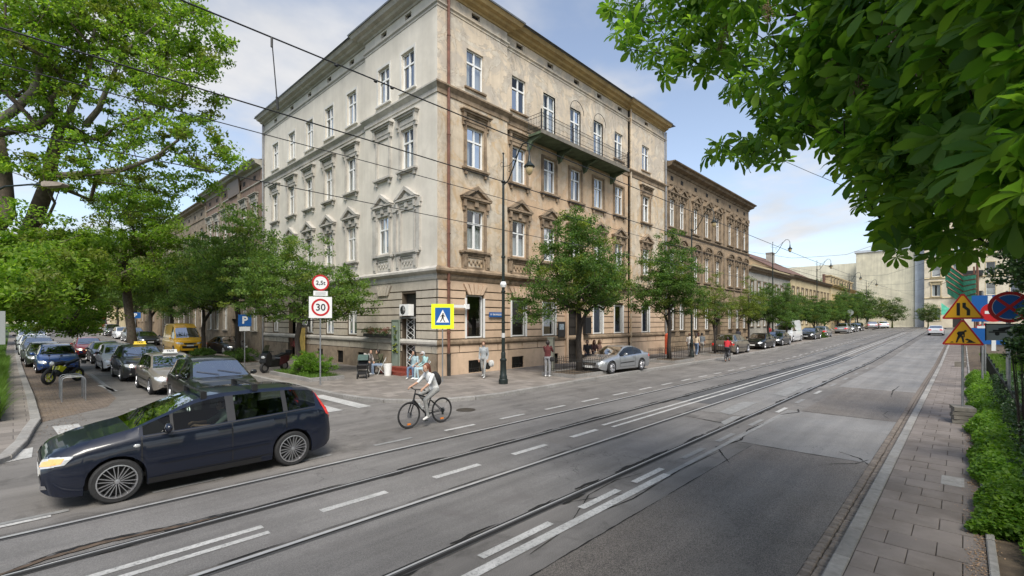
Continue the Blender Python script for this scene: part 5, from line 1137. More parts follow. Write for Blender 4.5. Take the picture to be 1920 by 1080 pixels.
M['tail'] = pm('red_tail_light', (.35, .012, .012), .2, 0, coat=1, emit=((1, .05, .03), .25)); M['dark_glass'] = pm('tinted_glass', (.01, .012, .012), .04, 0, coat=1, spec=.8)
M['plate'] = pm('number_plate', (.72, .72, .70), .4); M['cabin'] = pm('dark_cabin', (.018, .018, .019), .85); M['seat'] = pm('seat_fabric', (.035, .036, .038), .9, noise=(20, .3)); M['brakedisc'] = pm('wheel_well_dark', (.02, .02, .02), .7)
def interp(tab, x):
    if x <= tab[0][0]: return tab[0][1]
    for (a, u), (b_, v) in zip(tab, tab[1:]):
        if x <= b_: t_ = (x-a)/(b_-a+1e-9); return u+(v-u)*t_
    return tab[-1][1]
def smo(tab, x, s=.05): return (interp(tab, x-s)+2*interp(tab, x)+interp(tab, x+s))/4
CT = {
 'mpv': dict(L=4.22, W=.905, wb=2.60, fo=.82, r=.325, top=[(0, .66), (.03, .77), (.12, .85), (.42, .95), (.78, 1.03), (1.0, 1.065), (1.86, 1.43), (2.2, 1.50), (2.8, 1.515), (3.5, 1.49), (3.88, 1.43), (4.12, 1.02), (4.19, .94), (4.22, .62)],
   belt=[(0, .60), (.12, .73), (.45, .86), (1.02, .955), (2.0, .985), (3.0, 1.03), (3.9, 1.08), (4.22, .98)], cowl=1.0, wt=1.86, rt=3.88, rb=4.12, pil=[(2.32, 2.45), (3.26, 3.34), (1.50, 1.545)], gl=(1.14, 3.88)),
 'sedan': dict(L=4.55, W=.88, wb=2.72, fo=.85, r=.32, top=[(0, .52), (.03, .64), (.15, .72), (.7, .86), (1.25, .93), (1.98, 1.35), (2.3, 1.42), (2.9, 1.42), (3.3, 1.34), (3.95, 1.01), (4.35, .98), (4.5, .92), (4.55, .6)],
   belt=[(0, .50), (.15, .66), (1.2, .86), (2.2, .90), (3.5, .95), (4.4, .93), (4.55, .8)], cowl=1.25, wt=1.98, rt=3.3, rb=3.95, pil=[(2.48, 2.57), (3.38, 3.46)], gl=(1.42, 3.72)),
 'coupe': dict(L=4.49, W=.875, wb=2.72, fo=.78, r=.32, top=[(0, .50), (.03, .62), (.15, .70), (.7, .82), (1.35, .91), (2.08, 1.30), (2.4, 1.37), (2.9, 1.36), (3.2, 1.30), (3.85, 1.0), (4.3, .96), (4.44, .9), (4.49, .6)],
   belt=[(0, .48), (.15, .64), (1.2, .83), (2.2, .87), (3.5, .92), (4.3, .9), (4.49, .78)], cowl=1.35, wt=2.08, rt=3.2, rb=3.85, pil=[(2.82, 2.88)], gl=(1.5, 3.55)),
 'hatch': dict(L=4.15, W=.875, wb=2.58, fo=.83, r=.31, top=[(0, .56), (.03, .68), (.15, .76), (.6, .89), (1.05, .97), (1.82, 1.41), (2.15, 1.48), (2.9, 1.49), (3.5, 1.42), (3.93, 1.0), (4.08, .9), (4.15, .58)],
   belt=[(0, .54), (.15, .70), (1.0, .90), (2.0, .94), (3.5, 1.02), (4.15, .9)], cowl=1.05, wt=1.82, rt=3.5, rb=3.93, pil=[(2.3, 2.4), (3.18, 3.26)], gl=(1.2, 3.66)),
 'suv': dict(L=4.48, W=.915, wb=2.64, fo=.88, r=.35, top=[(0, .66), (.03, .80), (.12, .90), (.6, 1.03), (1.15, 1.09), (1.88, 1.53), (2.2, 1.62), (3.0, 1.64), (3.75, 1.56), (4.15, 1.1), (4.38, 1.0), (4.48, .66)],
   belt=[(0, .62), (.12, .82), (1.1, 1.02), (2.0, 1.06), (3.5, 1.12), (4.48, 1.0)], cowl=1.15, wt=1.88, rt=3.75, rb=4.15, pil=[(2.45, 2.56), (3.35, 3.44)], gl=(1.3, 3.95)),
 'wagon': dict(L=4.6, W=.885, wb=2.7, fo=.86, r=.32, top=[(0, .54), (.03, .66), (.15, .74), (.7, .88), (1.2, .95), (1.92, 1.37), (2.25, 1.45), (3.0, 1.46), (4.05, 1.41), (4.42, 1.0), (4.54, .9), (4.6, .6)],
   belt=[(0, .52), (.15, .68), (1.2, .88), (2.2, .92), (3.8, .98), (4.6, .9)], cowl=1.2, wt=1.92, rt=4.05, rb=4.42, pil=[(2.42, 2.52), (3.34, 3.42)], gl=(1.35, 4.15)),
 'van': dict(L=5.4, W=1.0, wb=3.45, fo=.95, r=.35, top=[(0, .75), (.03, .98), (.2, 1.16), (.7, 1.34), (1.45, 2.15), (1.75, 2.42), (2.2, 2.52), (5.3, 2.52), (5.38, 2.4), (5.4, 1.2)],
   belt=[(0, .72), (.2, 1.0), (.8, 1.22), (5.4, 1.25)], cowl=.7, wt=1.45, rt=5.39, rb=5.395, pil=[], gl=(.95, 2.05))}
def car_mesh(kind, zl0=.19):
    c = CT[kind]; Ln, W = c['L'], c['W']; f0 = c['fo']; w0, w1 = f0, f0+c['wb']; ra = c['r']+.045
    ds = {0, .015, .04, .08, .14, .22, .32, .45, .6, .8, 1.0, Ln, Ln-.015, Ln-.04, Ln-.09, Ln-.16, Ln-.28, Ln-.42, c['cowl'], c['wt'], c['rt'], c['rb'], c['gl'][0], c['gl'][1]}
    for p in c['pil']: ds |= set(p)
    for wc in (w0, w1):
        for k in range(13): ds.add(round(wc+ra*math.cos(PI*k/12), 4))
        ds.add(wc-ra-.012); ds.add(wc+ra+.012)
    x = 1.1
    while x < Ln-.4: ds.add(round(x, 3)); x += .2
    ds = sorted(d for d in ds if 0 <= d <= Ln); clean = [ds[0]]
    keys = {c['cowl'], c['wt'], c['rt'], c['rb'], c['gl'][0], c['gl'][1]} | {v for p in c['pil'] for v in p}
    for d in ds[1:]:
        if d-clean[-1] > .011 or d in keys: 
            if d-clean[-1] <= .011 and clean[-1] not in keys and len(clean) > 1: clean[-1] = d
            else: clean.append(d)
    ds = clean
    van = kind == 'van'
    def sect(d):
        e = min(d, Ln-d); k = 1-.20*math.exp(-((d/.16)))-.09*math.exp(-((d)/.7))-.14*math.exp(-(Ln-d)/.12)-.05*math.exp(-(Ln-d)/.6)
        w = W*k; zt_ = smo(c['top'], d, .03 if d < .3 or d > Ln-.3 else .07); zb = min(smo(c['belt'], d), zt_-.012)
        zl = zl0+.13*math.exp(-d/.12)+.16*math.exp(-(Ln-d)/.14); za = zl
        for wc in (w0, w1):
            q = ra*ra-(d-wc)**2
            if q > 0: za = max(za, c['r']+math.sqrt(q))
        g = zt_-zb; wt_ = .945*w-(.36 if not van else .12)*g-.015; hz = .84 if g > .12 else .5
        za = min(za, zb-.08)
        zm = max(zl+.5*(zb-zl), za+.01)
        return [(0, zl), (w-.30, zl), (w-.27, za), (w*.965, za), (w*.992, max(za+.02, min(zl+.14, zm-.03))), (w, zm), (w*.99, max(zm+.02, zb-.10)), (w*.965, zb-.025), (w*.94, zb), (wt_, zb+g*hz), (wt_-.07, zb+g*.955), (wt_*.55, zt_-.004*(1+2*g)), (0, zt_)]
    S = [sect(d) for d in ds]; n = len(S[0]); k = len(ds); c['S'] = (ds, S)
    def X(d): return Ln/2-d
    V = []; 
    for d, s in zip(ds, S):
        for y, z in s: V.append((X(d), y, z))
        for y, z in s: V.append((X(d), -y, z))
    body = []; glass = {'windscreen': [], 'side_window': [], 'rear_window': []}; under = []
    for i in range(k-1):
        dm = (ds[i]+ds[i+1])/2
        for sd in (0, 1):
            for j in range(n-1):
                a, b_, c_, d_ = i*2*n+sd*n+j, (i+1)*2*n+sd*n+j, (i+1)*2*n+sd*n+j+1, i*2*n+sd*n+j+1
                q = (a, b_, c_, d_) if sd else (a, d_, c_, b_)
                if j >= 10 and c['cowl'] < dm < c['wt']: glass['windscreen'].append(q)
                elif j >= 10 and c['rt'] < dm < c['rb']: glass['rear_window'].append(q)
                elif j == 8 and c['gl'][0] < dm < c['gl'][1] and not any(p[0] < dm < p[1] for p in c['pil']): glass['side_window'].append(q+(sd, dm))
                elif j == 8 and c['cowl']+.25 < dm < c['rb'] and c['gl'][0] < dm < c['gl'][1]: under.append(q)
                elif j < 3: under.append(q)
                else: body.append(q)
    body.append(tuple(range(n))+tuple(range(2*n-2, n, -1))); e = (k-1)*2*n; body.append(tuple([e+n+i for i in range(n)]+[e+i for i in range(n-2, 0, -1)]))
    return V, body, under, glass
def submesh(V, F, name, mats, mi=None, smooth=38):
    used = sorted({i for f in F for i in f}); mp = {u: i for i, u in enumerate(used)}; b = MB(); b.v = [V[u] for u in used]; b.f = [[mp[i] for i in f] for f in F]; b.m = mi or [0]*len(F)
    return b.mesh(name, mats, smooth)
WH = {}
def wheel_meshes(r, style):
    if (r, style) in WH: return WH[(r, style)]
    b = MB(); rr = r*(.76 if style == 'multi' else .66); w_ = .105
    b.lathe([(rr, -w_), (r*.93, -w_), (r*.985, -w_*.8), (r, -w_*.45), (r, w_*.45), (r*.985, w_*.8), (r*.93, w_), (rr, w_)], 28, axis='y', cap=False); ty = b.mesh('tyre', [M['rubber']], 40)
    b = MB(); b.lathe([(rr+.004, w_+.004), (rr-.012, w_+.006), (rr-.02, w_-.03), (rr-.025, .0), (rr-.03, -.05)], 28, axis='y', mi=1, cap=False); b.lathe([(rr*.16, w_-.04), (rr*.14, w_+.0), (.01, w_+.004)], 12, axis='y', mi=1)
    ns = {'multi': 10, 'five': 5, 'seven': 7}[style]
    for i in range(ns):
        for s in ((-1, 1) if style == 'multi' else (0,)):
            a = 2*PI*i/ns; da = s*.13; wd = .0075 if style == 'multi' else .034
            p0 = Vector((math.cos(a+da*2.2)*rr*.14, 0, math.sin(a+da*2.2)*rr*.14)); p1 = Vector((math.cos(a-da*(-1))*rr*.96, 0, math.sin(a-da*(-1))*rr*.96)); d = (p1-p0).normalized(); q = Vector((-d.z, 0, d.x))*wd; y0, y1 = w_-.035, w_-.002
            b.add([p0-q+Vector((0, y0, 0)), p1-q+Vector((0, y0, 0)), p1+q+Vector((0, y0, 0)), p0+q+Vector((0, y0, 0)), p0-q*.6+Vector((0, y1, 0)), p1-q*.6+Vector((0, y1, 0)), p1+q*.6+Vector((0, y1, 0)), p0+q*.6+Vector((0, y1, 0))], [(4, 5, 6, 7), (0, 1, 5, 4), (1, 2, 6, 5), (2, 3, 7, 6), (3, 0, 4, 7)], 1)
    b.lathe([(rr-.01, -.02), (.02, -.02)], 20, axis='y', mi=0, cap=False); b.lathe([(rr-.01, .02), (.02, .022)], 20, axis='y', mi=0, cap=False)
    rm = b.mesh('rim', [M['brakedisc'], M['alloy']], 40); WH[(r, style)] = (ty, rm); return ty, rm
class Proj:
    def __init__(s, V, F): s.t = BVHTree.FromPolygons([Vector(v) for v in V], [list(f) for f in F]); 
    def hit(s, dr, a, b_, off):
        if dr == 'f': o, d = Vector((5, a, b_)), Vector((-1, 0, 0))
        elif dr == 'r': o, d = Vector((-5, a, b_)), Vector((1, 0, 0))
        elif dr == 'l': o, d = Vector((a, 3, b_)), Vector((0, -1, 0))
        elif dr == 'R': o, d = Vector((a, -3, b_)), Vector((0, 1, 0))
        else: o, d = Vector((a, b_, 4)), Vector((0, 0, -1))
        loc, nn, i, ds_ = s.t.ray_cast(o, d)
        if loc is None: return None
        return loc-d*off
    def patch(s, dr, q, nu=6, nv=3, off=.006, mb=None, mi=0):
        mb = mb or MB(); g = []
        for i in range(nu+1):
            for j in range(nv+1):
                u, v = i/nu, j/nv; a = (q[0][0]*(1-u)+q[1][0]*u)*(1-v)+(q[3][0]*(1-u)+q[2][0]*u)*v; b_ = (q[0][1]*(1-u)+q[1][1]*u)*(1-v)+(q[3][1]*(1-u)+q[2][1]*u)*v; g.append(s.hit(dr, a, b_, off))
        for i in range(nu):
            for j in range(nv):
                k = [g[i*(nv+1)+j], g[(i+1)*(nv+1)+j], g[(i+1)*(nv+1)+j+1], g[i*(nv+1)+j+1]]
                if all(p is not None for p in k) and max((k[0]-k[2]).length, (k[1]-k[3]).length) < .5: mb.quad(*k, mi)
        return mb
def interior_mesh(c):
    b = MB(); Ln, W = c['L'], c['W']; zb = interp(c['belt'], c['wt']); xc = Ln/2-c['cowl']
    b.box(-Ln/2+.45, xc-.1, -W+.16, W-.16, .3, .36); b.box(xc-.55, xc-.05, -W+.14, W-.14, .5, zb-.04)
    for y in (-.36, .36):
        x = Ln/2-c['wt']-.25
        b.prism([(x-.55, .4), (x, .4), (x, .56), (x-.5, .54)], y-.24, y+.24, 1, lambda a, z, yy: (a, yy, z)); b.prism([(x-.62, .5), (x-.46, .5), (x-.66, 1.12), (x-.78, 1.10)], y-.23, y+.23, 1, lambda a, z, yy: (a, yy, z)); b.box(x-.80, x-.70, y-.12, y+.12, 1.13, 1.28, 1)
    if c['L'] < 5:
        x = Ln/2-c['wt']-1.1; b.box(x-.45, x, -W+.22, W-.22, .4, .56, 1); b.prism([(x-.55, .5), (x-.42, .5), (x-.6, 1.08), (x-.7, 1.06)], -W+.24, W-.24, 1, lambda a, z, yy: (a, yy, z))
    b.tube([(xc-.62+.08*math.sin(t*.6283), .36+.18*math.cos(t*.6283), zb-.10+.17*math.sin(t*.6283)) for t in range(11)], .014, 5, 0); b.tube([(xc-.3, .36, zb-.2), (xc-.62, .36, zb-.1)], .03, 5)
    return b.mesh('cabin_interior', [M['cabin'], M['seat']])
CARS = {}
def car(kind, col, label, loc, heading, style='five', lit=0, group=None, hero=False, name='parked_car', mirrors=True):
    c = CT[kind]; Ln, W = c['L'], c['W']; key = (kind, col, style, lit, hero); r_ = root(name, loc, heading, label, 'van' if kind == 'van' else 'car', group)
    if key in CARS:
        for ch in CARS[key].children: copy_tree(ch, r_)
        return r_
    CARS[key] = r_; ck = ('m', kind)
    if ck not in CARS:
        V, bd, un, gl = car_mesh(kind); pj = Proj(V, bd+[q[:4] for g in gl.values() for q in g]); CARS[ck] = (V, bd, un, gl, pj, interior_mesh(c))
    V, bd, un, gl, pj, im = CARS[ck]
    new('body', submesh(V, bd+un, 'body', [P_[col], M['black']], [0]*len(bd)+[1]*len(un), 32), r_)
    for g, nm in (('windscreen', 'windscreen'), ('rear_window', 'rear_window')):
        if gl[g]: new(nm, submesh(V, gl[g], nm, [M['screen_glass']], None, True), r_)
    cuts = sorted([c['gl'][0]]+[v for p in c['pil'] for v in p]+[c['gl'][1]])
    for sd in (0, 1):
        for a, b_ in zip(cuts[::2], cuts[1::2]):
            F = [q[:4] for q in gl['side_window'] if q[4] == sd and a < q[5] < b_]
            if F: new('side_window', submesh(V, F, 'side_window', [M['car_glass']], None, True), r_)
    new('cabin_interior', im, r_)
    van = kind == 'van'; hl = Ln/2; top = interp(c['top'], .2); zf = interp(c['top'], .04)
    # front face
    gz0, gz1 = zf-.20, zf-.05
    m = pj.patch('f', [(-.38, gz0), (.38, gz0), (.44, gz1), (-.44, gz1)], 8, 2, .008); new('grille', m.mesh('grille', [M['black']]), r_)
    m = MB()
    for z in (gz0+.035, gz0+.075, gz0+.115): pj.patch('f', [(-.38, z), (.38, z), (.38, z+.012), (-.38, z+.012)], 6, 1, .018, m)
    new('grille_bar', m.mesh('grille_bar', [M['chrome']]), r_)
    m = pj.patch('f', [(-.5, .29), (.5, .29), (.56, gz0-.09), (-.56, gz0-.09)], 8, 2, .006); new('air_intake', m.mesh('air_intake', [M['black']]), r_)
    m = MB(); p = pj.hit('f', 0, gz0-.05, .02); m.box(p.x-.02, p.x-.004, -.24, .24, gz0-.12, gz0-.01); new('number_plate', m.mesh('number_plate', [M['plate']]), r_)
    m = MB(); p = pj.hit('r', 0, .72, .02); m.box(p.x-.012, p.x+.01, -.26, .26, .66, .77); new('number_plate', m.mesh('number_plate', [M['plate']]), r_)
    for s in (-1, 1):
        dr = 'l' if s > 0 else 'R'
        q = [(.48*s, zf-.17), (W*.83*s, zf-.12), (W*.80*s, zf+.015), (.46*s, zf-.04)]
        m = pj.patch('f', q, 8, 4, .009)
        x0 = hl-.14; q2 = [(hl-.06, zf-.12), (hl-.24, zf-.10), (hl-.34, zf+.01), (hl-.07, zf+.01)]; pj.patch(dr, q2, 8, 3, .007, m)
        new('headlight', m.mesh('headlight', [M['lens']], True), r_)
        if hero:
            m = pj.patch('f', [(.56*s, zf-.12), (W*.80*s, zf-.10), (W*.78*s, zf-.02), (.54*s, zf-.06)], 6, 3, .016); pj.patch(dr, [(hl-.07, zf-.10), (hl-.20, zf-.08), (hl-.24, zf-.01), (hl-.08, zf-.01)], 5, 3, .013, m); new('lamp_bulb', m.mesh('lamp_bulb', [M['lens_warm']], True), r_)
        elif lit: m = MB(); p = pj.hit('f', s*W*.66, zf-.08, -.01); m.ball(p, .06, 8); new('lamp_bulb', m.mesh('lamp_bulb', [M['lens_lit']], True), r_)
        zt2 = interp(c['top'], Ln-.1)
        if van: q = [(s*W*.86, .9), (s*W*.74, .9), (s*W*.74, 1.5), (s*W*.86, 1.5)]
        elif hero: q = [(s*W*.84, .78), (s*W*.66, .84), (s*W*.62, 1.38), (s*W*.68, 1.40)]
        else: q = [(s*W*.86, .68), (s*W*.48, .70), (s*W*.5, .86), (s*W*.84, .88)]
        m = pj.patch('r', q, 4, 6, .008)
        if hero: pj.patch(dr, [(-hl+.02, .84), (-hl+.13, .90), (-hl+.36, 1.42), (-hl+.27, 1.44)], 5, 9, .006, m)
        elif not van: pj.patch(dr, [(-hl+.02, .70), (-hl+.32, .76), (-hl+.30, .86), (-hl+.02, .86)], 5, 2, .006, m)
        new('tail_light', m.mesh('tail_light', [M['tail']], True), r_)
        m = pj.patch('f', [(s*.62, .34), (s*.70, .35), (s*.69, .40), (s*.61, .40)], 2, 2, .01); new('fog_light', m.mesh('fog_light', [M['chrome']]), r_)
        # door seams, trims
        m = MB(); xa = hl-c['cowl']-.12; seams = [xa]+[hl-(p[0]+p[1])/2 for p in c['pil'][:2]]; zl = .30
        for x in seams:
            if hl-x > c['fo']+c['wb']-.33: zs_ = c['r']*2+.1
            else: zs_ = zl
            pj.patch(dr, [(x-.009, zs_), (x+.009, zs_), (x+.009, interp(c['belt'], hl-x)-.01), (x-.009, interp(c['belt'], hl-x)-.01)], 1, 14, .006, m)
        xe = seams[-1] if len(seams) > 1 else xa-1
        pj.patch(dr, [(xe, .30), (xa, .30), (xa, .308), (xe, .318)], 8, 1, .006, m)
        new('door_seam', m.mesh('door_seam', [M['black']]), r_)
        if van:
            m = MB(); 
            for z in (.52, 1.28): pj.patch(dr, [(-hl+.3, z), (hl-1.3, z), (hl-1.3, z+.03), (-hl+.3, z+.03)], 10, 1, .006, m)
            new('side_trim', m.mesh('side_trim', [M['black']]), r_)
        else:
            m = MB(); pj.patch(dr, [(seams[-1]+.1, .52), (xa-.02, .49), (xa-.02, .53), (seams[-1]+.1, .56)], 10, 1, .018, m); new('side_trim', m.mesh('side_trim', [P_[col] if hero else M['black']]), r_)
            m = MB(); g0, g1 = hl-c['gl'][0]-.02, hl-c['gl'][1]+.02
            kk = 12
            for i in range(kk):
                xq, xr = g0+(g1-g0)*i/kk, g0+(g1-g0)*(i+1)/kk; a, b_ = interp(c['belt'], hl-xq), interp(c['belt'], hl-xr)
                pj.patch(dr, [(xq, a-.026), (xr, b_-.026), (xr, b_-.010), (xq, a-.010)], 1, 1, .006, m)
            new('window_trim', m.mesh('window_trim', [M['chrome' if not hero else 'black']]), r_)
        for x in [q_-.18 for q_ in seams[1:]] if not van else [.9]:
            x += .30; zq = interp(c['belt'], hl-x)-.10; p = pj.hit(dr, x, zq, .0)
            if p: m = MB(); m.box(p.x-.1, p.x+.1, min(p.y+s*.002, p.y+s*.035), max(p.y+s*.002, p.y+s*.035), zq-.014, zq+.014); new('door_handle', m.mesh('door_handle', [P_[col]]), r_)
        # mirrors
        x = hl-c['gl'][0]-.30; zq = interp(c['belt'], hl-x)+.06
        m = MB(); m.ball((x, s*(W+.10), zq+.03), .1, 10, 0, (.55, 1.05, .75)); m.tube([(x, s*(W-.08), zq-.03), (x, s*(W+.06), zq)], .025, 6); new('wing_mirror', m.mesh('wing_mirror', [P_[col] if col != 'white' else M['black']], True), r_)
        # wheels
        for d in (c['fo'], c['fo']+c['wb']):
            ty, rm = wheel_meshes(c['r'], style); o = new('wheel', ty, r_); o.location = (hl-d, s*(W-.115), c['r']); o.rotation_euler = (0, rnd.uniform(0, 3), 0 if s > 0 else PI)
            new('rim', rm, o)
    # wipers
    m = MB(); d0 = c['cowl']+.05
    for y0, y1 in ((.55, -.05), (-.05, -.6)):
        pj_a, pj_b = pj.hit('t', hl-d0-.02, y0, .02), pj.hit('t', hl-d0-.22, y1, .02)
        if pj_a and pj_b: m.tube([pj_a, pj_b], .009, 4)
    if m.v: new('wiper', m.mesh('wiper', [M['black']]), r_)
    if hero:
        for dr in 'lR': m = pj.patch(dr, [(-hl+.95, .20), (hl-1.2, .20), (hl-1.2, .285), (-hl+.95, .285)], 10, 1, .006); new('sill_trim', m.mesh('sill_trim', [M['black']]), r_)
        m = pj.patch('f', [(-.75, .235), (.75, .235), (.75, .30), (-.75, .30)], 10, 1, .012); new('bumper_lip', m.mesh('bumper_lip', [M['black']]), r_)
        m = MB()
        for x in (.10, -.72):
            zt_ = interp(c['top'], hl-x); m.box(x-.02, x+.02, -.60, .60, zt_+.055, zt_+.078)
            for s in (-1, 1): m.box(x-.045, x+.045, s*.60-.035, s*.60+.035, zt_-.05, zt_+.07)
        new('roof_bar', m.mesh('roof_bar', [M['black']]), r_)
        m = MB(); p = pj.hit('l', hl-1.06, .82, .0); m.ball((p.x, p.y, p.z), .03, 8, 0, (1.6, .3, .9)); new('side_indicator', m.mesh('side_indicator', [M['lens']], True), r_)
    return r_
AX_ = {'-Y': -PI/2, '-X': PI, '+X': 0.0, '+Y': PI/2}
hero = car('mpv', 'navy', 'dark navy people carrier with roof bars turning across the crossing, driver at the wheel', (1.09-.82+2.11, 9.28+.89, 0), PI-.004, 'multi', 2, hero=True, name='car')
Gq = 'cars queueing towards the junction'
def qc(*a, **k): return car(*a, group=Gq, name='car', **k)
qc('suv', 'black', 'black off-roader at the head of the queue, just behind the navy people carrier', (4.38, 17.35, 0), -PI/2-.02, 'seven')
tx1 = qc('hatch', 'beige', 'beige hatchback taxi with white roof sign, behind the black off-roader', (4.38, 23.45, 0), -PI/2)
tx2 = qc('suv', 'graphite', 'dark grey taxi with yellow roof sign and lit headlights', (4.28, 29.4, 0), -PI/2, lit=1)
qc('hatch', 'white', 'white hatchback in the queue behind the taxi with the yellow sign', (4.2, 35.6, 0), -PI/2, 'seven')
qc('sedan', 'graphite', 'dark grey saloon in the queue behind the white hatchback, one lamp glowing', (4.35, 42.6, 0), -PI/2, lit=1)
qc('hatch', 'red', 'dark red hatchback with lit headlights, last clear car of the queue', (4.0, 49.2, gz(4, 49)), -PI/2, lit=1)
qc('suv', 'white', 'white car coming down the far end of the side street', (3.3, 105.5, 1.08), -PI/2)
m = MB(); m.box(-.07, .07, -.22, .22, 0, .12); m.box(-.09, .09, -.25, .25, -.02, .01)
for t_, mt, z in ((tx1, M['white'], 1.50), (tx2, pm('yellow_taxi_sign', (.75, .55, .05), .4, emit=((1, .7, .1), .3)), 1.66)):
    o = new('taxi_sign', m.mesh('taxi_sign', [mt]), t_); o.location = (.15, 0, z); text_on('TAXI', .11, M['black'], o, (.073, 0, .06), (PI/2, 0, PI/2), .002)
Gl = 'cars parked at the left kerb of the side street'
for k, (kd, cl, lb, x, y) in enumerate([('hatch', 'blue', 'bright blue hatchback behind the yellow-wheeled motorcycle', 1.68, 36.9), ('wagon', 'olive', 'dark olive estate parked right behind the blue hatchback', 1.38, 42.4), ('suv', 'grey', 'grey car half seen between the olive estate and a white car', 1.25, 47.9),
    ('suv', 'white', 'white off-roader in the left parked row under low branches', 1.15, 53.4), ('van', 'white', 'white van in the left parked row under low branches', 1.15, 60), ('hatch', 'red', 'dark red hatchback far back in the left parked row', 1.0, 67)]):
    car(kd, cl, lb, (x, y, gz(x, y)), -PI/2, group=Gl)
Gr = 'cars parked on the right of the side street'
for k, (kd, cl, lb, x, y) in enumerate([('sedan', 'graphite', 'dark saloon parked behind the yellow van beside the leaning trunk', 9.3, 60), ('suv', 'silver', 'silver car parked beyond the leaning trunk', 9.3, 67.5), ('hatch', 'white', 'white hatchback parked beyond the silver car', 9.3, 75), ('suv', 'grey', 'grey car parked near the red van on the right of the side street', 9.3, 84), ('van', 'red', 'small red van at the far right kerb of the side street', 9.2, 98)]):
    car(kd, cl, lb, (x, y, .1+gz(x, y)), -PI/2, group=Gr)
car('van', 'yellow', 'yellow high-roofed delivery van parked under the street trees', (9.85, 47.9, .1), -PI/2)
car('sedan', 'graphite', 'dark saloon parked between the yellow van and the brick tenement', (12.35, 44.6, .12), -PI/2+.1, group=Gr)
a, b_ = at(1150, 701, .12), at(1201, 694.5, .12)
hd = math.atan2(.16, -2.5); cx_, cy_ = (a[0]+b_[0])/2, (a[1]+b_[1])/2
car('coupe', 'silver', 'silver coupe parked on the pavement between two railed trees', (cx_+.18+.02, cy_+.86, .12), hd, 'seven')
Gm = 'cars parked along the main street'
for k, (kd, cl, lb, x, y, h) in enumerate([('suv', 'bronze', 'bronze-beige off-roader beside the cyclist in red', 41.2, 13.95, 0.0), ('sedan', 'black', 'black saloon parked right behind the bronze off-roader', 48.3, 13.8, PI), ('sedan', 'graphite', 'dark grey saloon parked behind the black saloon', 54.0, 13.8, PI), ('van', 'white', 'white van parked under the street trees of the main street', 61.5, 14.6, PI),
    ('wagon', 'graphite', 'dark estate parked beyond the white van', 68.5, 13.8, PI), ('hatch', 'silver', 'silver hatchback parked beyond the dark estate', 75.5, 13.8, 0.0), ('suv', 'silver', 'silver off-roader by the low hedge far along the main street', 90, 13.6, 0.0), ('sedan', 'grey', 'grey saloon next to the far silver off-roader', 96.5, 13.6, PI), ('hatch', 'black', 'black hatchback far along the main street', 103, 13.6, PI), ('sedan', 'white', 'white saloon parked before the blank wall', 122, 12, .3), ('wagon', 'silver', 'silver estate parked before the blank wall', 116, 13, .2)]):
    car(kd, cl, lb, (x, y, (.12 if kd != 'x' else 0)+gz(x, y)), h, group=Gm)
car('sedan', 'white', 'white saloon seen from behind, driving off in the near lane', (91, 2.75, gz(91, 0)), 0.0, name='car')
# ------------------------------------------------------------------ street furniture
SG_W = pm('paper_sticker', (.5, .5, .48), .7)
def lamp(loc, h, label, arm=1.5, rz=-PI/2):
    r_ = root('street_lamp', loc, rz, label, 'street lamp', 'green cast-iron street lamps with hanging lanterns')
    b = MB(); b.lathe([(.20, 0), (.20, .18), (.165, .22), (.165, .34), (.14, .38), (.13, .95), (.15, .98), (.15, 1.03), (.10, 1.08), (.10, 1.3), (.085, 1.34)], 12); b.build('base', M['lamp_green'], r_, 35)
    b = MB(); b.tube([(0, 0, 1.3), (0, 0, h*.55), (0, 0, h-1.2)], [.075, .06, .05], 10); b.tube([(0, 0, h-1.2), (0, 0, h)], [.035, .022], 8); b.ball((0, 0, h), .05, 6)
    for z in (2.6, 3.9, h*.55, h-1.2): b.lathe([(.085, -.04), (.095, 0), (.085, .04)], 10, (0, 0, z))
    b.build('pole', M['lamp_green'], r_, 35)
    b = MB(); P = [(0, 0, h-1.35), (.3, 0, h-1.2), (.6, 0, h-.75), (.9, 0, h-.15), (1.15, 0, h+.12), (1.38, 0, h+.1), (1.5, 0, h-.12), (1.52, 0, h-.45)]; P = [(x*arm/1.5, y, z) for x, y, z in P]; b.tube(P, .028, 6)
    b.tube([(0, 0, h-.55), (.35, 0, h-.6), (.7, 0, h-.35), (.95, 0, h-.1)], .014, 5); b.tube([(.35+.09*math.cos(t), 0, h-.75+.09*math.sin(t)) for t in [i*.7 for i in range(9)]], .010, 4); b.tube([(-.1+.08*math.cos(t), 0, h-.45+.1*math.sin(t)) for t in [i*.7 for i in range(9)]], .010, 4)
    b.build('arm', M['lamp_green'], r_, 35)
    x = arm*1.52/1.5; b = MB(); b.lathe([(.03, .0), (.045, -.08), (.06, -.22), (.10, -.32), (.19, -.40), (.23, -.46), (.22, -.49)], 14, (x, 0, h-.42)); b.build('lamp_hood', M['lamp_green'], r_, 35)
    b = MB(); b.lathe([(.16, 0), (.17, -.08), (.13, -.22), (.05, -.32), (.01, -.34)], 14, (x, 0, h-.90)); b.build('lamp_globe', pm('frosted_amber_lamp_glass', (.55, .42, .22), .25, 0, coat=.5), r_, True); return r_
L1 = lamp((14.3, 14.1, .12), 9.75, 'nearest ornate green street lamp, on the corner pavement', 1.45)
b = MB(); b.lathe([(.10, -.12), (.14, 0), (.10, .12)], 12, (0, 0, 4.2)); b.build('junction_ball', M['white'], L1, 35); b = MB(); b.lathe([(.077, 0), (.077, .2)], 12, (0, 0, 1.95)); b.v = [v for v in b.v]; b.build('sticker', SG_W, L1)
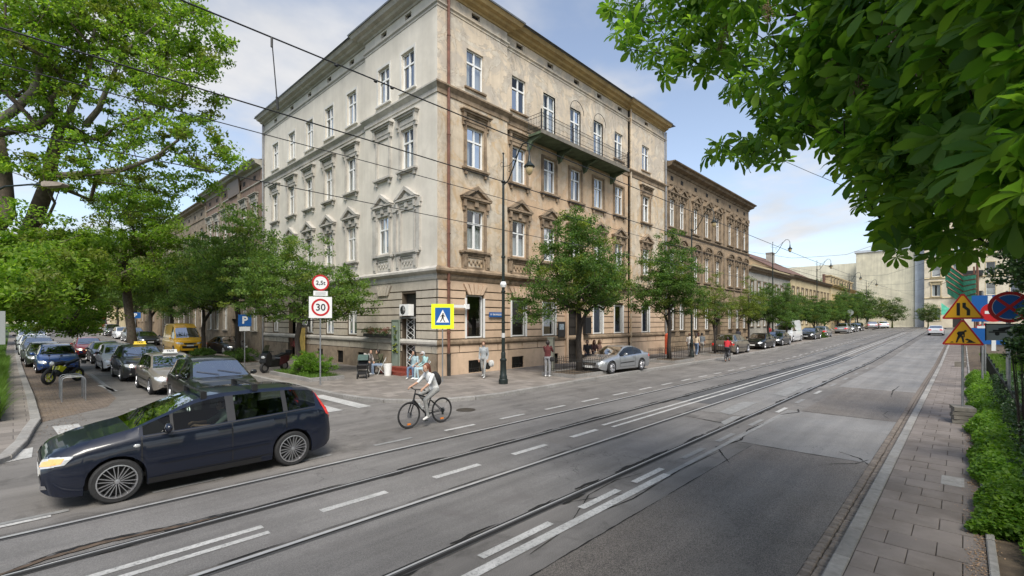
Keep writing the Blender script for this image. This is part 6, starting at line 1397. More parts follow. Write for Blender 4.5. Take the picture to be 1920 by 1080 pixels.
for x, y, h, lb in ((34.5, 14.5, 10.6, 'second green street lamp, between the second and third railed trees'), (55.5, 14.6, 10.8, 'third green street lamp, before the low grey house'), (76, 14.5, 10.4, 'fourth street lamp, before the peach gable'), (100, 14.3, 10, 'fifth street lamp, before the dormered house'), (118, 14, 9.6, 'farthest street lamp before the blank wall')): lamp((x, y, .12+gz(x, 0)), h, lb, 1.6)
# signs ------------------------------------------------------------------------
SG = {k: pm(k, c, .4) for k, c in (('sign_white', (.75, .75, .74)), ('sign_red', (.48, .015, .02)), ('sign_blue', (.012, .10, .34)), ('sign_black', (.012, .012, .012)), ('sign_orange', (.86, .43, .015)), ('sign_grey', (.30, .32, .31)))}
SG['sign_lime'] = pm('fluorescent_lime', (.66, .80, .012), .5, emit=((.7, 1, .02), .05))
class Sign:
    """board facing local -Y; local x to the right as seen by the reader"""
    def __init__(s, name, label, loc, face, cat='road sign', group=None): s.r = root(name, loc, face, label, cat, group); s.k = 0
    def plate(s, poly, z, mat, name='board', y=0, t=.012, x=0): b = MB(); b.prism([(px+x, pz+z) for px, pz in poly], y-t, y, 0, lambda a, c, d: (a, d, c)); return b.build(name, mat, s.r)
    def circle(s, r_, z, mat, name='board', y=0, n=32, r_in=None, x=0, t=.004):
        if r_in is None: return s.plate([(r_*math.cos(2*PI*i/n), r_*math.sin(2*PI*i/n)) for i in range(n)], z, mat, name, y, t, x)
        b = MB()
        for i in range(n):
            a, c = 2*PI*i/n, 2*PI*(i+1)/n; b.add([(x+q*math.cos(w_), yy, z+q*math.sin(w_)) for w_ in (a, c) for q in (r_in, r_) for yy in (y, y-t)], [(1, 3, 7, 5), (0, 1, 5, 4), (2, 3, 7, 6)])
        return b.build(name, mat, s.r)
    def rect(s, w_, h, z, mat, name='board', y=0, x=0, t=.004): return s.plate([(-w_/2, -h/2), (w_/2, -h/2), (w_/2, h/2), (-w_/2, h/2)], z, mat, name, y, t, x)
    def pole(s, h, r_=.03, x=0, mat='steel'): b = MB(); b.tube([(x, .045, 0), (x, .045, h)], r_, 10); return b.build('pole', M[mat], s.r, 35)
    def text(s, tx, size, z, mat, x=0, y=-.02, bold=.0, sx=1): return text_on(tx, size, mat, s.r, (x, y, z), (PI/2, 0, 0), bold, 'lettering', sx)
def face_to(x, y, tx, ty): return math.atan2(ty-y, tx-x)+PI/2     # rotation that turns local -Y towards (tx, ty)
def man(s, z, k, mat, y, dig=False):
    def pl(P): s.plate([(a*k, c*k) for a, c in P], z, mat, 'pictogram', y, .004)
    if not dig:
        s.circle(.07*k, z+.42*k, mat, 'pictogram', y, 14, x=.03*k); pl([(-.09, .02), (.09, .02), (.12, .30), (.06, .35), (-.04, .34), (-.10, .2)]); pl([(-.10, .3), (-.04, .34), (-.2, .06), (-.25, .08)]); pl([(.05, .33), (.12, .3), (.26, .10), (.21, .07)])
        pl([(-.09, .03), (.03, .03), (-.06, -.2), (-.22, -.42), (-.30, -.40), (-.15, -.17)]); pl([(-.02, .03), (.09, .03), (.12, -.2), (.25, -.42), (.17, -.44), (.03, -.18)])
    else:
        s.circle(.065*k, z+.34*k, mat, 'pictogram', y, 14, x=.13*k); pl([(-.28, .20), (-.20, .31), (.08, .33), (.10, .25), (.02, .10), (-.12, -.02), (-.2, .05)]); pl([(.03, .28), (.10, .26), (.10, -.06), (.04, -.08)]); pl([(-.28, .2), (-.2, .2), (-.14, .02), (-.2, 0)])
        pl([(-.22, .06), (-.08, -.02), (-.18, -.2), (-.26, -.42), (-.34, -.42), (-.28, -.18)]); pl([(-.12, .08), (.02, .02), (.06, -.2), (.08, -.42), (0, -.42), (-.04, -.18)]); pl([(.16, -.42), (.36, -.22), (.62, -.42)]); pl([(-.62, -.42), (-.5, -.34), (-.42, -.42)]); pl([(.2, -.14), (.36, -.22), (.28, -.30), (.10, -.22)])
# pedestrian crossing sign
p = at(830, 716, .12); s = Sign('crossing_sign', 'lime-bordered pedestrian crossing sign on a thin pole at the building corner', (p[0], p[1], .12), face_to(p[0], p[1], 3, 1)); s.pole(3.4)
s.rect(.98, 1.08, 2.86, SG['sign_lime'], y=-.0, t=.012); s.rect(.66, .76, 2.86, SG['sign_blue'], 'panel', -.013); s.plate([(-.28, -.25), (.28, -.25), (0, .31)], 2.84, SG['sign_white'], 'triangle', -.018, .004); man(s, 2.80, .42, SG['sign_black'], -.023)
# 30 zone sign
p = at(601, 722, .12); s = Sign('speed_limit_sign', 'white 30 speed limit board with round 2.5 t weight limit above, by the planter', (p[0], p[1], .12), face_to(p[0], p[1], 4, 0)); s.pole(4.4)
s.rect(.90, .88, 3.22, SG['sign_white'], t=.012); s.circle(.36, 3.22, SG['sign_red'], 'ring', -.013, r_in=.28); s.text('30', .40, 3.21, SG['sign_black'], bold=.004)
s.circle(.33, 4.24, SG['sign_white'], y=-.0, t=.012); s.circle(.335, 4.24, SG['sign_red'], 'ring', -.013, r_in=.265); s.text('2,5t', .24, 4.23, SG['sign_black'], bold=.003); s.rect(.56, .20, 3.80, SG['sign_white'], 'plate', t=.012)
b = MB()
for z in (3.75, 3.80, 3.85): b.box(-.2, .2, -.016, -.012, z-.008, z+.008)
b.build('small_print', SG['sign_grey'], s.r)
p = at(459, 690, .12); s = Sign('parking_sign', 'blue P parking sign on a pole between the bushes of the side street', (p[0], p[1], .12), face_to(p[0], p[1], 3, 0)); s.pole(3.1)
s.rect(.66, .66, 2.70, SG['sign_blue'], t=.012); s.text('P', .56, 2.70, SG['sign_white'], bold=.02); s.rect(.54, .24, 2.22, SG['sign_white'], 'plate', t=.012)
# road works signs at the right
s = Sign('road_works_signs', 'two orange triangular warning signs on one pole, road narrows above road works', (17.05, 0.0, .12), -PI/2, 'road sign'); s.pole(3.35)
def tri(z, sc): return [(-.41*sc, 0), (.41*sc, 0), (.43*sc, .03), (.03, .71*sc), (-.03, .71*sc), (-.43*sc, .03)]
for z, wd in ((2.70, .92), (2.02, .92)):
    s.plate(tri(0, wd), z, SG['sign_red'], 'board', 0, .012, 0); s.plate([(-.345, .03), (.345, .03), (.02, .59), (-.02, .59)], z+.01, SG['sign_orange'], 'panel', -.013, .004)
s.plate([(-.115, 0), (-.05, 0), (-.05, .33), (-.115, .33)], 2.79, SG['sign_black'], 'pictogram', -.018, .004); s.plate([(.075, 0), (.14, 0), (.14, .15), (.06, .24), (.06, .33), (-.005, .33), (-.005, .21), (.075, .13)], 2.79, SG['sign_black'], 'pictogram', -.018, .004)
man(s, 2.25, .40, SG['sign_black'], -.018, True)
fb = root('sign_foot', (17.05, 0.0, .12), .1, 'stack of weathered concrete slabs weighting the road works sign', 'sign base')
M['oldconc'] = pm('weathered_concrete_block', (.22, .20, .17), .9, noise=(8, .3), bump=(30, .5), dirt=(4, .7, (.10, .09, .07)))
for i in range(4): b = MB(); b.box(-.29, .29, -.21, .21, .01+i*.105, .105+i*.105); o = b.build('concrete_slab', M['oldconc'], fb); o.rotation_euler = (0, 0, (-.05, .06, -.02, .08)[i])
# no stopping and tow-away
s = Sign('no_stopping_sign', 'large round no-stopping sign above a grey tow-away plate, partly behind ivy', (17.4, -.86, .1), -PI/2+.06); s.pole(3.3, .032)
s.circle(.39, 3.02, SG['sign_blue'], t=.012); s.circle(.395, 3.02, SG['sign_red'], 'ring', -.013, r_in=.315)
for a in (PI/4, -PI/4):
    d = Vector((math.cos(a), math.sin(a))); q = Vector((-d.y, d.x))*.035; s.plate([tuple(d*-.33-q), tuple(d*.33-q), tuple(d*.33+q), tuple(d*-.33+q)], 3.02, SG['sign_red'], 'cross_bar', -.014-.004*(a > 0), .004)
s.circle(.318, 3.02, SG['sign_white'], 'thin_line', -.0125, r_in=.305)
s.rect(.84, .42, 2.38, SG['sign_grey'], 'plate', t=.012); s.rect(.88, .025, 2.585, SG['sign_black'], 'plate_edge', -.003, t=.012); s.rect(.025, .44, 2.38, SG['sign_black'], 'plate_edge', -.004, x=-.43, t=.012)
s.plate([(-.3, .0), (-.08, .0), (-.08, .03), (.1, .13), (.1, .15), (-.2, .08), (-.2, .04), (-.3, .04)], 2.40, SG['sign_black'], 'pictogram', -.013); s.rect(.55, .03, 2.38, SG['sign_black'], 'pictogram', -.0135, x=-.1); s.circle(.045, 2.335, SG['sign_black'], 'pictogram', -.013, 14, x=-.22); s.circle(.045, 2.335, SG['sign_black'], 'pictogram', -.013, 14, x=.02)
# direction boards farther on
s = Sign('lane_sign', 'blue lane direction boards with white arrow and red no-entry disc behind the orange triangles', (25.5, -.85, .1), -PI/2, 'road sign'); s.pole(3.8, .035, -.3); s.pole(3.8, .035, .35)
s.rect(1.2, 1.0, 3.15, SG['sign_blue'], t=.012, x=.0); s.rect(1.0, .62, 2.1, SG['sign_blue'], t=.012, name='board', x=-.1); s.plate([(-.06, -.4), (.06, -.4), (.06, .1), (.22, .1), (0, .38), (-.22, .1), (-.06, .1)], 1.95, SG['sign_white'], 'arrow', -.013)
s.circle(.36, 3.0, SG['sign_red'], 'no_entry_disc', -.013); s.rect(.48, .11, 3.0, SG['sign_white'], 'bar', -.018); s.rect(.12, .3, 3.48, SG['sign_white'], 'arrow', -.013, x=-.1); s.rect(.9, .09, 2.44, SG['sign_white'], 'bar', -.013)
s = Sign('barrier_sign', 'red and white round sign on a barrier beyond the lane direction boards', (28.5, -.7, .1), -PI/2, 'road sign'); s.pole(2.6, .03); s.circle(.36, 2.2, SG['sign_white'], t=.012); s.circle(.37, 2.2, SG['sign_red'], 'ring', -.013, r_in=.28); s.circle(.3, 2.95, SG['sign_white'], t=.012); s.circle(.31, 2.95, SG['sign_red'], 'ring', -.013, r_in=.23)
b = MB(); b.box(-.25, .25, -.25, .25, 0, .3); o = b.build('concrete_block', M['oldconc']); o.location = (38, .1, .12); tag(o, 'concrete sign foot standing farther along the right pavement', 'concrete block')
b = MB(); b.lathe([(.2, 0), (.2, .9), (.17, .95)], 12); b.lathe([(.21, .55), (.21, .62)], 12, (0, 0, 0)); o = b.build('litter_bin', pm('orange_plastic', (.75, .10, .02), .5)); o.location = (26.5, -2.1, .1); tag(o, 'orange litter bin behind the tow-away sign pole', 'litter bin')
s = Sign('disc_sign', 'small round grey sign back in front of the far trees', (92, 13, .9), -PI/2, 'road sign'); s.pole(3.4, .05); s.circle(.45, 3.3, SG['sign_grey'], t=.02)
s = Sign('parking_sign', 'small blue sign under the trees down the side street', (8.7, 62, .4), 0, 'road sign'); s.pole(3.1, .04); s.rect(.9, .6, 3.0, SG['sign_blue'], t=.02); s.text('P', .5, 3.0, SG['sign_white'], bold=.02, y=-.03)
p = ray(-8, 618, 13); s = Sign('notice_board', 'grey metal board cut by the left edge of the picture', (p.x, p.y, .1), face_to(p.x, p.y, 0, 0), 'board'); s.pole(3.1); s.rect(.36, .92, 2.48, SG['sign_grey'], t=.03)
# street light in the park at the left
p = ray(-25, 640, 15.5); pl = root('park_lamp', (p.x, p.y, .1), math.atan2(-CA, SA), 'curved green park lamp arm with long grey head at the left edge', 'street lamp')
b = MB(); zt_ = 2.75+(603-352)/889*15.5; b.tube([(-.6, 0, 0), (-.6, 0, zt_-1.6), (-.45, 0, zt_-.95), (.0, 0, zt_-.35), (.6, 0, zt_-.06), (1.35, 0, zt_), (1.95, 0, zt_)], [.07, .06, .045, .035, .03, .03, .03], 8); b.build('pole', M['lamp_green'], pl, 35)
b = MB(); b.prism([(0, -.06), (.06, -.09), (.62, -.06), (.7, 0), (.62, .05), (.1, .09), (0, .05)], -.13, .13, 0, lambda a, c, d: (1.9+a, d, zt_+c)); b.build('lamp_head', pm('dusty_lamp_head', (.26, .22, .18), .7, noise=(6, .3)), pl)
# tree planters and railings
def planter(x0, x1, y0, y1, label, fence=True, h=.16, z=.12, railh=.72):
    r_ = root('planter', ((x0+x1)/2, (y0+y1)/2, z), 0, label, 'planter'); b = MB(); lx, ly = (x1-x0)/2, (y1-y0)/2
    def st(nm, a, c, e, f): q = MB(); q.box(a, c, e, f, 0, h); q.build(nm, M['granite'], r_)
    n = max(1, round(lx*2))
    for i in range(n):
        a, c = -lx+2*lx*i/n+.004, -lx+2*lx*(i+1)/n-.004
        st('edging_stone', a, c, -ly, -ly+.14); st('edging_stone', a, c, ly-.14, ly)
    n = max(1, round(ly*2-.3))
    for i in range(n):
        a, c = -ly+.14+(2*ly-.28)*i/n+.004, -ly+.14+(2*ly-.28)*(i+1)/n-.004; st('edging_stone', -lx, -lx+.14, a, c); st('edging_stone', lx-.14, lx, a, c)
    b.box(-lx+.14, lx-.14, -ly+.14, ly-.14, 0, h-.04); b.build('earth', M['soil'], r_)
    if fence:
        f = root('tree_railing', ((x0+x1)/2, (y0+y1)/2, z+h), 0, label.replace('stone-edged planter', 'black iron hoop railing').replace('planter', 'railing'), 'railing'); rl = MB(); fx, fy = lx-.07, ly-.07
        cs = [(-fx, -fy), (fx, -fy), (fx, fy), (-fx, fy)]
        for i in range(4):
            a, c = Vector(cs[i]), Vector(cs[(i+1) % 4])
            for zz_ in (.10, railh-.12): rl.tube([(a.x, a.y, zz_), (c.x, c.y, zz_)], .012, 4)
        rl.build('rail', M['iron'], f); q = MB(); q.tube([(0, 0, 0), (0, 0, railh-.04)], .010, 4); q.ball((0, 0, railh-.03), .022, 4); bm_ = q.mesh('bar', [M['iron']])
        for i in range(4):
            a, c = Vector(cs[i]), Vector(cs[(i+1) % 4]); n = max(2, round((c-a).length/.16))
            for j in range(n): p = a.lerp(c, j/n); inst('bar', bm_, f, (p.x, p.y, 0))
planter(17.9, 20.9, 12.98, 15.0, 'stone-edged planter round the large dense tree')
planter(28.6, 31.6, 13.1, 15.0, 'stone-edged planter round the slimmer second tree')
planter(36.9, 39.0, 13.1, 14.9, 'stone-edged planter of the small tree by the bronze car')
planter(8.85, 10.5, 20.6, 25.2, 'stone-edged planter with the feathery bush at the 30 sign', False); planter(8.9, 10.8, 31, 35.4, 'stone-edged planter by the parking sign', False)
blades('grass', 3500, lambda r, n: r.uniform(9.0, 10.4, n), lambda r, n, X: r.uniform(20.7, 25.1, n), lambda X, Y: X*0+.24, .05, .2, .008, 'grass', 88)
# bike racks
for i, y in enumerate((22.15, 22.75, 23.4)):
    b = MB(); P = [(-.3, 0, 0), (-.3, 0, .72), (-.27, 0, .80), (-.2, 0, .84), (.2, 0, .84), (.27, 0, .80), (.3, 0, .72), (.3, 0, 0)]; b.tube(P, .018, 8)
    o = b.build('bicycle_rack', M['steel'], None, 35); o.location = (1.44, y, .005); o.rotation_euler = (0, 0, -.12); tag(o, ['steel bicycle hoop nearest the crossing', 'middle steel bicycle hoop of the three', 'steel bicycle hoop nearest the motorcycle'][i], 'bicycle rack', 'steel bicycle hoops on the paved strip')
# fence of the right bed
fn = root('bed_fence', (25, -.8, .1), 0, 'low dark green metal fence along the leafy bed at the right', 'fence')
for z, nm in ((.98, 'top_rail'), (.78, 'rail'), (.25, 'rail')):
    b = MB(); b.tube([(-17, 0, z), (0, -.03, z), (19, -.1, z+.0)], .022 if z > .9 else .014, 6); b.build(nm, M['lamp_green'], fn)
q = MB(); q.tube([(0, 0, 0), (0, 0, 1.02)], .012, 4); q.ball((0, 0, 1.04), .025, 5); fbm = q.mesh('bar', [M['lamp_green']])
for i in range(150): inst('bar', fbm, fn, (-17+i*.24, -.05*max(0, (i-60)/90), 0))
q = MB(); q.box(-.03, .03, -.03, .03, 0, 1.12); fpm = q.mesh('post', [M['lamp_green']])
for i in range(15): inst('post', fpm, fn, (-17+i*2.4, -.01*i*.5, 0))
rs = np.random.RandomState(95); n = 380; hc = np.c_[rs.uniform(8.5, 22, n)**1.0, -.8+rs.normal(0, .07, n), rs.uniform(.35, 1.1, n)]
v, f = leaves_np(hc, rs.uniform(.06, .16, n), 34, rs, .03, .055, tilt=1.2, wid=.8); tag(new('ivy_on_fence', np_mesh('ivy_on_fence', v, f, [M['leaf_ivy']])), kind='stuff')
fl = root('park_fence', (-.25, 18.7, .1), 0, 'short dark fence stub in the tall grass at the left edge', 'fence')
for x in (-1.2, -.8, -.4, 0): b = MB(); b.box(x-.02, x+.02, -.02, .02, 0, .62); b.build('post', M['dark_metal'], fl)
for z in (.3, .58): b = MB(); b.box(-1.25, .0, -.012, .012, z, z+.03); b.build('rail', M['dark_metal'], fl)
# things on the corner building wall
s = Sign('street_name_sign', 'blue enamel street name plate on the peach wall right of the first shop window', (17.85, 18.08, 3.12), 0, 'street sign'); s.rect(1.16, .26, 0, SG['sign_blue'], t=.012); s.text('Pl. SIKORSKIEGO', .135, 0, SG['sign_white'], bold=.002)
b = MB(); b.box(-.5, .45, -.12, 0, -.07, .07); b.box(.3, .5, -.2, 0, -.12, .12); o = b.build('wall_lamp', M['white']); o.location = (15.2, 18.05, 3.5); tag(o, 'white tube lamp on the corner wall left of the first shop window', 'lamp')
s = Sign('shop_sign', 'black FOTO sign board above a yellow poster on the cream facade', (13.86, 33.0, 0), -PI/2, 'sign'); s.rect(1.9, .56, 2.68, SG['sign_black'], t=.05); s.text('FOTO', .52, 2.67, SG['sign_white'], y=-.06, bold=.015)
s = Sign('poster', 'tall faded yellow poster panel under the FOTO sign', (13.80, 33.2, .12), -PI/2, 'poster'); M['yposter'] = pm('faded_yellow_print', (.42, .30, .08), .7, noise=(3, .3)); s.rect(1.0, 2.1, 1.15, M['yposter'], t=.03); s.rect(.9, .3, .42, SG['sign_black'], 'panel', -.03); s.text('CZ-B', .22, .42, SG['sign_orange'], y=-.04, bold=.01)
M['graf'] = pm('red_spray_paint', (.22, .05, .05), .8); gf = root('graffiti', (13.86, 34.9, 1.3), -PI/2, 'thin red graffiti scrawl on the low wall left of the yellow poster', 'graffiti'); r = random.Random(4)
for i in range(6): 
    P = [(r.uniform(-.5, .5), -.012, r.uniform(-.4, .3)) for _ in range(4)]; b = MB(); b.tube(P, .012, 4); b.build('stroke', M['graf'], gf)
b = MB(); b.box(-.4, .4, -.32, 0, 0, .58); ac = b.build('air_conditioner', M['white']); ac.location = (13.98, 20.55, 3.05); ac.rotation_euler = (0, 0, -PI/2); tag(ac, 'white air conditioner unit over the side doorway', 'air conditioner')
b = MB(); b.lathe([(.23, -.33), (.23, -.325)], 20, (-.1, 0, .29), axis='y'); b.build('fan_guard', M['dark_metal'], ac); b = MB()
for i in range(3): b.lathe([(.06+.06*i, -.345), (.065+.06*i, -.34)], 20, (-.1, 0, .29), axis='y', cap=False)
b.build('fan_ring', M['white'], ac)
M['redstep'] = pm('dark_red_tiles', (.20, .045, .03), .5, noise=(9, .3)); st = root('door_steps', (13.9, 20.6, .12), 0, 'two dark red steps at the side doorway', 'steps')
for i in range(2): b = MB(); b.box(-1.0+i*.45, .05, -.95, .95, .16*i, .16*(i+1)-.002); b.build('step', M['redstep'], st)
# flower box on the plinth, climbing flowers
fb = root('flower_box', (13.85, 23.2, 1.9), -PI/2, 'row of dried red and green pot plants on the plinth ledge', 'flower box')
b = MB(); b.box(-1.3, 1.3, -.26, -.02, 0, .18); b.build('trough', M['door_dark'], fb); rs = np.random.RandomState(96); n = 60; c_ = np.c_[rs.uniform(-1.3, 1.3, n), rs.uniform(-.35, -.05, n), rs.uniform(.15, .5, n)]
v, f = leaves_np(c_[:34], np.full(34, .14), 40, rs, .04, .08); new('foliage', np_mesh('foliage', v, f, [M['leaf_small']]), fb); v, f = leaves_np(c_[34:], np.full(26, .14), 40, rs, .03, .06); new('blossom', np_mesh('blossom', v, f, [M['flower_r']]), fb)
cl = root('flower_garland', (13.75, 21.5, 1.1), 0, 'garland of yellow flowers hanging on the pale green door leaf', 'flowers')
n = 26; c_ = np.c_[rs.normal(0, .04, n), rs.normal(0, .10, n), rs.uniform(0, 1.7, n)]; v, f = leaves_np(c_, np.full(n, .09), 26, rs, .04, .07); new('foliage', np_mesh('foliage', v, f, [M['leaf_small']]), cl); v, f = leaves_np(c_[:14], np.full(14, .08), 22, rs, .04, .06); new('blossom', np_mesh('blossom', v, f, [M['flower_y']]), cl)
# pillar box, board, red thing
b = MB(); b.box(-.24, .24, -.14, .14, 0, 1.78); b.box(-.26, .26, -.16, .16, 1.78, 1.84); o = b.build('utility_cabinet', pm('grey_green_cabinet', (.20, .20, .16), .6, noise=(3, .25))); o.location = (18.95, 15.25, .12); o.rotation_euler = (0, 0, .5); tag(o, 'narrow grey-green cabinet beside the man taking a photo', 'cabinet')
b = MB(); b.box(-.22, .22, -.1, .1, 0, 1.5); b.ball((0, 0, 1.5), .2, 8); o = b.build('folded_parasol', pm('red_orange_canvas', (.50, .08, .03), .7, noise=(5, .3))); o.location = (36.4, 17.3, .12); tag(o, 'folded red-orange parasol by the wall behind the second tree', 'parasol')
# two-wheelers ---------------------------------------------------------------------
def ring(mb, c, r_, t, n=36, m=6, mi=0, sq=1):
    vs = []; 
    for i in range(n):
        a = 2*PI*i/n
        for j in range(m): q = 2*PI*j/m; rr = r_+t*math.cos(q)*sq; vs.append((c[0]+rr*math.cos(a), c[1]+t*math.sin(q), c[2]+rr*math.sin(a)))
    mb.add(vs, [(i*m+j, ((i+1) % n)*m+j, ((i+1) % n)*m+(j+1) % m, i*m+(j+1) % m) for i in range(n) for j in range(m)], mi)
M['bikeframe'] = pm('matt_black_frame', (.015, .015, .016), .4, .2); M['spoke'] = pm('thin_spokes', (.25, .25, .26), .4, .7)
def bicycle(loc, rz, label):
    r_ = root('bicycle', loc, rz, label, 'bicycle'); R_ = .345; fx, rx = .54, -.52
    for x in (fx, rx):
        b = MB(); ring(b, (0, 0, 0), R_-.018, .019); w_ = b.build('wheel', M['rubber'], r_, True); w_.location = (x, 0, R_); b = MB(); ring(b, (0, 0, 0), R_-.045, .009); b.build('rim', M['bikeframe'], w_, True)
        b = MB()
        for i in range(20): a = 2*PI*i/20; b.tube([(.02*math.cos(a+.9*(-1)**i), .025*(-1)**i, .02*math.sin(a+.9*(-1)**i)), ((R_-.05)*math.cos(a), 0, (R_-.05)*math.sin(a))], .0016, 3)
        b.lathe([(.028, -.045), (.028, .045)], 8, axis='y'); b.lathe([(.08, .03), (.08, .033)], 14, axis='y'); b.build('spokes', M['spoke'], w_)
        b = MB(); b.box(-.05, .05, -.012, .012, -.25, -.21); b.build('reflector', pm('orange_reflector', (.7, .2, .02), .3), w_)
    bb = (0, 0, .30); st = (-.17, 0, .80); ht, hb = (.36, 0, .88), (.40, 0, .72)
    b = MB(); b.tube([bb, st], .018, 8); b.tube([bb, hb], .026, 8); b.tube([(-.13, 0, .70), ht], .02, 8); b.tube([ht, hb], .022, 8)
    for s in (-1, 1): b.tube([(rx, s*.06, R_), (-.02, s*.03, .30)], .011, 6); b.tube([(rx, s*.06, R_), (-.14, s*.02, .66)], .010, 6)
    b.build('frame', M['bikeframe'], r_, 40)
    b = MB(); b.tube([hb, (.42, 0, .66)], .03, 8)
    for s in (-1, 1): b.tube([(.42, s*.055, .68), (fx-.03, s*.055, .45), (fx, s*.055, R_)], [.017, .017, .012], 8)
    b.build('fork', M['bikeframe'], r_, 40); b = MB(); b.tube([ht, (.34, 0, .98)], .015, 6); b.tube([(.26, .31, .99), (.33, .18, 1.0), (.36, 0, .985), (.33, -.18, 1.0), (.26, -.31, .99)], .013, 6); b.tube([(.26, .31, .99), (.30, .20, 1.0)], .018, 6); b.tube([(.26, -.31, .99), (.30, -.20, 1.0)], .018, 6); b.build('handlebar', M['bikeframe'], r_, 40)
    b = MB(); b.prism([(-.33, 0), (-.30, -.07), (-.16, -.03), (-.02, -.015), (-.02, .015), (-.16, .03), (-.30, .07)], .83, .88); b.tube([st, (-.175, 0, .84)], .013, 6); b.build('saddle', M['black'], r_)
    b = MB(); b.lathe([(.085, .04), (.085, .046)], 20, bb, axis='y'); b.lathe([(.045, .04), (.045, .05)], 12, (rx, 0, R_), axis='y'); b.tube([(0, .043, .385), (rx, .043, R_+.045)], .005, 4); b.tube([(0, .043, .215), (rx+.02, .043, R_-.09)], .005, 4); b.box(rx-.02, rx+.03, .03, .05, R_-.12, R_-.03)
    b.tube([(0, .06, .30), (.10, .075, .16)], .010, 5); b.tube([(0, -.06, .30), (-.10, -.075, .44)], .010, 5); b.box(.05, .15, .075, .16, .15, .17); b.box(-.15, -.05, -.16, -.075, .43, .45); b.build('crankset', M['dark_metal'], r_)
    b = MB(); b.tube([(.13, 0, .46), (.24, 0, .60)], .035, 8); b.build('water_bottle', pm('translucent_bottle', (.4, .42, .42), .3), r_)
    return r_
bk1 = bicycle((7.54, 10.30, 0), PI, 'black hybrid bicycle ridden by the woman in the white T-shirt')
bx2, by2 = at(1364, 677.5)[:2]; bk2 = bicycle((bx2, by2, 0), .12, 'bicycle ridden by the person in the red top')
# motorcycle
M['moto_y'] = pm('yellow_motorcycle_paint', (.62, .62, .02), .35, coat=.6)
mt = root('motorcycle', (1.56, 29.3, .0), math.atan2(28.6-30.0, .83-2.28), 'black naked motorcycle with yellow wheels parked before the blue hatchback', 'motorcycle')
for x in (.70, -.70):
    b = MB(); ring(b, (0, 0, 0), .25, .065, 28, 8); w_ = b.build('wheel', M['rubber'], mt, True); w_.location = (x, 0, .315)
    b = MB(); ring(b, (0, 0, 0), .195, .022, 24, 5)
    for i in range(6): a = i*PI/3; b.tube([(0, 0, 0), (.19*math.cos(a), 0, .19*math.sin(a))], .02, 5)
    b.lathe([(.05, -.06), (.05, .06)], 10, axis='y'); b.build('rim', M['moto_y'], w_)
b = MB()
for s in (-1, 1): b.tube([(.70, s*.09, .315), (.44, s*.09, .92)], [.025, .03], 7)
b.build('fork', M['dark_metal'], mt, 40); b = MB(); b.tube([(.38, .36, 1.02), (.44, .16, 1.06), (.46, 0, 1.02), (.44, -.16, 1.06), (.38, -.36, 1.02)], .014, 6); b.tube([(.44, .2, 1.05), (.40, .26, 1.22)], .008, 4); b.tube([(.44, -.2, 1.05), (.40, -.26, 1.22)], .008, 4); b.ball((.39, .27, 1.25), .06, 6, 0, (.3, 1, .7)); b.ball((.39, -.27, 1.25), .06, 6, 0, (.3, 1, .7)); b.build('handlebar', M['black'], mt)
b = MB(); b.ball((.54, 0, .90), .11, 10, 0, (.7, 1, 1)); b.build('headlight', M['lens'], mt, True)
b = MB(); b.ball((.16, 0, .86), .16, 12, 0, (1.5, .75, .75)); b.build('fuel_tank', M['bikeframe'], mt, True)
b = MB(); b.prism([(-.02, .84), (-.1, .80), (-.45, .86), (-.72, 1.0), (-.70, 1.05), (-.40, .95), (-.1, .90)], -.11, .11, 0, lambda a, c, d: (a, d, c)); b.build('seat', M['black'], mt)
b = MB(); b.ball((.08, 0, .48), .24, 10, 0, (1.1, .75, .9)); b.box(-.12, .2, -.14, .14, .30, .62); b.tube([(-.05, 0, .45), (-.70, .07, .315)], .035, 6); b.tube([(-.05, 0, .45), (-.70, -.07, .315)], .035, 6); b.tube([(.38, 0, .9), (.1, 0, .62), (-.3, 0, .82)], .03, 6); b.tube([(.2, -.12, .35), (-.2, -.16, .28), (-.55, -.17, .42)], [.03, .04, .05], 8); b.tube([(.3, 0, .6), (.36, 0, .4)], .12, 8); b.build('engine', M['dark_metal'], mt, 40)
b = MB(); b.tube([(-.66, 0, 1.0), (-.85, 0, 1.02), (-1.0, 0, .85)], .02, 5); b.box(-1.05, -.98, -.09, .09, .78, .94); b.tube([(.86+.0, 0, .55), (.7, 0, .66), (.5, 0, .60)], [.05, .06, .04], 6); b.build('mudguard', M['black'], mt)
b = MB(); b.prism([(.0, .72), (.32, .80), (.38, .62), (.22, .50)], -.15, .15, 0, lambda a, c, d: (a, d, c)); b.build('side_cowl', M['moto_y'], mt)
# scooter
sx, sy = at(515, 697, .12)[:2]
sc2 = root('scooter', (sx, sy, .12), PI+.45, 'dark red and black maxi scooter parked in front of the cream facade', 'scooter'); M['scoot'] = pm('dark_red_scooter_plastic', (.07, .012, .016), .3, coat=.8)
for x in (.68, -.66):
    b = MB(); ring(b, (0, 0, 0), .20, .07, 24, 8); w_ = b.build('wheel', M['rubber'], sc2, True); w_.location = (x, 0, .27); b = MB(); b.lathe([(.14, -.04), (.14, .04)], 16, axis='y'); b.build('rim', M['alloy'], w_)
b = MB(); b.prism([(.80, .55), (.72, .95), (.52, 1.10), (.40, .85), (.42, .42), (.60, .32), (.72, .45)], -.2, .2, 0, lambda a, c, d: (a, d*(1 if a > .5 else 1.2), c)); b.prism([(.46, .62), (.40, .28), (-.35, .26), (-.35, .70), (.0, .66), (.25, .62)], -.17, .17, 0, lambda a, c, d: (a, d, c)); b.build('front_shield', M['black'], sc2)
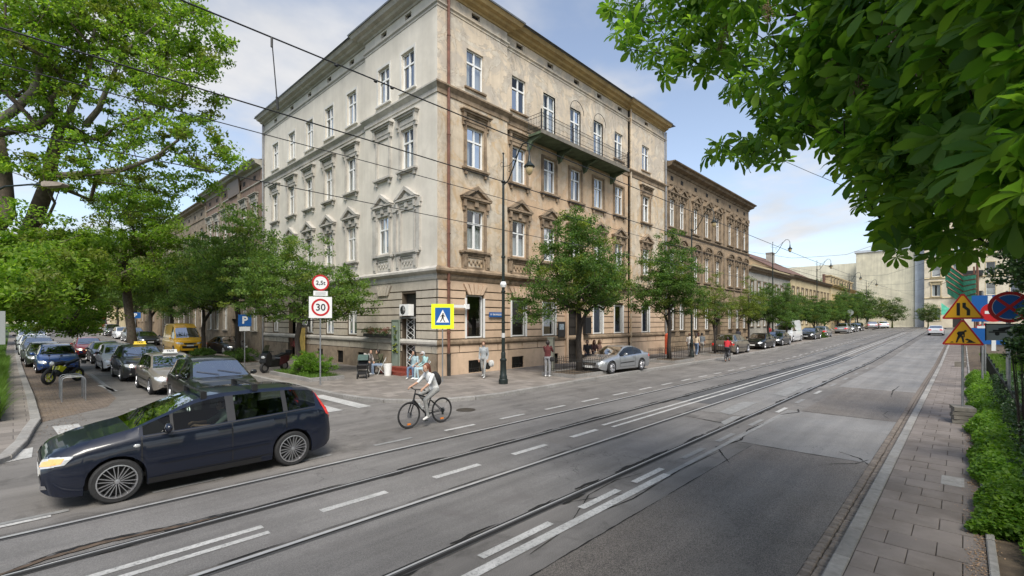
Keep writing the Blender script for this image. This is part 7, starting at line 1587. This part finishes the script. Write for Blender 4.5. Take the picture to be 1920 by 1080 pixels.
b = MB(); b.prism([(-.15, .35), (-.20, .78), (-.62, .86), (-1.0, .80), (-.92, .58), (-.5, .40)], -.2, .2, 0, lambda a, c, d: (a, d*(1-.25*abs(a+.4)), c)); b.build('rear_body', M['scoot'], sc2); b = MB(); b.prism([(-.05, .80), (-.2, .86), (-.5, .90), (-.6, .97), (-.95, .95), (-.98, .85), (-.6, .82), (-.2, .76)], -.17, .17, 0, lambda a, c, d: (a, d, c)); b.build('seat', M['black'], sc2)
b = MB(); b.tube([(.42, .34, 1.08), (.50, .0, 1.12), (.42, -.34, 1.08)], .02, 6); b.build('handlebar', M['black'], sc2); b = MB(); b.quad((.66, -.2, 1.02), (.66, .2, 1.02), (.46, .15, 1.42), (.46, -.15, 1.42)); b.build('windshield', M['car_glass'], sc2); b = MB(); b.box(-1.12, -.9, -.15, .15, .92, 1.1); b.build('top_box', M['black'], sc2)
b = MB(); b.ball((.76, .0, .80), .1, 8, 0, (.5, 1.4, .8)); b.build('headlight', M['lens'], sc2, True)
# stroller, chairs, bin, table
M['canvas_g'] = pm('dark_green_canvas', (.05, .085, .075), .8, noise=(5, .2))
px_, py_ = at(680, 709, .12)[:2]; sr = root('pushchair', (px_, py_, .12), -2.2, 'dark green pushchair beside the couple at the cream wall', 'pushchair')
for x, y in ((.32, .2), (.32, -.2), (-.32, .24), (-.32, -.24)): b = MB(); ring(b, (0, 0, 0), .095, .022, 16, 6); b.lathe([(.05, -.012), (.05, .012)], 8, axis='y'); w_ = b.build('wheel', M['rubber'], sr, True); w_.location = (x, y, .118)
b = MB()
for s in (-1, 1): b.tube([(.32, s*.2, .12), (.05, s*.22, .5), (-.45, s*.24, 1.02)], .014, 6); b.tube([(-.32, s*.24, .12), (.1, s*.22, .62)], .014, 6)
b.tube([(-.45, -.24, 1.02), (-.45, .24, 1.02)], .018, 6); b.build('frame', M['dark_metal'], sr); b = MB(); b.prism([(-.3, .45), (.28, .45), (.36, .62), (.2, .60), (-.2, .58), (-.34, .95), (-.4, .9)], -.22, .22, 0, lambda a, c, d: (a, d, c)); b.build('seat', M['black'], sr)
b = MB(); b.prism([(-.34+.36*math.cos(a), .72+.36*math.sin(a)) for a in [PI*.1+i*PI*.8/6 for i in range(7)]], -.23, .23, 0, lambda a, c, d: (a, d, c)); b.build('hood', M['canvas_g'], sr); b = MB(); b.box(-.28, .2, -.2, .2, .18, .34); b.build('basket', M['black'], sr)
M['chairw'] = pm('white_folding_chair', (.6, .6, .58), .5)
def chair(x, y, rz, label):
    r_ = root('folding_chair', (x, y, .12), rz, label, 'chair', 'white folding chairs at the corner'); 
    for s in (-1, 1):
        b = MB(); b.tube([(.2, s*.2, 0), (-.2, s*.2, .84)], .011, 5); b.build('leg', M['chairw'], r_); b = MB(); b.tube([(-.2, s*.18, 0), (.2, s*.18, .45)], .011, 5); b.build('leg', M['chairw'], r_)
    b = MB()
    for i in range(5): b.box(-.2+.085*i, -.135+.085*i, -.2, .2, .44, .46)
    b.build('seat', M['chairw'], r_); b = MB()
    for i in range(2): b.box(-.2+.03*(1-i), -.185+.03*(1-i), -.2, .2, .66+.1*i, .73+.1*i)
    b.build('backrest', M['chairw'], r_); return r_
# ------------------------------------------------------------------ overhead wires
M['wire'] = pm('black_wire', (.012, .012, .012), .5)
def wire(pts_, r_, label, cat='overhead wire', sag=.0, name='overhead_wire', grp=None):
    P = []
    for a, c in zip(pts_, pts_[1:]):
        a, c = Vector(a), Vector(c)
        for i in range(12): t_ = i/12; P.append(a.lerp(c, t_)-Vector((0, 0, sag*4*t_*(1-t_))))
    P.append(Vector(pts_[-1])); b = MB(); b.tube(P, r_, 5); o = b.build(name, M['wire'], None, True); return tag(o, label, cat, grp)
GW = 'tram contact and messenger wires'
W1 = wire([(-30, 5.2, 5.9), (4, 5.2, 5.70), (36, 5.2, 5.72), (70, 5.2, 6.2), (128, 5.2, 7.2)], .0085, 'thickest and highest overhead wire, crossing the top of the cream facade', sag=.05, grp=GW)
W2 = wire([(-30, 5.2, 5.05), (3, 5.2, 4.94), (36, 5.2, 5.0), (70, 5.2, 5.4), (128, 5.2, 6.3)], .0075, 'second overhead wire from the top, ending its dropper at the pale facade', sag=.03, grp=GW)
W3 = wire([(-30, 8.1, 5.9), (6, 8.1, 5.75), (36, 8.1, 5.75), (70, 8.1, 6.2), (128, 8.1, 7.0)], .0075, 'third overhead wire, passing over the cream facade hoods', sag=.05, grp=GW)
W4 = wire([(-30, 8.1, 5.1), (6, 8.1, 4.98), (36, 8.1, 5.0), (70, 8.1, 5.4), (128, 8.1, 6.3)], .0075, 'lowest of the four tram wires, passing below the cream pediments', sag=.02, grp=GW)
b = MB()
for x in (3.05, 3.28, 2.55): b.lathe([(.012, -.02), (.018, 0), (.012, .02)], 8, (x, 5.2, 5.685), axis='x')
b.build('wire_clamp', M['wire'], W1)
x = 1.85; b = MB(); b.tube([(x, 5.2, 5.68), (x+.06, 5.2, 4.98)], .006, 4); b.tube([(x+.05, 5.2, 5.1), (x+.06, 5.2, 4.97)], .012, 6); b.tube([(x, 5.2, 5.70), (x, 5.2, 5.6)], .012, 6); b.build('dropper', M['wire'], W1)
for x, w_, z0, z1, y in ((14, W1, 5.66, 4.98, 5.2), (28, W1, 5.7, 5.0, 5.2), (14, W3, 5.7, 4.99, 8.1), (30, W3, 5.73, 5.0, 8.1), (45, W1, 5.8, 5.1, 5.2)): b = MB(); b.tube([(x, y, z0), (x, y, z1)], .005, 4); b.build('dropper', M['wire'], w_)
for k, (x, lb) in enumerate([(34.5, 'cross wire held by the second street lamp'), (55.5, 'cross wire held by the third street lamp'), (76, 'cross wire held by the fourth street lamp'), (100, 'cross wire held by the fifth street lamp')]):
    w_ = wire([(x, 14.5, 8.6+gz(x, 0)), (x+.5, 8.1, 6.9+gz(x, 0)), (x+1, 5.2, 6.9+gz(x, 0)), (x+2, -2, 9.4+gz(x, 0))], .009, lb, sag=.02)
    b = MB(); b.tube([(x+1.4, 2.4, 7.78+gz(x, 0)), (x+1.45, 1.8, 7.99+gz(x, 0))], .035, 6); b.build('insulator', M['wire'], w_)
# ------------------------------------------------------------------ people
SK = pm('skin', (.42, .25, .17), .55, noise=(20, .06)); HM = {k: pm(k+'_hair', c, .6, noise=(40, .3)) for k, c in (('brown', (.10, .045, .022)), ('dark', (.02, .014, .012)), ('red', (.14, .04, .018)), ('fair', (.25, .15, .07)))}
CLM = {}
def cloth(c): 
    if c not in CLM: CLM[c] = pm('cloth_%d' % (len(CLM)+1), c, .9, noise=(14, .18), bump=(25, .35))
    return CLM[c]
STAND = dict(pel=(0, 0, .95), wai=(0, 0, 1.10), che=(.01, 0, 1.30), nec=(.0, 0, 1.48), hea=(.02, 0, 1.605), hiL=(0, .09, .92), knL=(.03, .10, .50), anL=(0, .10, .09), hiR=(0, -.09, .92), knR=(.0, -.10, .50), anR=(-.03, -.10, .09), shL=(0, .175, 1.41), elL=(-.02, .22, 1.14), wrL=(.06, .21, .90), shR=(0, -.175, 1.41), elR=(-.02, -.22, 1.14), wrR=(.06, -.21, .90))
SIT = dict(STAND, pel=(0, 0, .50), wai=(-.03, 0, .64), che=(-.03, 0, .86), nec=(-.01, 0, 1.04), hea=(.03, 0, 1.16), hiL=(.02, .09, .49), knL=(.44, .12, .50), anL=(.42, .12, .09), hiR=(.02, -.09, .49), knR=(.44, -.12, .50), anR=(.46, -.12, .09), shL=(-.02, .17, .98), elL=(.08, .22, .74), wrL=(.32, .14, .62), shR=(-.02, -.17, .98), elR=(.08, -.22, .74), wrR=(.32, -.14, .62))
def person(label, loc, rz, pose, top=(.5, .5, .5), legs=(.1, .1, .12), shoe=(.5, .5, .5), hair='brown', longhair=False, sleeves='short', base=STAND, sc=1.0, fem=False, group=None, shorts=False, hat=None, look=0):
    J = dict(base, **pose); J = {k: Vector(v) for k, v in J.items()}; r_ = root('person', loc, rz, label, 'person', group); r_.scale = (sc,)*3
    b = MB(); seg = []
    def lim(a, c, r0, r1, kind, rm=None, ell=(1, 1)):
        A_, C_ = J[a] if isinstance(a, str) else a, J[c] if isinstance(c, str) else c; m_ = (A_+C_)/2; rm = rm or (r0+r1)/2
        b.tube([A_, A_.lerp(C_, .3), m_, A_.lerp(C_, .75), C_], [r0, (r0+2*rm)/3, rm, (rm+r1*2)/3, r1], 9); b.ball(A_, r0, 8); b.ball(C_, r1, 8); seg.append((A_, C_, kind, max(r0, r1)))
    def torso(a, c, wa, wc, da, dc, kind):
        A_, C_ = J[a], J[c]; ax = (C_-A_).normalized(); side = Vector((0, 1, 0)); fr = side.cross(ax).normalized(); vs = []; n = 12
        for t_ in (0, .33, .66, 1):
            p = A_.lerp(C_, t_); w_, d = wa+(wc-wa)*t_, da+(dc-da)*t_
            for j in range(n): q = 2*PI*j/n; vs.append(p+side*w_*math.cos(q)+fr*d*math.sin(q))
        b.add(vs, [(i*n+j, i*n+(j+1) % n, (i+1)*n+(j+1) % n, (i+1)*n+j) for i in range(3) for j in range(n)]+[tuple(range(n))[::-1], tuple(range(3*n, 4*n))]); seg.append((A_, C_, kind, max(wa, wc)*.8))
    sw = .155 if fem else .175
    torso('pel', 'wai', .165, .135 if fem else .15, .115, .10, 'top'); torso('wai', 'che', .135 if fem else .15, sw, .10, .12, 'top'); torso('che', 'nec', sw, .07, .12, .06, 'top')
    hb = J['pel']+(J['pel']-J['wai']).normalized()*.07; J['hb'] = hb; torso('hb', 'pel', .16, .17, .115, .12, 'legs')
    for s in 'LR':
        lim('hi'+s, 'kn'+s, .088, .058, 'legs', .078); lim('kn'+s, 'an'+s, .058, .042, 'legs' if not shorts else 'skin', .055)
        an = J['an'+s]; to = Vector(pose.get('to'+s, tuple(an+Vector((.17, 0, -.045))))); J['t'+s] = to; J['h'+s] = an+(an-to).normalized()*.04+Vector((0, 0, -.04)); lim('h'+s, 't'+s, .042, .034, 'shoe'); lim('an'+s, 'h'+s, .042, .04, 'shoe')
        lim('che', 'sh'+s, .08, .062, 'top'); lim('sh'+s, 'el'+s, .058, .042, 'top', .05); lim('el'+s, 'wr'+s, .042, .028, 'top' if sleeves == 'long' else 'skin', .038)
        d = (J['wr'+s]-J['el'+s]).normalized(); J['pa'+s] = J['wr'+s]+d*.07; lim('wr'+s, 'pa'+s, .028, .034, 'skin', .034)
    lim('nec', 'hea', .052, .05, 'skin'); H_ = J['hea']; lk = Vector((math.cos(look), math.sin(look), 0)); b.ball(H_+Vector((0, 0, .01)), .098, 12, 0, (1.0, .82, 1.2)); b.ball(H_+lk*.03-Vector((0, 0, .05)), .065, 10, 0, (1, .9, 1.0)); seg.append((H_, H_+Vector((0, 0, .05)), 'skin', .11))
    for s in (-1, 1): b.ball(H_+Vector((-lk.y*s*.082, lk.x*s*.082, -.01)), .022, 6, 0, (.7, .5, 1.2))
    b.tube([H_+lk*.085+Vector((0, 0, .01)), H_+lk*.112+Vector((0, 0, -.025))], [.010, .015], 6)
    tm = bpy.data.objects.new('tmp', b.mesh('tmp', [SK])); COL.objects.link(tm); md = tm.modifiers.new('r', 'REMESH'); md.mode = 'VOXEL'; md.voxel_size = .017; sm_ = tm.modifiers.new('s', 'SMOOTH'); sm_.iterations = 3; sm_.factor = .5
    dg = bpy.context.evaluated_depsgraph_get(); me = bpy.data.meshes.new_from_object(tm.evaluated_get(dg)); bpy.data.objects.remove(tm); me.name = 'body'
    me.materials.clear(); [me.materials.append(m_) for m_ in (cloth(top), cloth(legs), SK, cloth(shoe))]
    nv = len(me.polygons); cc = np.empty(nv*3); me.polygons.foreach_get('center', cc); cc = cc.reshape(-1, 3); best = np.full(nv, 1e9); mi = np.zeros(nv, int); ids = {'top': 0, 'legs': 1, 'skin': 2, 'shoe': 3}
    for A_, C_, kd, rr in seg:
        A_, C_ = np.array(A_), np.array(C_); d = C_-A_; t_ = np.clip(((cc-A_) @ d)/(d @ d+1e-9), 0, 1); ds_ = np.linalg.norm(cc-(A_+t_[:, None]*d), axis=1)-rr; k = ds_ < best; best[k] = ds_[k]; mi[k] = ids[kd]
    me.polygons.foreach_set('material_index', mi.astype(np.int32)); me.polygons.foreach_set('use_smooth', np.ones(nv, bool)); me.update()
    # fingers
    fg = MB(); fg.v = [tuple(v.co) for v in me.vertices]; fg.f = [list(p.vertices) for p in me.polygons]; fg.m = [p.material_index for p in me.polygons]
    for s in 'LR':
        w_, p_ = J['wr'+s], J['pa'+s]; d = (p_-w_).normalized(); sd_ = 1 if s == 'L' else -1; ax = Vector((0, 0, 1)).cross(d); ax = ax.normalized() if ax.length > .1 else Vector((1, 0, 0)); cu = Vector(pose.get('curl', (0, 0, -1))); 
        for i, ln in enumerate((.062, .072, .068, .054)):
            o = p_+ax*(i-1.5)*.016; fg.tube([o-d*.01, o+d*ln*.45, o+d*ln*.75+cu*ln*.35, o+d*ln*.72+cu*ln*.65], [.0088, .0085, .008, .006], 5, 2)
        o = w_+d*.03-ax*.03; fg.tube([o, o+d*.03-ax*.022, o+d*.055-ax*.02+cu*.012], [.011, .0095, .007], 5, 2)
    body = new('body', fg.mesh('body', [cloth(top), cloth(legs), SK, cloth(shoe)], True), r_)
    # face and hair
    b = MB(); sd_ = Vector((-lk.y, lk.x, 0))
    for q in (-1, 1): b.ball(H_+lk*.086+sd_*q*.032+Vector((0, 0, .018)), .011, 6)
    b.build('eyes', HM['dark'], r_, True); b = MB(); b.ball(H_+lk*.088+Vector((0, 0, -.058)), .022, 8, 0, (.35 if abs(lk.x) > .7 else 1, 1, .35)); b.build('mouth', pm('lips', (.30, .09, .08), .5), r_, True)
    b = MB(); b.ball(H_-lk*.018+Vector((0, 0, .035)), .108, 12, 0, (1.0, .9, 1.12)); b.v = [v if (Vector(v)-H_).dot(lk) < .062 or v[2] > H_.z+.085 else tuple(Vector(v)-lk*.045) for v in b.v]
    if longhair: b.tube([H_-lk*.05+Vector((0, 0, .04)), H_-lk*.08-Vector((0, 0, .08)), H_-lk*.095-Vector((0, 0, .24))], [.08, .082, .035], 8)
    if hat is None: b.build('hair', HM[hair], r_, True)
    else: b.build('cap', cloth(hat), r_, True); b = MB(); b.lathe([(.10, .0), (.10, .015)], 12, tuple(H_+lk*.06+Vector((0, 0, .05)))); b.build('cap_peak', cloth(hat), r_)
    return r_
def bag(name, label, loc, size, col, rz=0, cat='bag'):
    b = MB(); x, y, z = size; b.ball((0, 0, z/2), .5, 12, 0, (x, y, z)); b.v = [(max(-x*.42, min(x*.42, v[0])), max(-y*.45, min(y*.45, v[1])), max(0.02*z, min(z*.97, v[2]))) for v in b.v]; b.tube([(x*.3, y*.25, z*.85), (x*.75, y*.3, z*.7), (x*.6, y*.25, z*.2)], .012, 5); b.tube([(x*.3, -y*.25, z*.85), (x*.75, -y*.3, z*.7), (x*.6, -y*.25, z*.2)], .012, 5)
    o = b.build(name, cloth(col), None, True); o.location = loc; o.rotation_euler = (0, 0, rz); return tag(o, label, cat)
WH_, GR_, DN_ = (.62, .62, .61), (.28, .28, .28), (.12, .17, .26)
# cyclist with white shirt (heading -X)
person('woman in white T-shirt and grey trousers riding the black bicycle, sunglasses on head', (7.54, 10.30, 0), PI, dict(pel=(-.27, 0, .93), wai=(-.24, 0, 1.06), che=(-.13, 0, 1.24), nec=(-.05, 0, 1.39), hea=(.0, 0, 1.51), hiL=(-.23, .09, .92), knL=(.12, .11, .70), anL=(.03, .11, .28), toL=(.17, .12, .20), hiR=(-.23, -.09, .92), knR=(.14, -.11, .84), anR=(-.12, -.11, .53), toR=(.04, -.12, .47),
    shL=(-.08, .165, 1.33), elL=(.08, .24, 1.14), wrL=(.26, .27, 1.05), shR=(-.08, -.165, 1.33), elR=(.08, -.24, 1.14), wrR=(.26, -.27, 1.05)), WH_, (.25, .25, .24), (.62, .60, .58), 'red', True, fem=True, look=.25)
o = bag('backpack', 'black backpack on the back of the woman on the bicycle', (7.54+.40, 10.30, 1.02), (.22, .32, .42), (.02, .02, .022), PI)
o.rotation_euler = (0, .35, PI)
# woman walking with backpack and bag
p = at(907, 708.5, .12); person('woman in pale grey sweatshirt and wide grey trousers walking along the peach wall', (p[0], p[1], .12), PI+.5, dict(knL=(.16, .1, .52), anL=(.2, .1, .10), anR=(-.22, -.10, .14), knR=(-.04, -.1, .50)), (.33, .35, .36), (.30, .30, .29), (.6, .6, .58), 'brown', True, 'long', fem=True, sc=.98, look=.3)
bag('backpack', 'black backpack worn by the woman in grey at the peach wall', (p[0]+.2, p[1]+.08, 1.12), (.2, .3, .42), (.02, .02, .02), PI+.5); bag('tote_bag', 'white carrier bag held by the woman in grey', (p[0]+.28, p[1]-.22, .62), (.14, .30, .34), (.55, .55, .53), PI+.5)
bag('tote_bag', 'black bag held low by the woman in grey', (p[0]+.2, p[1]-.05, .5), (.16, .32, .34), (.02, .02, .02), .9)
p = at(1027, 707, .12); person('man in dark red T-shirt and grey trousers holding up a phone by the cabinet', (p[0], p[1], .12), .35, dict(elL=(.16, .2, 1.20), wrL=(.38, .10, 1.34), elR=(.16, -.2, 1.20), wrR=(.38, -.04, 1.34)), (.085, .018, .018), (.24, .24, .25), (.7, .7, .68), 'dark', look=0)
b = MB(); b.box(-.005, .005, -.04, .04, -.07, .07); o = b.build('phone', M['black']); o.location = (p[0]+.42, p[1]+.14, 1.52); o.rotation_euler = (0, 0, .35); tag(o, 'black phone held up by the man in the dark red T-shirt', 'phone')
bag('shoulder_bag', 'small black shoulder bag on the hip of the man with the phone', (p[0]+.02, p[1]-.24, .86), (.1, .24, .24), (.02, .02, .02), .3)
# seated pairs
cx1, cy1 = at(776, 709, .12)[:2]; chair(cx1, cy1, PI+.6, 'white folding chair under the woman in pale blue top'); person('long-haired woman in pale blue top and jeans sitting at the building corner', (cx1, cy1, .12), PI+.6, dict(elR=(.1, -.2, .78), wrR=(.18, -.06, .98)), (.30, .40, .43), DN_, (.65, .65, .62), 'dark', True, base=SIT, fem=True, look=-.5)
cx2, cy2 = at(798, 711, .12)[:2]; chair(cx2, cy2, PI-.5, 'white folding chair under the person in mint jacket'); person('grey-capped person in mint denim jacket and pale trousers sitting at the corner', (cx2, cy2, .12), PI-.3, dict(che=(.02, 0, .86), nec=(.08, 0, 1.03), hea=(.14, 0, 1.13), anL=(.38, .12, .09)), (.33, .50, .50), (.36, .48, .52), (.7, .7, .68), 'dark', False, 'long', base=SIT, hat=(.45, .45, .46), look=.5)
cx3, cy3 = at(716, 702.5, .12)[:2]; chair(cx3, cy3, PI-.6, 'white folding chair under the man in olive jacket'); person('dark-haired man in olive jacket and jeans bent over his phone by the cream wall', (cx3, cy3, .12), PI-.5, dict(che=(.06, 0, .86), nec=(.14, 0, 1.01), hea=(.2, 0, 1.11)), (.055, .055, .028), (.17, .22, .30), (.5, .5, .5), 'dark', False, 'long', base=SIT)
cx4, cy4 = at(690, 700, .12)[:2]; chair(cx4, cy4, -.9, 'white folding chair under the person in pale shirt'); person('dark-haired person in pale shirt leaning over the pushchair', (cx4, cy4, .12), -1.6, dict(che=(.1, 0, .86), nec=(.2, 0, 1.0), hea=(.27, 0, 1.09)), (.5, .46, .44), (.03, .03, .035), (.1, .1, .1), 'dark', False, 'long', base=SIT)
bx_, by_ = at(727, 704, .12)[:2]; b = MB(); b.lathe([(.16, 0), (.21, .55), (.22, .56), (.20, .57)], 14); o = b.build('plant_tub', M['white'], None, 35); o.location = (bx_, by_, .12); tag(o, 'tall white tub next to the red steps', 'tub')
b = MB(); b.lathe([(.25, .68), (.25, .70)], 16); b.tube([(0, 0, 0), (0, 0, .68)], .02, 6); b.lathe([(.16, 0), (.15, .02)], 12); o = b.build('small_table', M['dark_metal'], None); o.location = ((cx3+cx4)/2+.25, (cy3+cy4)/2+.1, .12); tag(o, 'small dark round table between the seated couple', 'table')
# three behind the silver coupe
Gp = 'group seated behind the silver coupe'
for k, (px, py, tp, hr, lb) in enumerate([(1101, 690, (.03, .03, .035), 'dark', 'man in black shirt sitting left in the group behind the silver coupe'), (1114, 689, (.07, .03, .03), 'red', 'woman in dark top sitting in the middle of the group behind the coupe'), (1124, 688, (.35, .2, .15), 'fair', 'woman in reddish top sitting right in the group behind the coupe')]):
    x, y = at(px, py, .12)[:2]; person(lb, (x, y, .12+.28), -2.4+.5*k, dict(anL=(.40, .12, -.20), anR=(.40, -.12, -.20)), tp, (.05, .05, .07), (.3, .3, .3), hr, k > 0, base=SIT, group=Gp)
x, y = at(1110, 688, .12)[:2]; b = MB(); b.box(-.9, .9, -.2, .2, .68, .73); b.box(-.85, -.8, -.18, .18, 0, .68); b.box(.8, .85, -.18, .18, 0, .68); o = b.build('high_bench', M['frame_dark']); o.location = (x, y+.1, .12); tag(o, 'dark wooden high bench behind the silver coupe', 'bench')
# walkers by the brown tenement
for k, (px, py, tp, lg, hr, lb, rz) in enumerate([(1293, 668, (.55, .52, .5), (.45, .44, .42), 'brown', 'walker in white seen left of the second lamp post', 0.1), (1306, 667, (.55, .45, .33), DN_, 'dark', 'walker in cream top and jeans with brown bag right of the second lamp post', 0.0), (1316, 665, (.16, .18, .2), (.35, .33, .3), 'dark', 'walker in grey top near the doorway of the brown tenement', .2), (1309, 664, (.25, .1, .12), (.05, .05, .06), 'red', 'walker in dark pink scarf among the group by the second lamp post', .3)]):
    x, y = at(px, py, .12)[:2]; person(lb, (x, y, .12), rz, dict(knL=(.12, .1, .52), anL=(.14, .1, .10), anR=(-.2, -.10, .13)), tp, lg, (.3, .3, .3), hr, k in (1, 3), fem=k in (1, 3))
for k, (X, Y, tp, lb) in enumerate([(62.5, 16.8, (.4, .05, .05), 'distant walker in red by the low yellowish house'), (70, 16.6, (.35, .06, .06), 'distant walker in red farther along the low houses'), (73, 16.9, (.05, .05, .06), 'distant walker in black by the low houses'), (51, 16.6, (.03, .03, .04), 'walker in black in the doorway beyond the black saloon')]):
    person(lb, (X, Y, .12+gz(X, 0)), .1*k, dict(anL=(.14, .1, .10), anR=(-.2, -.10, .13)), tp, (.08, .08, .1), (.2, .2, .2), 'dark')
person('cyclist in red top and dark trousers riding away along the main street', (bx2, by2, 0), .12, dict(pel=(-.20, 0, .96), wai=(-.16, 0, 1.09), che=(-.03, 0, 1.28), nec=(.06, 0, 1.42), hea=(.12, 0, 1.54), hiL=(-.18, .09, .94), knL=(.14, .11, .70), anL=(.03, .11, .28), toL=(.17, .12, .20), hiR=(-.18, -.09, .94), knR=(.18, -.11, .86), anR=(-.10, -.11, .54), toR=(.04, -.12, .48),
    shL=(.02, .175, 1.36), elL=(.16, .25, 1.18), wrL=(.28, .28, 1.06), shR=(.02, -.175, 1.36), elR=(.16, -.25, 1.18), wrR=(.28, -.28, 1.06)), (.42, .02, .03), (.04, .04, .05), (.3, .3, .3), 'dark')
# driver of the people carrier
person('driver in grey-green shirt at the wheel of the navy people carrier', (hero.location.x+.28, hero.location.y-.36, .13), PI, dict(elL=(.22, .24, .82), wrL=(.46, .14, .86), elR=(.22, -.24, .84), wrR=(.46, -.12, .88), anL=(.78, .12, .2), anR=(.8, -.12, .2), knL=(.46, .14, .60), knR=(.46, -.14, .60)), (.16, .20, .18), (.05, .05, .06), (.05, .05, .05), 'brown', base=dict(SIT), sc=.93)
